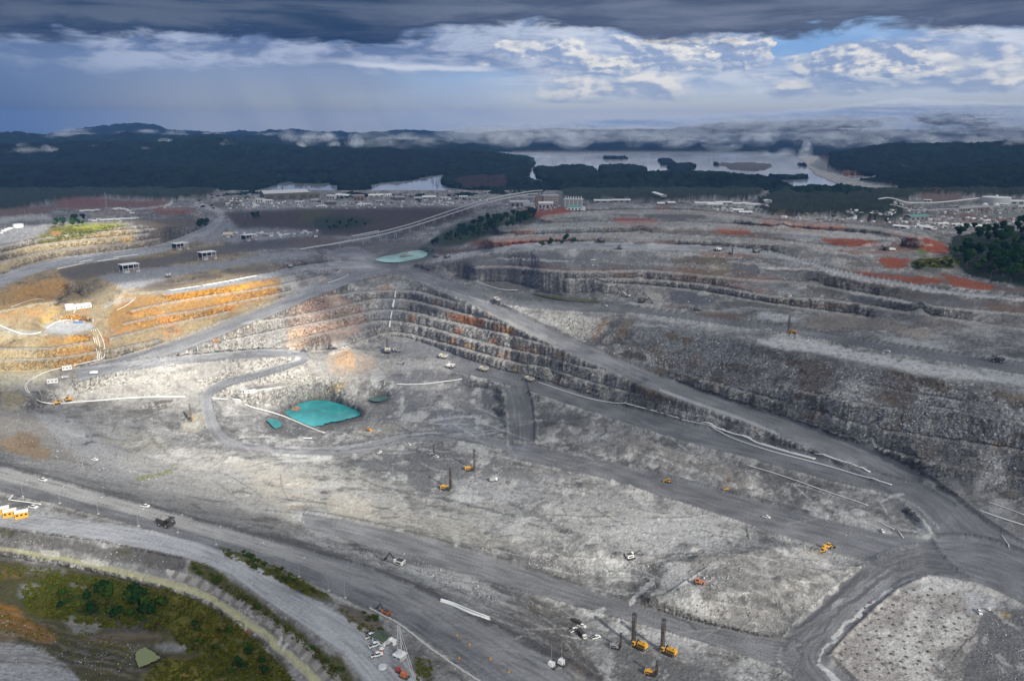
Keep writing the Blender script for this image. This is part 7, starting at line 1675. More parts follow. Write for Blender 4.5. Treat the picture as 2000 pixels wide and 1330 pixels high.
pk = make_pickup()
PG = 'white pickups on the mine roads'
for u, v, du, dv, sc, lab in [
    (723, 1244, 20, -8, 1.15, 'white pickup parked at the green-roofed hut, farthest of the three there'), (731, 1262, 20, -8, 1.15, 'white pickup parked between two others beside the green-roofed hut'), (736, 1281, 20, -5, 1.15, 'white pickup with dark cargo bed, nearest of the three by the green-roofed hut'),
    (65, 992, 20, 4, 1.3, 'white pickup on the service road right of the yellow generator sheds'), (1136, 1224, 20, 7, 1.3, 'white pickup in the cluster left of the drill rigs, uppermost'), (1120, 1232, 20, -10, 1.3, 'white pickup in the cluster left of the drill rigs, at the left end'), (1164, 1247, 20, -6, 1.3, 'white pickup standing apart, right end of the cluster by the drill rigs'),
    (1497, 1011, 20, 5, 1.4, 'white pickup alone on the dark pit road'), (1722, 1039, 12, 10, 1.3, 'white pickup on the pale island between the roads'), (798, 871, 20, 4, 1.4, 'white pickup above the drilled floor beside the west ramp'), (741, 885, 18, -6, 1.4, 'white pickup on the pale ground left of the drilled floor'),
    (334, 716, 20, -3, 1.6, 'white pickup on the return road under the cream wall'), (1912, 1197, 10, 14, 1.4, 'white pickup at the right side of the drill-hole pad'), (1158, 509, 20, 0, 1.6, 'white pickup on the terrace floor left of the grey haul truck'), (1360, 462, 20, -2, 1.6, 'white pickup high on the pale upper terrace'), (852, 893, 20, 5, 1.4, 'white pickup next to the small dark drill rig'), (1500, 645, 20, 2, 1.6, 'white pickup left of the drill rig on the upper plateau'), (1543, 660, 20, 3, 1.4, 'white pickup just in front of the upper plateau drill rig'), (1732, 690, 22, 2, 1.5, 'white pickup out on the pale top of the upper plateau'), (1183, 598, 10, 3, 1.4, 'white pickup at the edge of the stagnant pool'), (185, 898, 20, 3, 1.3, 'white pickup on the grey slope behind the perimeter road'), (1541, 580, 20, -4, 1.8, 'white pickup on the ledge above the drill plateau'), (84, 939, 20, 5, 1.3, 'white pickup at the far edge of the perimeter road'), (284, 990, 20, 3, 1.2, 'white pickup at the windrow opposite the loaded haul truck'),
]:
    place(pk, u, v, du, dv, lab, PG, sc)
pky = make_pickup('yellow')
place(pky, 1417, 959, 14, -3, 'yellow pickup at the foot of the tan spoil slope', None, 1.1); pky['group'] = ''
del pky['group']


def make_lorry(col, box, label):
    t = thing('service_lorry', label, 'lorry')
    MB().box((0, 0, 1.1), (8.4, 2.0, .5)).build('chassis', M['dark'], t)
    c = MB().box((3.3, 0, 2.2), (1.9, 2.4, 2.0)).build('cab', M[col], t)
    MB().box((4.28, 0, 2.5), (.06, 2.0, .9)).build('window', M['glass'], c)
    MB().box((-1.0, 0, 2.6), (6.0, 2.5, 2.6)).build('cargo_box', M[box], t)
    wheels(t, [(3.0, 1.05), (3.0, -1.05), (-1.6, 1.05), (-1.6, -1.05), (-3.0, 1.05), (-3.0, -1.05)], .55, .4, n=10)
    return t


put(make_lorry('white', 'dark', 'dark boxy lorry in the middle of the pickup cluster by the drill rigs'), 1136, 1243, 12, 12, 0, 1.2)
put(make_lorry('white', 'grey', 'grey and white explosives lorry right of the two middle drill rigs'), 963, 940, 26, -5, 0, 1.2)
put(make_lorry('white', 'white', 'white lorry on the pale hairpin beside the white sheds'), 184, 731, -26, 0, 0, 1.3)
put(make_lorry('dark', 'dark', 'dark lorry behind the white pickups in the front pit cluster'), 1127, 1218, 20, 7, 0, .9)
put(make_lorry('white', 'white', 'white lorry on the terrace near the red soil right'), 1742, 490, 22, 0, 0, 1.4)
put(make_lorry('dark', 'grey', 'small dark water cart on the grey floor in front of the rope shovel'), 784, 712, 24, 1, 0, 1.1)
put(make_lorry('white', 'lgrey', 'grey lorry at the hairpin tip left of the return road'), 128, 739, -20, 2, 0, 1.1)

# ------------------------------------------------------------------ pipelines
def pipe(label, pts, r=0.5, n=1, gap=2.0, mat='pipe', lift=0.4, name='pipeline', group=None, cat='pipe'):
    r = r * (1.0 if 'water' in label else 0.82)
    P = resample(smooth_line(pts, 2), 6.0)
    g = np.array([mesh_at(a, b) for a, b in P])
    for ax in range(3):
        g[:, ax] = np.convolve(np.pad(g[:, ax], 3, mode='reflect', reflect_type='odd') if len(g) > 4 else np.pad(g[:, ax], 3, mode='edge'), np.ones(7) / 7, 'valid')
    g[:, 2] = np.maximum(g[:, 2], [mesh_at(*to_uv(*q)).z - .3 for q in g]) if len(g) > 4 else g[:, 2]
    T = np.gradient(g[:, :2], axis=0); T /= np.maximum(np.linalg.norm(T, axis=1), 1e-6)[:, None]
    N = np.stack([-T[:, 1], T[:, 0]], 1)
    b = MB()
    for k in range(n):
        off = (k - (n - 1) / 2) * gap
        w = off + 0.22 * np.sin(np.arange(len(g)) * .21 + k * 2.0)
        b.tube(np.concatenate([g[:, :2] + N * w[:, None], g[:, 2:] + lift + r * .6], 1), r)
    return tag(b.build(name, M[mat], None, True), label, cat, group)


pipe('pair of white pipes sagging from the left edge to the pump platform', [(-8, 634), (20, 645), (42, 654), (60, 655), (80, 650)], .7, 2, 2.2)
pipe('white pipes curving over the pump platform to the blue pumps', [(92, 641), (105, 632), (120, 626), (140, 625), (152, 627)], .6, 2, 1.8)
for lab, pts in [('white pipe down the orange benches, first from the left', [(177, 643), (186, 670), (191, 690), (191, 703)]), ('white pipe down the orange benches, second from the left', [(181, 641), (189, 668), (195, 690), (194, 703)]), ('white pipe down the orange benches, third from the left', [(184, 640), (193, 662), (200, 692), (197, 703)]), ('white pipe down the orange benches, outermost on the right with a wide bow', [(187, 640), (197, 652), (205, 675), (209, 690), (206, 698), (196, 704)])]:
    pipe(lab, pts, .6, group='pipes down the orange benches')
pipe('white pipe along the road edge between the orange wall and the white shed', [(195, 704), (160, 711), (130, 717), (100, 723), (82, 730), (68, 738)], .7)
pipe('looped white pipes going round the tip of the hairpin', [(68, 738), (52, 747), (47, 757), (58, 776), (72, 788), (110, 790), (145, 786)], .6, 2, 2.4)
pipe('long straight white pipe along the foot of the cream face', [(132, 787), (240, 779), (300, 775), (362, 776)], .75, 2, 1.4)
pipe('short white pipe right of the curving west ramp', [(413, 779), (446, 781)], .7)
pipe('white pipes from the west ramp past the barge to the pond outlet', [(453, 780), (480, 793), (500, 799), (540, 807), (580, 825), (612, 839), (634, 846)], .55, 2, 1.6)
pipe('gently curved white pipe on the floor below the haul trucks', [(774, 751), (810, 753), (850, 750), (880, 745), (902, 741)], .9)
pipe('white pipe on the ground above the turquoise pond, by the white cabins', [(498, 764), (546, 757)], .6)
pipe('very long white pipeline running beside the bench road', [(1048, 746), (1100, 764), (1150, 780), (1200, 788), (1260, 799), (1290, 805), (1330, 819), (1370, 831), (1400, 845), (1440, 860), (1500, 881), (1560, 896), (1640, 917), (1700, 937), (1742, 948)], .8)
pipe('thick bundle of white pipes along the lower half of the bench road', [(1370, 827), (1400, 839), (1440, 853), (1500, 872), (1560, 889), (1592, 897)], .7, 3, 1.8)
pipe('white pipes stacked beyond the bundle near the black opening', [(1592, 886), (1640, 901), (1700, 923)], .6, 2, 2.0)
pipe('white pipe across the spoil slope below the bench road', [(1458, 909), (1520, 927), (1570, 946), (1640, 969), (1695, 988)], .55)
pipe('stack of loose white pipes lying on the perimeter road verge', [(860, 1174), (880, 1181), (900, 1191), (925, 1204), (957, 1213)], .5, 3, 1.3)
pipe('white pipe at the right edge, lower of two', [(1912, 998), (1950, 1011), (1985, 1022), (2030, 1036)], .5, 2, 1.4)
pipe('white pipe at the right edge, upper of two', [(1930, 981), (1960, 991), (2000, 1006)], .5)
pipe('short white pipe standing across the pad at the far right', [(1957, 1046), (1964, 1060), (1970, 1071)], .5)
pipe('white pipe on the pale island, longer piece', [(1722, 1023), (1746, 1035)], .5)
pipe('white pipe on the pale island, shorter piece', [(1754, 1042), (1764, 1051)], .5)
for lab, pts in [('white pipe string beside the plateau road, left piece', [(112, 526), (165, 515)]), ('white pipe string beside the plateau road, second piece', [(155, 513), (182, 508)]), ('white pipe string beside the plateau road, third piece', [(190, 511), (232, 506)]), ('white pipe string beside the plateau road, right piece', [(222, 504), (270, 498)])]:
    pipe(lab, pts, .9, 2, 2.0, group='pipe strings on the plateau')
pipe('white pipe on the ledge over the ochre wall, straight left piece', [(332, 568), (392, 559)], .7)
pipe('knotted white pipes on the ledge over the ochre wall, right piece', [(396, 558), (430, 553), (470, 545), (502, 539)], .6, 3, 2.0)
pipe('thin white pipe above the pump platform, bent at its right end', [(22, 600), (78, 579), (86, 588)], .45)
pipe('white pipe edging the upper west ramp', [(640, 553), (660, 548), (682, 536)], .6)
pipe('white pipe around the dull green pond in the upper pit', [(932, 550), (960, 562), (985, 568), (1010, 567)], .6)
pipe('short white pipe on the dark mud in front of the side sump', [(592, 856), (609, 857)], .7)
pipe('white hose hanging from the white pump house', [(149, 603), (144, 612), (142, 624)], .6)
pipe('white pipe laid on the western hill road bend', [(262, 585), (245, 600), (228, 606)], .4)
for k, pts in enumerate([[(773, 570), (771, 583)], [(770, 588), (767, 602)], [(766, 609), (763, 624)], [(762, 629), (761, 641)]]):
    pipe(['white water running down the north wall, topmost fall', 'white water running down the north wall, second fall from the top', 'white water running down the north wall, third fall from the top', 'white water running down the north wall, lowest fall'][k], pts, [1.6, 1.9, 1.1, 1.6][k], 1, 0, 'foam', 0.9, 'waterfall', 'falls on the north wall', 'waterfall')

# ------------------------------------------------------------------ poles, masts, barriers
def make_pole(h=10.0, arm=True, mat='lgrey'):
    t = thing('light_pole', '', 'light pole')
    MB().cyl((0, 0, 0), (0, 0, h), .15, .09, 6).build('shaft', M[mat], t)
    MB().box((0, 0, .3), (1.4, 1.4, .6)).build('footing', M['concrete'], t)
    if arm:
        a = MB().cyl((0, 0, h), (4.2, 0, h + 1.4), .08, n=5).build('arm', M[mat], t)
        MB().box((4.6, 0, h + 1.45), (1.1, .4, .2)).build('lamp_head', M['white'], a)
    return t


lp = make_pole(10.0, True, 'grey')
for k, (u, v) in enumerate([(45, 972), (117, 983), (192, 1004), (271, 1030), (347, 1040), (422, 1064), (503, 1098), (584, 1127)]):
    place(lp, u, v, 20, -9, ['light pole at the left end of the perimeter road row', 'light pole above the white barrier by the generator sheds', 'light pole above the far end of the service road pickup', 'light pole left of the loaded haul truck', 'light pole just right of the loaded haul truck', 'light pole at the tip of the green verge', 'light pole over the upper green verge', 'light pole at the middle of the green verge'][k], 'light poles along the perimeter road')
tp = make_pole(13.0, False, 'grey')
for u, v, lab in [(642, 1154, 'bare pole at the lower end of the green verge, left of two'), (674, 1168, 'bare pole at the lower end of the green verge, right of two'), (838, 722, 'thin pole on the pit floor left of the row of haul trucks'), (859, 716, 'thin pole on the pit floor under the uppermost cream truck'), (1705, 676, 'thin pole beside the upper pit road, left of two'), (1735, 671, 'thin pole beside the upper pit road, right of two'), (1769, 942, 'thin pole on the wedge where the ridge road meets the bench road'), (943, 1072, 'thin pole above the brown track, left of two close together'), (949, 1075, 'thin pole above the brown track, right of two close together'), (1077, 1296, 'thin pole by the white pump skids, left'), (1096, 1290, 'thin pole by the white pump skids, right'), (36, 496, 'thin pole on the grey western heap'), (279, 534, 'thin pole right of the nearest crusher shelter'), (221, 532, 'thin pole left of the nearest crusher shelter'), (429, 512, 'thin pole right of the second crusher shelter'), (154, 441, 'thin pole on the grassy western hilltop'), (1333, 497, 'thin pole on the terrace crest left of the brown rock'), (1000, 590, 'thin pole where the ridge road leaves the upper pit')]:
    place(tp, u, v, 10, 3, lab, 'bare poles')
tm = make_pole(42.0, False, 'white')
for u, v, lab in [(239, 428, 'tall white mast on the western yard, left of two'), (257, 428, 'tall white mast on the western yard, right of two'), (479, 429, 'tall white mast by the curved plain road, left of two'), (490, 429, 'tall white mast by the curved plain road, right of two'), (959, 387, 'tall white mast at the head of the conveyor, left of two'), (987, 384, 'tall white mast at the head of the conveyor, right of two'), (1346, 402, 'tall mast behind the white camp roofs'), (52, 437, 'tall white mast right of the white hilltop tank')]:
    place(tm, u, v, 10, 3, lab, 'tall white masts', .8)


def lattice(name, label, cat, u, v, h, w0, w1, mat='grey', lean=None):
    t = thing(name, label, cat, mesh_at(u, v))
    b = MB(); k = max(4, int(h / 4))
    cor = lambda f: [(sx * (w0 + (w1 - w0) * f) / 2, sy * (w0 + (w1 - w0) * f) / 2, h * f) for sx, sy in ((-1, -1), (1, -1), (1, 1), (-1, 1))]
    legs = MB()
    for q in range(4):
        legs.cyl(cor(0)[q], cor(1)[q], .16, n=4)
    legs.build('leg_frame', M[mat], t)
    for i in range(k):
        a, c = cor(i / k), cor((i + 1) / k)
        for q in range(4):
            b.cyl(a[q], c[(q + 1) % 4], .09, n=3); b.cyl(c[q], c[(q + 1) % 4], .09, n=3)
    b.build('bracing', M[mat], t)
    if lean:
        s = MB()
        for off in (-.5, .5):
            s.cyl((off, 0, h), (lean[0] + off, lean[1], .3), .12, n=4)
        s.build('raking_stay', M[mat], t)
    return t


lattice('lattice_tower', 'lattice tower with a long raking stay standing by the parked pickups', 'tower', 781, 1284, 18, 2.4, 1.2, 'lgrey', (9.5, -17))
lattice('lattice_tower', 'slim grey lattice tower against the dark forest on the western hill', 'tower', 209, 412, 50, 5, 1.5, 'grey')

bar = MB().prism([(-1.9, 0), (1.9, 0), (1.9, 1.1), (-1.9, 1.1)], -.5, .5)
bar = bar.build('road_barrier', M['concrete']); tag(bar, 'pale concrete block in the barrier row beside the perimeter road', 'barrier', 'barrier row by the perimeter road')
P = resample(smooth_line([(726, 1192), (760, 1212), (790, 1230), (830, 1262), (870, 1290), (905, 1314), (945, 1342)], 2), 1.0)
acc, last, kk = 0.0, None, 0
for q in range(len(P) - 1):
    g = mesh_at(*P[q])
    if last is None or (g - last).length > 4.0:
        o = bar if kk == 0 else bar.copy()
        if kk:
            COL.objects.link(o)
        o.location = g; n_ = mesh_at(*P[q + 1]); o.rotation_euler = (0, 0, math.atan2(n_.y - g.y, n_.x - g.x)); kk += 1; last = g
cone = MB().cyl((0, 0, 0), (0, 0, 1.0), .38, .3, 10).cyl((0, 0, 0), (0, 0, .12), .6, n=10).build('traffic_drum', M['yellow'])
for q, (u, v, l) in enumerate([(893, 1241, 'farthest of five'), (917, 1259, 'second farthest of five'), (897, 1285, 'the one nearest the barrier row'), (958, 1287, 'second nearest of five'), (994, 1312, 'nearest of five')]):
    o = cone if q == 0 else cone.copy()
    if q:
        COL.objects.link(o)
    o.location = mesh_at(u, v); tag(o, 'yellow traffic drum on the dark perimeter road, ' + l, 'traffic drum', 'yellow drums on the perimeter road')

# ------------------------------------------------------------------ huts, cabins, sheds
def make_hut(name, label, cat, L, Wd, H, wall, roof, pitch=0.0, doors=1, wins=2, group=None):
    t = thing(name, label, cat, group=group)
    MB().box((0, 0, H / 2), (L, Wd, H)).build('wall', M[wall], t)
    if pitch > 0:
        MB().prism([(0, 0)] * 0 + [(-Wd / 2 - .4, H), (0, H + pitch), (Wd / 2 + .4, H), (Wd / 2 + .4, H + .2), (0, H + pitch + .22), (-Wd / 2 - .4, H + .2)], -L / 2 - .4, L / 2 + .4)
        b = MB(); n = [(-Wd / 2 - .4, H + .02), (0, H + pitch), (Wd / 2 + .4, H + .02), (Wd / 2 + .4, H + .25), (0, H + pitch + .25), (-Wd / 2 - .4, H + .25)]
        b.add([(-L / 2 - .4, y, z) for y, z in n] + [(L / 2 + .4, y, z) for y, z in n], [(0, 1, 2, 3, 4, 5), (11, 10, 9, 8, 7, 6)] + [(i, 6 + i, 6 + (i + 1) % 6, (i + 1) % 6) for i in range(6)])
        b.build('roof', M[roof], t)
    else:
        MB().box((0, 0, H + .13), (L + .5, Wd + .5, .25)).build('roof', M[roof], t)
    for k in range(wins):
        x = (k + .5) / wins * L - L / 2
        MB().box((x, -Wd / 2 - .03, H * .6), (L / wins * .55, .06, H * .28)).build('window', M['glass'], t)
    for k in range(doors):
        MB().box((L * .32, Wd / 2 + .03, H * .38), (min(1.2, L * .3), .06, H * .72)).build('door', M['grey'], t)
    return t


put(make_hut('guard_hut', 'small white hut with a dark green pitched roof by the parked pickups', 'hut', 8.5, 6.5, 3.0, 'white', 'green', 1.4), 747, 1252, 20, 10)
put(make_hut('equipment_kiosk', 'little white kiosk against the green-roofed hut', 'kiosk', 2.4, 2.4, 2.4, 'white', 'white', 0, 1, 1), 768, 1258, 20, 10)
put(make_hut('portable_toilet', 'orange portable toilet between the pickups and the plinth', 'toilet', 1.5, 1.5, 2.6, 'orange', 'white', 0, 1, 1), 746, 1275, 20, 8)
put(make_hut('transformer_plinth', 'pale block-shaped transformer at the foot of the lattice tower', 'transformer', 5.0, 5.0, 2.6, 'concrete', 'white', 0, 1, 2), 781, 1285, 20, 10)
g3 = make_hut('generator_shed', 'yellow generator shed with white roof, rightmost of three by the service road', 'generator', 8.0, 5.0, 4.2, 'yellow', 'white', 0, 2, 3, 'generator sheds by the service road')
put(g3, 43, 1009, 20, -4); d_ = dup(g3, (0, 0, 0), 0, 'pale generator shed between the two yellow ones by the service road'); d_.children[0].data = d_.children[0].data.copy(); d_.children[0].data.materials[0] = M['lgrey']; put(d_, 20, 1007, 20, -4)
put(dup(g3, (0, 0, 0), 0, 'yellow generator shed cut by the left edge of the picture'), 6, 1002, 20, -4)
pipe('white crash barrier beside the service road, long side', [(18, 978), (48, 981), (80, 987)], .45, lift=.6, name='crash_barrier', cat='barrier')
pipe('white crash barrier beside the service road, short return', [(17, 978), (27, 969)], .45, lift=.6, name='crash_barrier', cat='barrier')
ph = thing('pump_house', 'white pump house of two joined blocks on the ochre ledge', 'pump house')
MB().box((-13, 0, 4.5), (12, 10, 9)).build('tall_block', M['white'], ph); MB().box((7, 0, 3.4), (27, 9, 6.8)).build('long_block', M['white'], ph)
for k in range(6):
    MB().box((-3 + k * 4.2, -4.55, 2.4), (2.6, .12, 2.6)).build('doorway', M['dark'], ph)
MB().box((-13, -5.05, 3), (4, .12, 4)).build('gate', M['grey'], ph); MB().box((7, 0, 7.0), (26, 2.4, .8)).build('roof_ridge', M['lgrey'], ph)
put(ph, 152, 602, 26, -3)
put(make_hut('site_cabin', 'white cabin at the foot of the orange wall beside the road-edge pipe', 'cabin', 13, 7, 5.5, 'white', 'white', 0, 1, 3), 131, 721, 20, -2)
put(make_hut('site_cabin', 'white cabin in the middle of the hairpin', 'cabin', 14, 7, 5, 'white', 'white', 0, 1, 3), 103, 747, 20, -2)
put(make_hut('site_cabin', 'white cabin above the turquoise pond, right of a pair', 'cabin', 10, 6, 4, 'white', 'white', 0, 1, 3), 493, 767, 20, -4)
put(make_hut('site_cabin', 'white cabin above the turquoise pond, left of a pair', 'cabin', 7, 5, 4, 'white', 'lgrey', 0, 1, 2), 482, 768, 20, -4)
pu = thing('pump_set', 'row of blue pumps at the end of the pipes on the pump platform', 'pump')
for k in range(4):
    b = MB().cyl((k * 4 - 6, -1.6, 1.6), (k * 4 - 6, 1.6, 1.6), 1.3, n=10).box((k * 4 - 6, 0, .4), (2.4, 4.4, .8)).build('pump_body', M['blue'], pu)
    MB().cyl((k * 4 - 6, 2.2, 1.6), (k * 4 - 6, 4.0, .6), .5, n=8).build('outlet', M['white'], b)
put(pu, 152, 631, 24, -1)
bg_ = thing('pump_barge', 'orange pump barge floating at the left end of the turquoise pond', 'barge')
for s in (-1, 1):
    MB().cyl((-5.5, s * 3, .5), (5.5, s * 3, .5), 1.1, n=10).build('pontoon', M['orange'], bg_)
MB().box((0, 0, 1.7), (11, 7.5, .4)).build('deck', M['rust'], bg_); MB().box((2.4, 0, 3.2), (4, 3, 2.6)).build('pump_cabin', M['orange'], bg_)
a_ = MB()
for s in (-1, 1):
    a_.cyl((-5, s * 2.6, 1.8), (-3.6, 0, 10), .2, n=5)
a_.cyl((-3.6, 0, 10), (3, 0, 4.4), .12, n=4).build('a_frame', M['rust'], bg_)
put(bg_, 578, 804, 24, 2); bg_.location.z = 21.6
for u, v, c, l, d in [(1078, 1302, 'white', 'white pump skid near the bottom middle, left of two', 4.2), (1097, 1298, 'white', 'white pump skid near the bottom middle, right of two', 4.2), (790, 1322, 'orange', 'orange compressor at the bottom of the parking yard', 4.0), (779, 1312, 'red', 'small red trailer left of the orange compressor', 2.6), (1137, 712 + 530, 'dark', 'dark skid beside the boxy lorry', 3.0), (1931, 1193, 'white', 'pale lighting plant at the right of the drill-hole pad', 3.0)]:
    t = thing('machine_skid', l, 'machine')
    MB().box((0, 0, .3), (d, d * .6, .5)).build('skid', M['dark'], t); MB().box((-.1 * d, 0, 1.4), (d * .6, d * .5, 1.8), taper=.85).build('housing', M[c], t); MB().cyl((d * .35, 0, .5), (d * .35, 0, 3.4), .15).build('stack', M[c], t)
    put(t, u, v, 14, 6, 0, 1.2)
wt = thing('water_tank', 'small round white tank on the parking yard', 'tank')
MB().cyl((0, 0, 0), (0, 0, .9), 2.1, n=20).build('shell', M['white'], wt); MB().cyl((0, 0, .9), (0, 0, 1.1), 2.2, 1.6, n=20).build('lid', M['lgrey'], wt); put(wt, 747, 1303, 10, 3)


# crusher shelters ------------------------------------------------------------
def make_shelter(label, L=30, Wd=20, H=15):
    t = thing('crusher_shelter', label, 'crusher shelter')
    MB().box((0, 0, H + .5), (L + 3, Wd + 3, .9)).build('roof', M['white'], t)
    for x in (-L / 2, -L / 6, L / 6, L / 2):
        for y in (-Wd / 2, Wd / 2):
            MB().box((x, y, H / 2), (.9, .9, H)).build('post', M['lgrey'], t)
    MB().box((0, Wd / 2 - .5, H * .6), (L, .4, H * .75)).build('back_wall', M['dark'], t)
    MB().box((2, -1, 3.2), (L * .55, Wd * .6, 6.4), taper=.8).build('crusher', M['rust'], t)
    MB().box((-L * .3, -Wd * .55, 2.2), (L * .3, Wd * .3, 4.4)).box((L * .38, -Wd * .6, 1.8), (L * .25, Wd * .3, 3.6)).build('plinth', M['concrete'], t)
    MB().box((0, -Wd / 2 - .7, 7.2), (L, .25, 1.0)).build('walkway', M['lgrey'], t)
    return t


for u, v, s, lab in [(253, 531, 1.0, 'white-roofed crusher shelter on posts, nearest of four, alone on the grey platform'), (405, 506, 1.0, 'white-roofed crusher shelter on posts, upper end of the grey platform'), (352, 487, .95, 'white-roofed crusher shelter on posts beside the plateau road'), (486, 470, .95, 'crusher shelter with pale roof below the curved plain road, farthest of four')]:
    put(make_shelter(lab), u, v, 24, -3, 0, s)
print('things', round(time.time() - T0, 1))

# ------------------------------------------------------------------ conveyors and plant
def elevated(label, pts, w=3.0, lift=10.0, mat='lgrey', name='overland_conveyor', every=45.0, legs=True):
    """pts: (u, v of the ground under it, height above that ground)"""
    P = resample(smooth_line(pts, 2), 4.0)
    g = np.array([tuple(mesh_at(a, b)) for a, b in P[:, :2]]); g[:, 2] += P[:, 2]
    k = np.ones(9) / 9
    g[:, 2] = np.convolve(np.pad(g[:, 2], 4, mode='edge'), k, 'valid')
    t = thing(name, label, 'conveyor', g[len(g) // 2])
    o = Vector(g[len(g) // 2])
    T = np.gradient(g[:, :2], axis=0); T /= np.linalg.norm(T, axis=1)[:, None]; N = np.stack([-T[:, 1], T[:, 0]], 1)
    V = []; F = []
    for i in range(len(g)):
        for s, z in ((-1, 0), (1, 0), (1, 1.6), (-1, 1.6)):
            V.append((g[i, 0] + N[i, 0] * s * w / 2 - o.x, g[i, 1] + N[i, 1] * s * w / 2 - o.y, g[i, 2] + z - o.z))
        if i:
            a = (i - 1) * 4; F += [(a + j, a + (j + 1) % 4, a + 4 + (j + 1) % 4, a + 4 + j) for j in range(4)]
    MB().add(V, F).build('gallery', M[mat], t)
    MB().tube([(x - o.x, y - o.y, z + 2.4 - o.z) for x, y, z in g], .35, 4).build('handrail', M['white'], t)
    if legs:
        d = 0.0
        for i in range(1, len(g)):
            d += np.linalg.norm(g[i] - g[i - 1])
            if d > every:
                d = 0.0; base = mesh_at(*P[i, :2])
                if g[i, 2] - base.z < 2.5:
                    continue
                b = MB()
                for s in (-1, 1):
                    b.cyl((g[i, 0] + N[i, 0] * s * w * .9 - o.x, g[i, 1] + N[i, 1] * s * w * .9 - o.y, base.z - o.z - 1), (g[i, 0] + N[i, 0] * s * w * .3 - o.x, g[i, 1] + N[i, 1] * s * w * .3 - o.y, g[i, 2] - o.z), .55, n=5)
                b.build('trestle', M['lgrey'], t)
    return t


elevated('lower line of the long double conveyor rising from the crusher plain to the plant', [(585, 489, 1), (640, 482, 3), (690, 480, 12), (740, 474, 16), (800, 455, 13), (850, 438, 12), (900, 420, 12), (950, 405, 14), (1000, 396, 18), (1050, 390, 22)], 4.5, every=55)
elevated('upper line of the long double conveyor rising from the crusher plain to the plant', [(688, 474, 12), (740, 468, 16), (800, 450, 14), (850, 432, 13), (900, 414, 13), (950, 400, 16), (1000, 392, 22), (1060, 386, 26)], 4.5, every=80)
elevated('short covered conveyor head beside the double conveyor', [(688, 476, 16), (715, 471, 18), (740, 466, 19)], 6, every=40)
elevated('long dark conveyor on trestles in front of the eastern tank', [(1735, 424, 16), (1800, 426, 18), (1870, 424, 20), (1940, 420, 22), (2010, 417, 22), (2100, 412, 22)], 4.0, mat='grey', every=60)
elevated('pale overland conveyor reaching over the trees towards the eastern tank', [(1714, 402, 8), (1780, 402, 8), (1830, 402, 8), (1870, 399, 10), (1905, 396, 12), (1930, 394, 14)], 5.0, mat='white', every=70)
elevated('low dark conveyor below the white camp roofs', [(1350, 406, 7), (1420, 408, 7), (1490, 409, 7)], 4.0, mat='grey', every=50)


def far_building(label, u, v, L, Wd, H, wall='lgrey', roof='white', pitch=None, du=20, dv=0, group=None, bays=4, name='plant_building'):
    t = thing(name, label, 'building', group=group)
    MB().box((0, 0, H / 2), (L, Wd, H)).build('wall', M[wall], t)
    p = Wd * .14 if pitch is None else pitch
    n = [(-Wd / 2 - 1, H + .1), (0, H + p), (Wd / 2 + 1, H + .1), (Wd / 2 + 1, H + .6), (0, H + p + .6), (-Wd / 2 - 1, H + .6)]
    MB().add([(-L / 2 - 1, y, z) for y, z in n] + [(L / 2 + 1, y, z) for y, z in n], [(0, 1, 2, 3, 4, 5), (11, 10, 9, 8, 7, 6)] + [(i, 6 + i, 6 + (i + 1) % 6, (i + 1) % 6) for i in range(6)]).build('roof', M[roof], t)
    for k in range(bays):
        MB().box(((k + .5) / bays * L - L / 2, -Wd / 2 - .1, H * .4), (L / bays * .55, .3, H * .6)).build('doorway', M['dark'], t)
    return put(t, u, v, du, dv)


far_building('large olive shed with pale ridged roof at the left of the plant yard', 556, 389, 165, 70, 24, 'olive', 'lgrey', 9, 20, -1)
far_building('long low dark annex right of the large olive shed', 600, 386, 90, 40, 14, 'olive', 'olive', 4, 20, -.5)
rr = random.Random(21)
for k, (u, v, L, H, wl, rf) in enumerate([(508, 395, 30, 12, 'white', 'lgrey'), (525, 396, 24, 9, 'lgrey', 'white'), (648, 388, 34, 11, 'lgrey', 'white'), (702, 392, 36, 18, 'rust', 'grey'), (645, 400, 36, 10, 'olive', 'grey'), (735, 384, 60, 6, 'lgrey', 'white'), (757, 384, 28, 8, 'white', 'white'), (780, 391, 40, 10, 'olive', 'grey'), (706, 403, 34, 7, 'white', 'white'), (720, 402, 24, 6, 'lgrey', 'white'), (632, 406, 26, 6, 'white', 'white'), (742, 396, 30, 7, 'grey', 'lgrey'), (815, 390, 34, 7, 'lgrey', 'lgrey'), (838, 388, 50, 6, 'grey', 'white'), (870, 390, 40, 7, 'white', 'lgrey'), (672, 384, 70, 5, 'lgrey', 'white'), (905, 388, 30, 8, 'lgrey', 'white'), (925, 391, 36, 8, 'grey', 'grey'), (614, 395, 30, 8, 'grey', 'lgrey'), (585, 398, 30, 7, 'lgrey', 'lgrey'), (500, 405, 18, 6, 'white', 'white'), (880, 399, 22, 5, 'white', 'white')]):
    far_building('pale low workshop among the scattered buildings of the plant yard', u, v, L, L * rr.uniform(.4, .6), H, wl, rf, None, 20, rr.uniform(-1.5, 1.5), 'workshops scattered over the plant yard', 3)
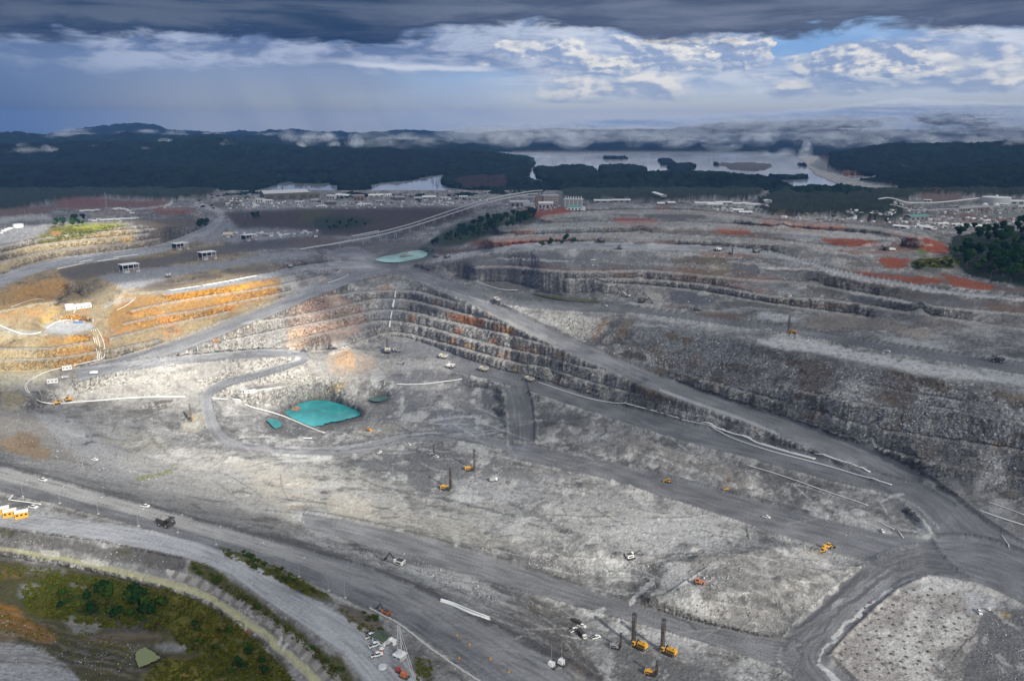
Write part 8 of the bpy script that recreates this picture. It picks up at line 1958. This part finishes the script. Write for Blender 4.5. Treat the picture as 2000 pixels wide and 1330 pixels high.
# concentrator
pb = thing('process_plant', 'tall framed process plant where the double conveyor ends', 'process plant')
MB().box((30, 0, 33), (70, 40, 26)).build('upper_block', M['rust'], pb); MB().box((30, 0, 10), (64, 36, 20)).build('lower_block', M['grey'], pb); MB().box((-50, 10, 6), (90, 40, 12)).build('side_hall', M['lgrey'], pb)
MB().box((30, 0, 47), (74, 44, 2)).build('roof', M['lgrey'], pb); MB().box((-25, -2, 22), (36, 30, 44), taper=.7).build('stair_tower', M['rust'], pb)
for k in range(6):
    MB().box((0 + k * 12, -20.3, 33), (1.2, .8, 26)).build('column', M['lgrey'], pb)
for k in range(3):
    MB().box((30, -20.6, 24 + k * 8), (70, .5, 1.2)).build('gallery', M['white'], pb)
for k in range(3):
    MB().cyl((-95 + k * 28, -18, 0), (-70 + k * 28, 0, 40), 1.0, n=5).build('raking_leg', M['lgrey'], pb)
MB().box((-60, 0, 42), (90, 8, 4)).build('feed_gallery', M['lgrey'], pb)
put(pb, 1062, 402, 20, 0, 0, .66)
p2 = thing('crushing_plant', 'pale open-framed plant block with pipes on top, right of the tall process plant', 'process plant')
MB().box((0, 0, 12), (62, 36, 24)).build('body', M['grey'], p2); MB().box((0, 0, 25), (66, 40, 2)).build('roof', M['lgrey'], p2)
for k in range(7):
    MB().cyl((-26 + k * 8.6, 4, 26), (-26 + k * 8.6, 4, 34), 1.4, n=8).build('vent', M['white'], p2)
for k in range(5):
    MB().box((-28 + k * 14, -18.4, 12), (1.4, .6, 24)).build('column', M['white'], p2)
put(p2, 1120, 404, 20, 0, 0, .8)
far_building('small shed with a teal roof below the crushing plant', 1122, 410, 34, 18, 6, 'white', 'teal', 4, 20, 0)
far_building('grey hall in front of the process plant', 1015, 403, 60, 26, 14, 'grey', 'lgrey', 4, 20, 0)
far_building('bluish white hall below the process plant', 1066, 407, 40, 20, 14, 'lgrey', 'white', 4, 20, 0)
CG = 'camp sheds with white roofs'
for u, v, L, H in [(1180, 396, 60, 6), (1213, 395, 52, 6), (1287, 389, 120, 5), (1375, 402, 50, 7), (1395, 404, 40, 7), (1412, 402, 46, 9), (1430, 403, 40, 7), (1448, 403, 40, 8), (1466, 404, 36, 7), (1484, 404, 34, 7), (1498, 406, 30, 6), (1440, 414, 26, 5), (1455, 418, 30, 4), (1310, 400, 20, 6), (1290, 401, 18, 5)]:
    far_building('long shed with a bright white roof in the camp below the central wood', u, v, L, 18, H, 'grey', 'white', None, 20, 0, CG, 3, 'camp_shed')
tk = thing('storage_tank', 'broad round pale tank on the eastern plant', 'tank')
MB().cyl((0, 0, 0), (0, 0, 19), 40, n=40).build('shell', M['lgrey'], tk); MB().cyl((0, 0, 19), (0, 0, 21.5), 40.5, 8, n=40).build('roof', M['white'], tk); MB().cyl((0, 0, 21), (0, 0, 26), 3, n=10).build('hatch', M['white'], tk)
put(tk, 1945, 397, 20, 0)
for u, l in [(1924, 'white dome in front of the round eastern tank, left of two'), (1946, 'white dome in front of the round eastern tank, right of two')]:
    dmm = thing('dome', l, 'dome')
    MB().blob((0, 0, 0), (9, 9, 9), 1, 0.0, True).build('shell', M['white'], dmm, True); MB().cyl((0, 0, 0), (0, 0, 1.2), 9.4, n=20).build('ring_wall', M['concrete'], dmm)
    put(dmm, u, 402, 20, 0)
far_building('long grey hall with pale pilasters left of the domes', 1898, 411, 115, 20, 10, 'grey', 'grey', 3, 20, -1, None, 12)
far_building('teal-roofed shed under the dark eastern conveyor', 1790, 428, 60, 22, 7, 'grey', 'teal', 4, 20, -1)
EG = 'sheds of the eastern yard'
for u, v, L, H in [(1757, 404, 18, 6), (1812, 394, 22, 5), (1985, 398, 40, 8), (1962, 404, 24, 7), (1990, 408, 30, 8), (1840, 440, 26, 4), (1870, 442, 22, 4), (1905, 445, 36, 4), (1760, 446, 30, 4), (1812, 448, 34, 3), (1925, 434, 18, 4)]:
    far_building('small pale shed in the cluttered eastern yard', u, v, L, L * .5, H, 'lgrey', 'white', None, 20, rr.uniform(-2, 2), EG, 2, 'yard_shed')
tkw = thing('water_tank', 'round white tank on the grey western heap', 'tank'); MB().cyl((0, 0, 0), (0, 0, 8), 11, n=28).build('shell', M['white'], tkw); MB().cyl((0, 0, 8), (0, 0, 9.2), 11.4, 3, n=28).build('roof', M['lgrey'], tkw); put(tkw, 36, 444, 20, 0)
ct = MB().box((0, 0, 1.6), (12, 3.2, 3.2)).box((0, 0, 3.28), (12.2, 3.4, .16)).build('shipping_container', M['white']); ct_used = False
tag(ct, 'white container in the long row on the western hilltop yard', 'container', 'containers on the western hilltop')
spots = [(178 + k * 7.4 + rr.uniform(-1.5, 1.5), 431 - k * .25 + rr.uniform(-1.2, 1.2)) for k in range(13)] + [(225, 409), (232, 408), (240, 409), (247, 410), (252, 413), (258, 417), (160, 413), (170, 412), (180, 412), (190, 411)]
for u, v in spots:
    o = ct if not ct_used else ct.copy()
    if ct_used:
        COL.objects.link(o)
    ct_used = True; o.location = mesh_at(u, v); o.rotation_euler = (0, 0, rr.uniform(-.25, .25))
ct2 = MB().box((0, 0, 1.5), (9, 3, 3)).build('parts_crate', M['white'])
tag(ct2, 'white crate in the loose rows of stores on the service plain', 'crate', 'crates on the service plain')
first = True
for u, v in [(444, 457), (450, 459), (462, 456), (503, 456), (508, 457), (520, 458), (547, 459), (552, 461), (558, 459), (563, 458), (575, 458), (590, 456), (603, 455), (436, 462), (500, 461), (2, 456), (8, 452), (14, 449), (20, 447)]:
    o = ct2 if first else ct2.copy()
    if not first:
        COL.objects.link(o)
    first = False; o.location = mesh_at(u, v); o.rotation_euler = (0, 0, rr.uniform(-.8, .8))
far_building('cream barrel-roofed tent on the service plain', 447, 462, 24, 16, 5, 'cream', 'cream', 5, 20, 0)
# scrap heap and stacker in the mint pond
sc = thing('dredge_stacker', 'rusty truss machine on a heap in the mint pond', 'dredger')
MB().blob((0, 0, 0), (16, 11, 4), 2, .5, True).build('heap', M['ore'], sc)
b = MB()
for s in (-1, 1):
    b.cyl((4, 3 * s, 2), (10, 2 * s, 16), .5, n=4); b.cyl((-12, 3 * s, 3), (10, 2 * s, 12), .5, n=4); b.cyl((-4, 3 * s, 2), (10, 2 * s, 16), .3, n=4)
b.build('truss', M['rust'], sc); put(sc, 791, 504, 24, -4); sc.location.z = 159.5

# ------------------------------------------------------------------ drill cuttings on the pad
cp = MB().blob((0, 0, 0), (1.7, 1.5, .9), 4, .4, True).build('cuttings_pile', M['darkore'], None, True)
tag(cp, 'small dark heap of drill cuttings in the rows on the pale pad', 'cuttings heap', 'drill cuttings on the pale pad')
first = True
o0 = np.array([1838.0, 1172.0]); ra = np.array([-30.0, 33.0]); rb = np.array([24.5, 9.5])
for i in range(-1, 6):
    for j in range(-5, 4):
        for h in (0, .34, .67):
            q = o0 + ra * (i + h) * .82 + rb * (j + h * 1.5)
            q = q + np.array([rr.uniform(-4, 4), rr.uniform(-3, 3)])
            if not (poly_mask([(1660, 1200), (1735, 1150), (1850, 1150), (1900, 1185), (1895, 1240), (1850, 1322), (1700, 1322), (1640, 1290)], q[:1], q[1:2])[0] > .5) or rr.random() < .1:
                continue
            o = cp if first else cp.copy()
            if not first:
                COL.objects.link(o)
            first = False; o.location = mesh_at(*q); o.rotation_euler = (0, 0, rr.uniform(0, 6)); s = rr.uniform(.45, 1.0); o.scale = (s, s, s)
# drilled holes' heaps on the middle floor: same kind, lower contrast
cm = MB().blob((0, 0, 0), (1.5, 1.4, .7), 5, .4, True).build('cuttings_pile', M['darkore'], None, True)
tag(cm, 'tiny heap of drill cuttings on the middle floor beside the two yellow rigs', 'cuttings heap', 'drill cuttings on the middle floor')
first = True
for i in range(7):
    for j in range(8):
        u, v = 880 + j * 15 + i * 6 + rr.uniform(-3, 3), 888 + i * 8.5 + j * 1.4 + rr.uniform(-2, 2)
        if rr.random() < .25 or abs(u - 920) < 18 and v > 905 and v < 925:
            continue
        o = cm if first else cm.copy()
        if not first:
            COL.objects.link(o)
        first = False; o.location = mesh_at(u, v); o.scale = (rr.uniform(.6, 1.1),) * 3

# ------------------------------------------------------------------ loose boulders
def boulders():
    cand = []
    rsb = np.random.RandomState(3)
    areas = [([(1240, 640), (1400, 650), (1480, 690), (1450, 760), (1330, 725), (1225, 690)], 1100, (.45, 1.3)), ([(1235, 680), (1300, 692), (1345, 722), (1330, 735), (1260, 705)], 500, (.5, 1.6)), ([(1560, 700), (1800, 745), (2000, 790), (2000, 960), (1800, 890), (1600, 830), (1480, 780)], 1300, (.4, 1.3)), ([(1770, 800), (1860, 800), (1900, 850), (1800, 860), (1640, 800)], 600, (.6, 1.8)), ([(640, 1050), (800, 1080), (990, 1170), (960, 1190), (820, 1140), (600, 1070)], 900, (.3, .8)), ([(800, 1110), (880, 1115), (985, 1168), (960, 1175), (830, 1130)], 700, (.35, 1.0)), ([(1000, 1085), (1180, 1085), (1290, 1100), (1280, 1125), (1080, 1125)], 700, (.3, .9)), ([(880, 970), (1050, 1000), (1250, 1090), (1000, 1060)], 500, (.3, .9)), ([(1360, 1120), (1450, 1130), (1440, 1150), (1370, 1145)], 200, (.4, 1.1)), ([(1090, 490), (1500, 500), (1650, 620), (1300, 600), (1100, 560)], 900, (.7, 1.8)), ([(60, 800), (230, 880), (330, 950), (180, 930), (40, 860)], 600, (.4, 1.0)), ([(1200, 740), (1500, 860), (1450, 870), (1180, 790)], 400, (.5, 1.3)), ([(1480, 1140), (1600, 1180), (1530, 1240), (1320, 1190)], 400, (.3, .9)), ([(0, 1040), (360, 1100), (350, 1125), (0, 1070)], 700, (.2, .6)), ([(0, 1200), (120, 1240), (300, 1260), (260, 1330), (0, 1330)], 700, (.15, .5)), ([(1500, 980), (1700, 1040), (1650, 1050), (1500, 1000)], 120, (.4, 1.0)), ([(980, 930), (1400, 1000), (1680, 1100), (1540, 1240), (1300, 1180), (1000, 1060)], 1500, (.25, .8)), ([(440, 780), (1000, 760), (1000, 1000), (600, 990), (440, 900)], 1300, (.3, .9)), ([(1060, 820), (1400, 900), (1700, 985), (1300, 930), (1080, 870)], 700, (.3, .9)), ([(1060, 420), (1800, 470), (1700, 540), (1100, 470)], 900, (.6, 1.6)), ([(1640, 1200), (1850, 1130), (1950, 1170), (1850, 1320), (1650, 1310)], 500, (.2, .6)), ([(1940, 1200), (2000, 1200), (2000, 1330), (1880, 1330)], 300, (.3, .7)), ([(560, 530), (880, 570), (1000, 640), (1000, 720), (760, 650), (480, 690)], 900, (.4, 1.0))]
    for poly, n, rng in areas:
        P = np.array(poly, float); x0, y0 = P.min(0); x1, y1 = P.max(0)
        u = rsb.uniform(x0, x1, n * 3); v = rsb.uniform(y0, y1, n * 3)
        k = np.where((poly_mask(poly, u, v) > .5) & (perlin(u / 38, v / 22, 5) + .5 * perlin(u / 14, v / 9, 6) > -.05))[0][:n]
        cand += [(u[i], v[i], rng[0] + (rng[1] - rng[0]) * rsb.rand() ** 3) for i in k]
    s_ico = bmesh.new(); bmesh.ops.create_icosphere(s_ico, subdivisions=1, radius=1.0)
    bv = np.array([q.co[:] for q in s_ico.verts], np.float32); bt = np.array([[q.index for q in f.verts] for f in s_ico.faces]); s_ico.free()
    n = len(cand); V = np.empty((n, len(bv), 3), np.float32)
    for i, (u, v, r) in enumerate(cand):
        sh = bv * (rsb.uniform(.6, 1.2, (len(bv), 1))) * rsb.uniform(.7, 1.3, 3) * r
        a = rsb.uniform(0, 6.28); c, s = math.cos(a), math.sin(a)
        p = mesh_at(u, v)
        V[i] = np.stack([sh[:, 0] * c - sh[:, 1] * s + p.x, sh[:, 0] * s + sh[:, 1] * c + p.y, sh[:, 2] + p.z + r * .25], 1)
    F = (bt[None] + (np.arange(n) * len(bv))[:, None, None]).reshape(-1, 3)
    me = bpy.data.meshes.new('boulders'); V = V.reshape(-1, 3)
    me.vertices.add(len(V)); me.vertices.foreach_set('co', V.ravel()); me.loops.add(F.size); me.loops.foreach_set('vertex_index', F.astype(np.int32).ravel())
    me.polygons.add(len(F)); me.polygons.foreach_set('loop_start', (np.arange(len(F)) * 3).astype(np.int32)); me.update(calc_edges=True)
    mb, N = new_mat('boulder_rock'); pp = N.node('ShaderNodeNewGeometry')
    c = N.ramp(N.node('ShaderNodeMath', {0: pp.outputs['Random Per Island'], 1: 1.0}, operation='MULTIPLY'), [(0, .14), (.6, .24), (.88, .38), (1, .52)])
    N.node('ShaderNodeOutputMaterial', {'Surface': N.node('ShaderNodeBsdfPrincipled', {'Base Color': c, 'Roughness': .9})})
    me.materials.append(mb)
    o = bpy.data.objects.new('boulders', me); COL.objects.link(o); o['kind'] = 'stuff'


boulders()


def clutter():
    rc = np.random.RandomState(6); b = {'lgrey': MB(), 'white': MB(), 'rust': MB(), 'grey': MB()}
    for poly, n in [([(1500, 424), (1590, 430), (1700, 436), (1800, 448), (1900, 448), (1990, 440), (2010, 424), (1900, 424), (1800, 424), (1740, 420)], 260), ([(1740, 402), (1840, 408), (1990, 402), (2000, 416), (1880, 420), (1750, 416)], 150), ([(430, 385), (600, 398), (960, 388), (960, 400), (700, 408), (440, 408)], 230), ([(1350, 398), (1505, 402), (1505, 414), (1420, 416)], 110), ([(980, 400), (1140, 404), (1140, 412), (1000, 412)], 80), ([(430, 452), (620, 452), (620, 464), (430, 466)], 50)]:
        P = np.array(poly, float); u = rc.uniform(P[:, 0].min(), P[:, 0].max(), n * 4); v = rc.uniform(P[:, 1].min(), P[:, 1].max(), n * 4)
        for i in np.where(poly_mask(poly, u, v) > .5)[0][:n]:
            p = mesh_at(u[i], v[i]); s = rc.uniform(2, 7, 3); k = rc.choice(['lgrey', 'white', 'rust', 'grey'], p=[.3, .25, .2, .25])
            b[k].box((p.x, p.y, p.z + s[2] * .3), (s[0] * 1.6, s[1], s[2] * .8), rc.uniform(0, 3))
    me = MB(); mats = []
    for k, q in b.items():
        o = q.build('yard_clutter', M[k]); mats.append(o)
    base = mats[0]
    bm = bmesh.new()
    for i, o in enumerate(mats):
        n0 = len(bm.faces); bm.from_mesh(o.data); bm.faces.ensure_lookup_table()
        for f in bm.faces[n0:]:
            f.material_index = i
    for o in mats[1:]:
        base.data.materials.append(o.data.materials[0])
    bm.to_mesh(base.data); bm.free()
    for o in mats[1:]:
        bpy.data.objects.remove(o)
    base['kind'] = 'stuff'


clutter()


def grass():
    rc = np.random.RandomState(12); V = []; F = []
    for poly, n, lo, hi in [([(40, 1150), (120, 1118), (200, 1128), (330, 1150), (440, 1200), (520, 1270), (580, 1335), (420, 1335), (330, 1230), (200, 1225), (60, 1200)], 5200, .35, 1.2), ([(428, 1066), (540, 1105), (650, 1168), (600, 1162), (440, 1086)], 1500, .25, .7), ([(375, 1098), (400, 1100), (500, 1170), (580, 1230), (690, 1335), (660, 1335), (590, 1260), (500, 1195), (400, 1130)], 2000, .25, .7), ([(300, 1288), (420, 1290), (430, 1335), (280, 1335)], 900, .3, .8), ([(655, 1180), (770, 1250), (755, 1262), (690, 1225)], 500, .2, .6), ([(810, 1282), (842, 1290), (850, 1335), (815, 1335)], 300, .2, .6), ([(0, 1100), (120, 1112), (110, 1140), (0, 1140)], 400, .3, .8), ([(0, 1180), (60, 1210), (260, 1250), (300, 1300), (200, 1310), (60, 1270), (0, 1230)], 900, .2, .6), ([(1772, 512), (1850, 502), (1884, 514), (1860, 524), (1782, 522)], 500, .8, 2.2), ([(104, 448), (180, 440), (250, 440), (180, 458), (100, 470)], 700, .6, 1.6)]:
        P = np.array(poly, float); u = rc.uniform(P[:, 0].min(), P[:, 0].max(), n * 4); v = rc.uniform(P[:, 1].min(), P[:, 1].max(), n * 4)
        ok = (poly_mask(poly, u, v) > .5) & (perlin(u / 22, v / 14, 7) + .6 * perlin(u / 7, v / 5, 8) > -.15)
        for i in np.where(ok)[0][:n]:
            p = mesh_at(u[i], v[i]); s = rc.uniform(lo, hi)
            for _ in range(3):
                a = rc.uniform(0, 3.14); c, d = math.cos(a) * s, math.sin(a) * s; k = len(V)
                x, y = p.x + rc.normal(0, s * .5), p.y + rc.normal(0, s * .5); h = s * rc.uniform(.5, 1.2)
                V += [(x - c, y - d, p.z - .1), (x + c, y + d, p.z - .1), (x + c * .6 + rc.normal(0, .2), y + d * .6, p.z + h), (x - c * .6, y - d * .6 + rc.normal(0, .2), p.z + h * .8)]; F.append((k, k + 1, k + 2, k + 3))
    o = MB().add(V, F).build('grass', leaf_mat('grass_tufts', (0.115, 0.125, 0.02))); o['kind'] = 'stuff'



# ------------------------------------------------------------------ trees
def leaf_mat(name, c):
    m, N = new_mat(name)
    g = N.node('ShaderNodeNewGeometry')
    n = N.noise(N.node('ShaderNodeTexCoord').outputs['Object'], .35, 3, .6).outputs[0]
    f = N.add(.45, N.add(N.mul(g.outputs['Random Per Island'], .7), N.mul(n, .5)))
    col = N.mix(1.0, c, N.comb(f, f, f), 'MULTIPLY')
    d = N.node('ShaderNodeBsdfDiffuse', {'Color': col}); t = N.node('ShaderNodeBsdfTranslucent', {'Color': col})
    N.node('ShaderNodeOutputMaterial', {'Surface': N.node('ShaderNodeMixShader', {0: .25, 1: d, 2: t})})
    return m


grass()
LEAF = [leaf_mat('dark_leaves', (0.020, 0.054, 0.016)), leaf_mat('mid_leaves', (0.042, 0.084, 0.015)), leaf_mat('olive_leaves', (0.075, 0.085, 0.020))]


def make_tree(name, H, Rc, seed, leaf, n_leaf=700, ls=1.1, stem=.35):
    rt = random.Random(seed)
    t = thing(name, '', 'tree' if 'tree' in name else 'bush')
    tr = MB(); tr.cyl((0, 0, -1), (0, 0, H * stem), H * .022, H * .015, 7)
    tips = []
    for k in range(7):
        a = k * 2.4 + rt.uniform(-.4, .4); e = rt.uniform(.3, 1.0)
        p = (math.cos(a) * Rc * .6 * e, math.sin(a) * Rc * .6 * e, H * rt.uniform(.5, .9))
        tr.cyl((0, 0, H * stem * rt.uniform(.6, 1)), p, H * .011, H * .004, 5); tips.append(p)
    tr.build('trunk', M['wood'], t)
    cl = [(p[0], p[1], p[2], Rc * rt.uniform(.38, .6)) for p in tips] + [(rt.uniform(-.3, .3) * Rc, rt.uniform(-.3, .3) * Rc, H * rt.uniform(.7, .88), Rc * .5) for _ in range(3)]
    V = []; F = []
    for k in range(n_leaf):
        c = cl[k % len(cl)]
        d = Vector((rt.gauss(0, 1), rt.gauss(0, 1), rt.gauss(0, 1))).normalized()
        r = c[3] * rt.uniform(.55, 1.05)
        o = Vector((c[0], c[1], c[2])) + Vector((d.x * r, d.y * r, d.z * r * .75))
        n = (d + Vector((rt.uniform(-.5, .5), rt.uniform(-.5, .5), rt.uniform(0, .7)))).normalized()
        s1 = n.orthogonal().normalized(); s2 = n.cross(s1); a = rt.uniform(0, 6.28)
        s1, s2 = s1 * math.cos(a) + s2 * math.sin(a), s2 * math.cos(a) - s1 * math.sin(a)
        w = ls * rt.uniform(.6, 1.3); k0 = len(V)
        V += [tuple(o + s1 * w), tuple(o + s2 * w * .7), tuple(o - s1 * w), tuple(o - s2 * w * .7)]; F.append((k0, k0 + 1, k0 + 2, k0 + 3))
    MB().add(V, F).build('crown', leaf, t)
    return t


protos = [make_tree('broadleaf_tree', 22, 8.5, 1, LEAF[0], 900, 1.5), make_tree('broadleaf_tree', 18, 7.5, 2, LEAF[1], 800, 1.4), make_tree('broadleaf_tree', 26, 8.0, 3, LEAF[0], 900, 1.5, .5)]
bushes = [make_tree('bush', 5.5, 3.6, 5, LEAF[1], 420, .62, .15), make_tree('bush', 4.0, 3.2, 6, LEAF[2], 380, .55, .15), make_tree('bush', 7.5, 3.6, 8, LEAF[0], 480, .7, .2)]
rt = random.Random(77)


def scatter(poly, n, protos_, label, group, smin=.7, smax=1.2):
    P = np.array(poly, float); c = 0; tries = 0
    pts = []
    while c < n and tries < n * 60:
        tries += 1
        u = rt.uniform(P[:, 0].min(), P[:, 0].max()); v = rt.uniform(P[:, 1].min(), P[:, 1].max())
        if poly_mask(poly, np.array([u]), np.array([v]))[0] < .5:
            continue
        pts.append((u, v)); c += 1
    for u, v in sorted(pts, key=lambda q: q[1]):
        pr = rt.choice(protos_)
        r = place(pr, u, v, 10, 3, label, group, rt.uniform(smin, smax))
        r.rotation_euler = (0, 0, rt.uniform(0, 6.28))


scatter([(1865, 470), (1905, 462), (1960, 455), (2060, 460), (2060, 560), (1985, 556), (1940, 548), (1895, 535), (1872, 515), (1855, 492)], 125, protos, 'dark tall tree in the dense wood above the red soil at the right edge', 'trees of the right-hand wood', .8, 1.3)
scatter([(845, 484), (880, 458), (930, 438), (1000, 424), (1048, 418), (1044, 436), (980, 452), (900, 474)], 110, protos, 'dark tree on the wooded bank right of the double conveyor', 'trees on the conveyor bank', .6, .95)
scatter([(1985, 442), (2030, 440), (2040, 455), (1985, 458)], 6, protos, 'tree standing in front of the eastern yard at the right edge', 'trees before the eastern yard', .8, 1.1)
scatter([(1880, 448), (1960, 446), (1960, 458), (1885, 460)], 10, protos[:2], 'round tree on the near border of the eastern yard', 'trees on the border of the eastern yard', .6, .9)
scatter([(108, 436), (165, 432), (172, 440), (140, 446), (104, 446)], 12, protos[:2], 'tree in the dark clump at the left end of the container row', 'trees by the container row', .7, 1.0)
scatter([(384, 438), (412, 436), (416, 446), (388, 450)], 10, protos[:2], 'tree in the round clump inside the bend of the plateau road', 'trees in the road bend', .7, 1.0)
scatter([(478, 424), (508, 422), (506, 430), (480, 432)], 7, protos[:2], 'tree beside the pair of white masts on the plain', 'trees by the white masts', .6, .9)
scatter([(618, 440), (680, 432), (730, 438), (715, 448), (640, 452)], 16, protos[:2], 'tree in the dark green patch of the cut below the plant yard', 'trees in the cut', .45, .7)
scatter([(1045, 478), (1110, 468), (1128, 474), (1060, 484)], 10, bushes, 'bush on the red bank at the head of the terraces', 'bushes on the red bank', 1.3, 2.0)
scatter([(110, 1165), (200, 1150), (300, 1158), (325, 1190), (290, 1215), (200, 1208), (120, 1200)], 46, bushes, 'leafy bush in the thicket of the green hollow', 'bushes in the green hollow', .6, 1.3)
scatter([(430, 1068), (480, 1082), (560, 1118), (640, 1165), (600, 1160), (520, 1125), (445, 1088)], 30, bushes[:2], 'low shrub on the green verge between the two roads', 'shrubs on the verge', .35, .7)
scatter([(372, 1100), (400, 1115), (500, 1182), (600, 1255), (690, 1330), (660, 1325), (580, 1250), (480, 1180), (380, 1120)], 34, bushes[:2], 'low shrub on the strip above the concrete drain bank', 'shrubs above the drain', .3, .6)
scatter([(380, 1190), (460, 1240), (540, 1320), (440, 1325), (350, 1240)], 24, bushes, 'shrub on the far flank of the green hollow near the drain', 'shrubs on the hollow flank', .35, .8)
scatter([(700, 1195), (750, 1215), (770, 1245), (730, 1235)], 8, bushes[:2], 'shrub on the brown slope below the concrete barriers', 'shrubs below the barriers', .35, .6)
scatter([(1780, 520), (1860, 510), (1872, 522), (1790, 528)], 10, bushes, 'bright shrub on the grassy knoll right of the red soil', 'shrubs on the knoll', .8, 1.4)

# drowned trees standing in the lake
dead = MB(); rd = random.Random(9)
for poly, n in [([(1000, 304), (1100, 300), (1250, 303), (1330, 318), (1380, 345), (1300, 350), (1180, 340), (1060, 325)], 240), ([(1370, 312), (1440, 306), (1440, 316), (1375, 322)], 50), ([(1340, 338), (1480, 338), (1520, 352), (1420, 356), (1340, 352)], 110), ([(1165, 306), (1240, 304), (1240, 314), (1170, 314)], 60), ([(515, 342), (640, 342), (660, 360), (600, 372), (515, 372)], 60), ([(800, 342), (876, 340), (880, 366), (850, 366)], 60), ([(1500, 356), (1550, 356), (1550, 364), (1500, 364)], 30), ([(900, 366), (955, 368), (950, 376), (900, 374)], 30)]:
    P = np.array(poly, float)
    for _ in range(n):
        u = rd.uniform(P[:, 0].min(), P[:, 0].max()); v = rd.uniform(P[:, 1].min(), P[:, 1].max())
        if poly_mask(poly, np.array([u]), np.array([v]))[0] < .5:
            continue
        x, y = at_z(u, v, LAKE); h = rd.uniform(10, 30); w = rd.uniform(.8, 1.6)
        dead.cyl((x, y, LAKE - 1), (x + rd.uniform(-2, 2), y, LAKE + h), w, w * .5, 4)
o = dead.build('drowned_trees', M['deadwood']); o['kind'] = 'stuff'
print('done', round(time.time() - T0, 1))
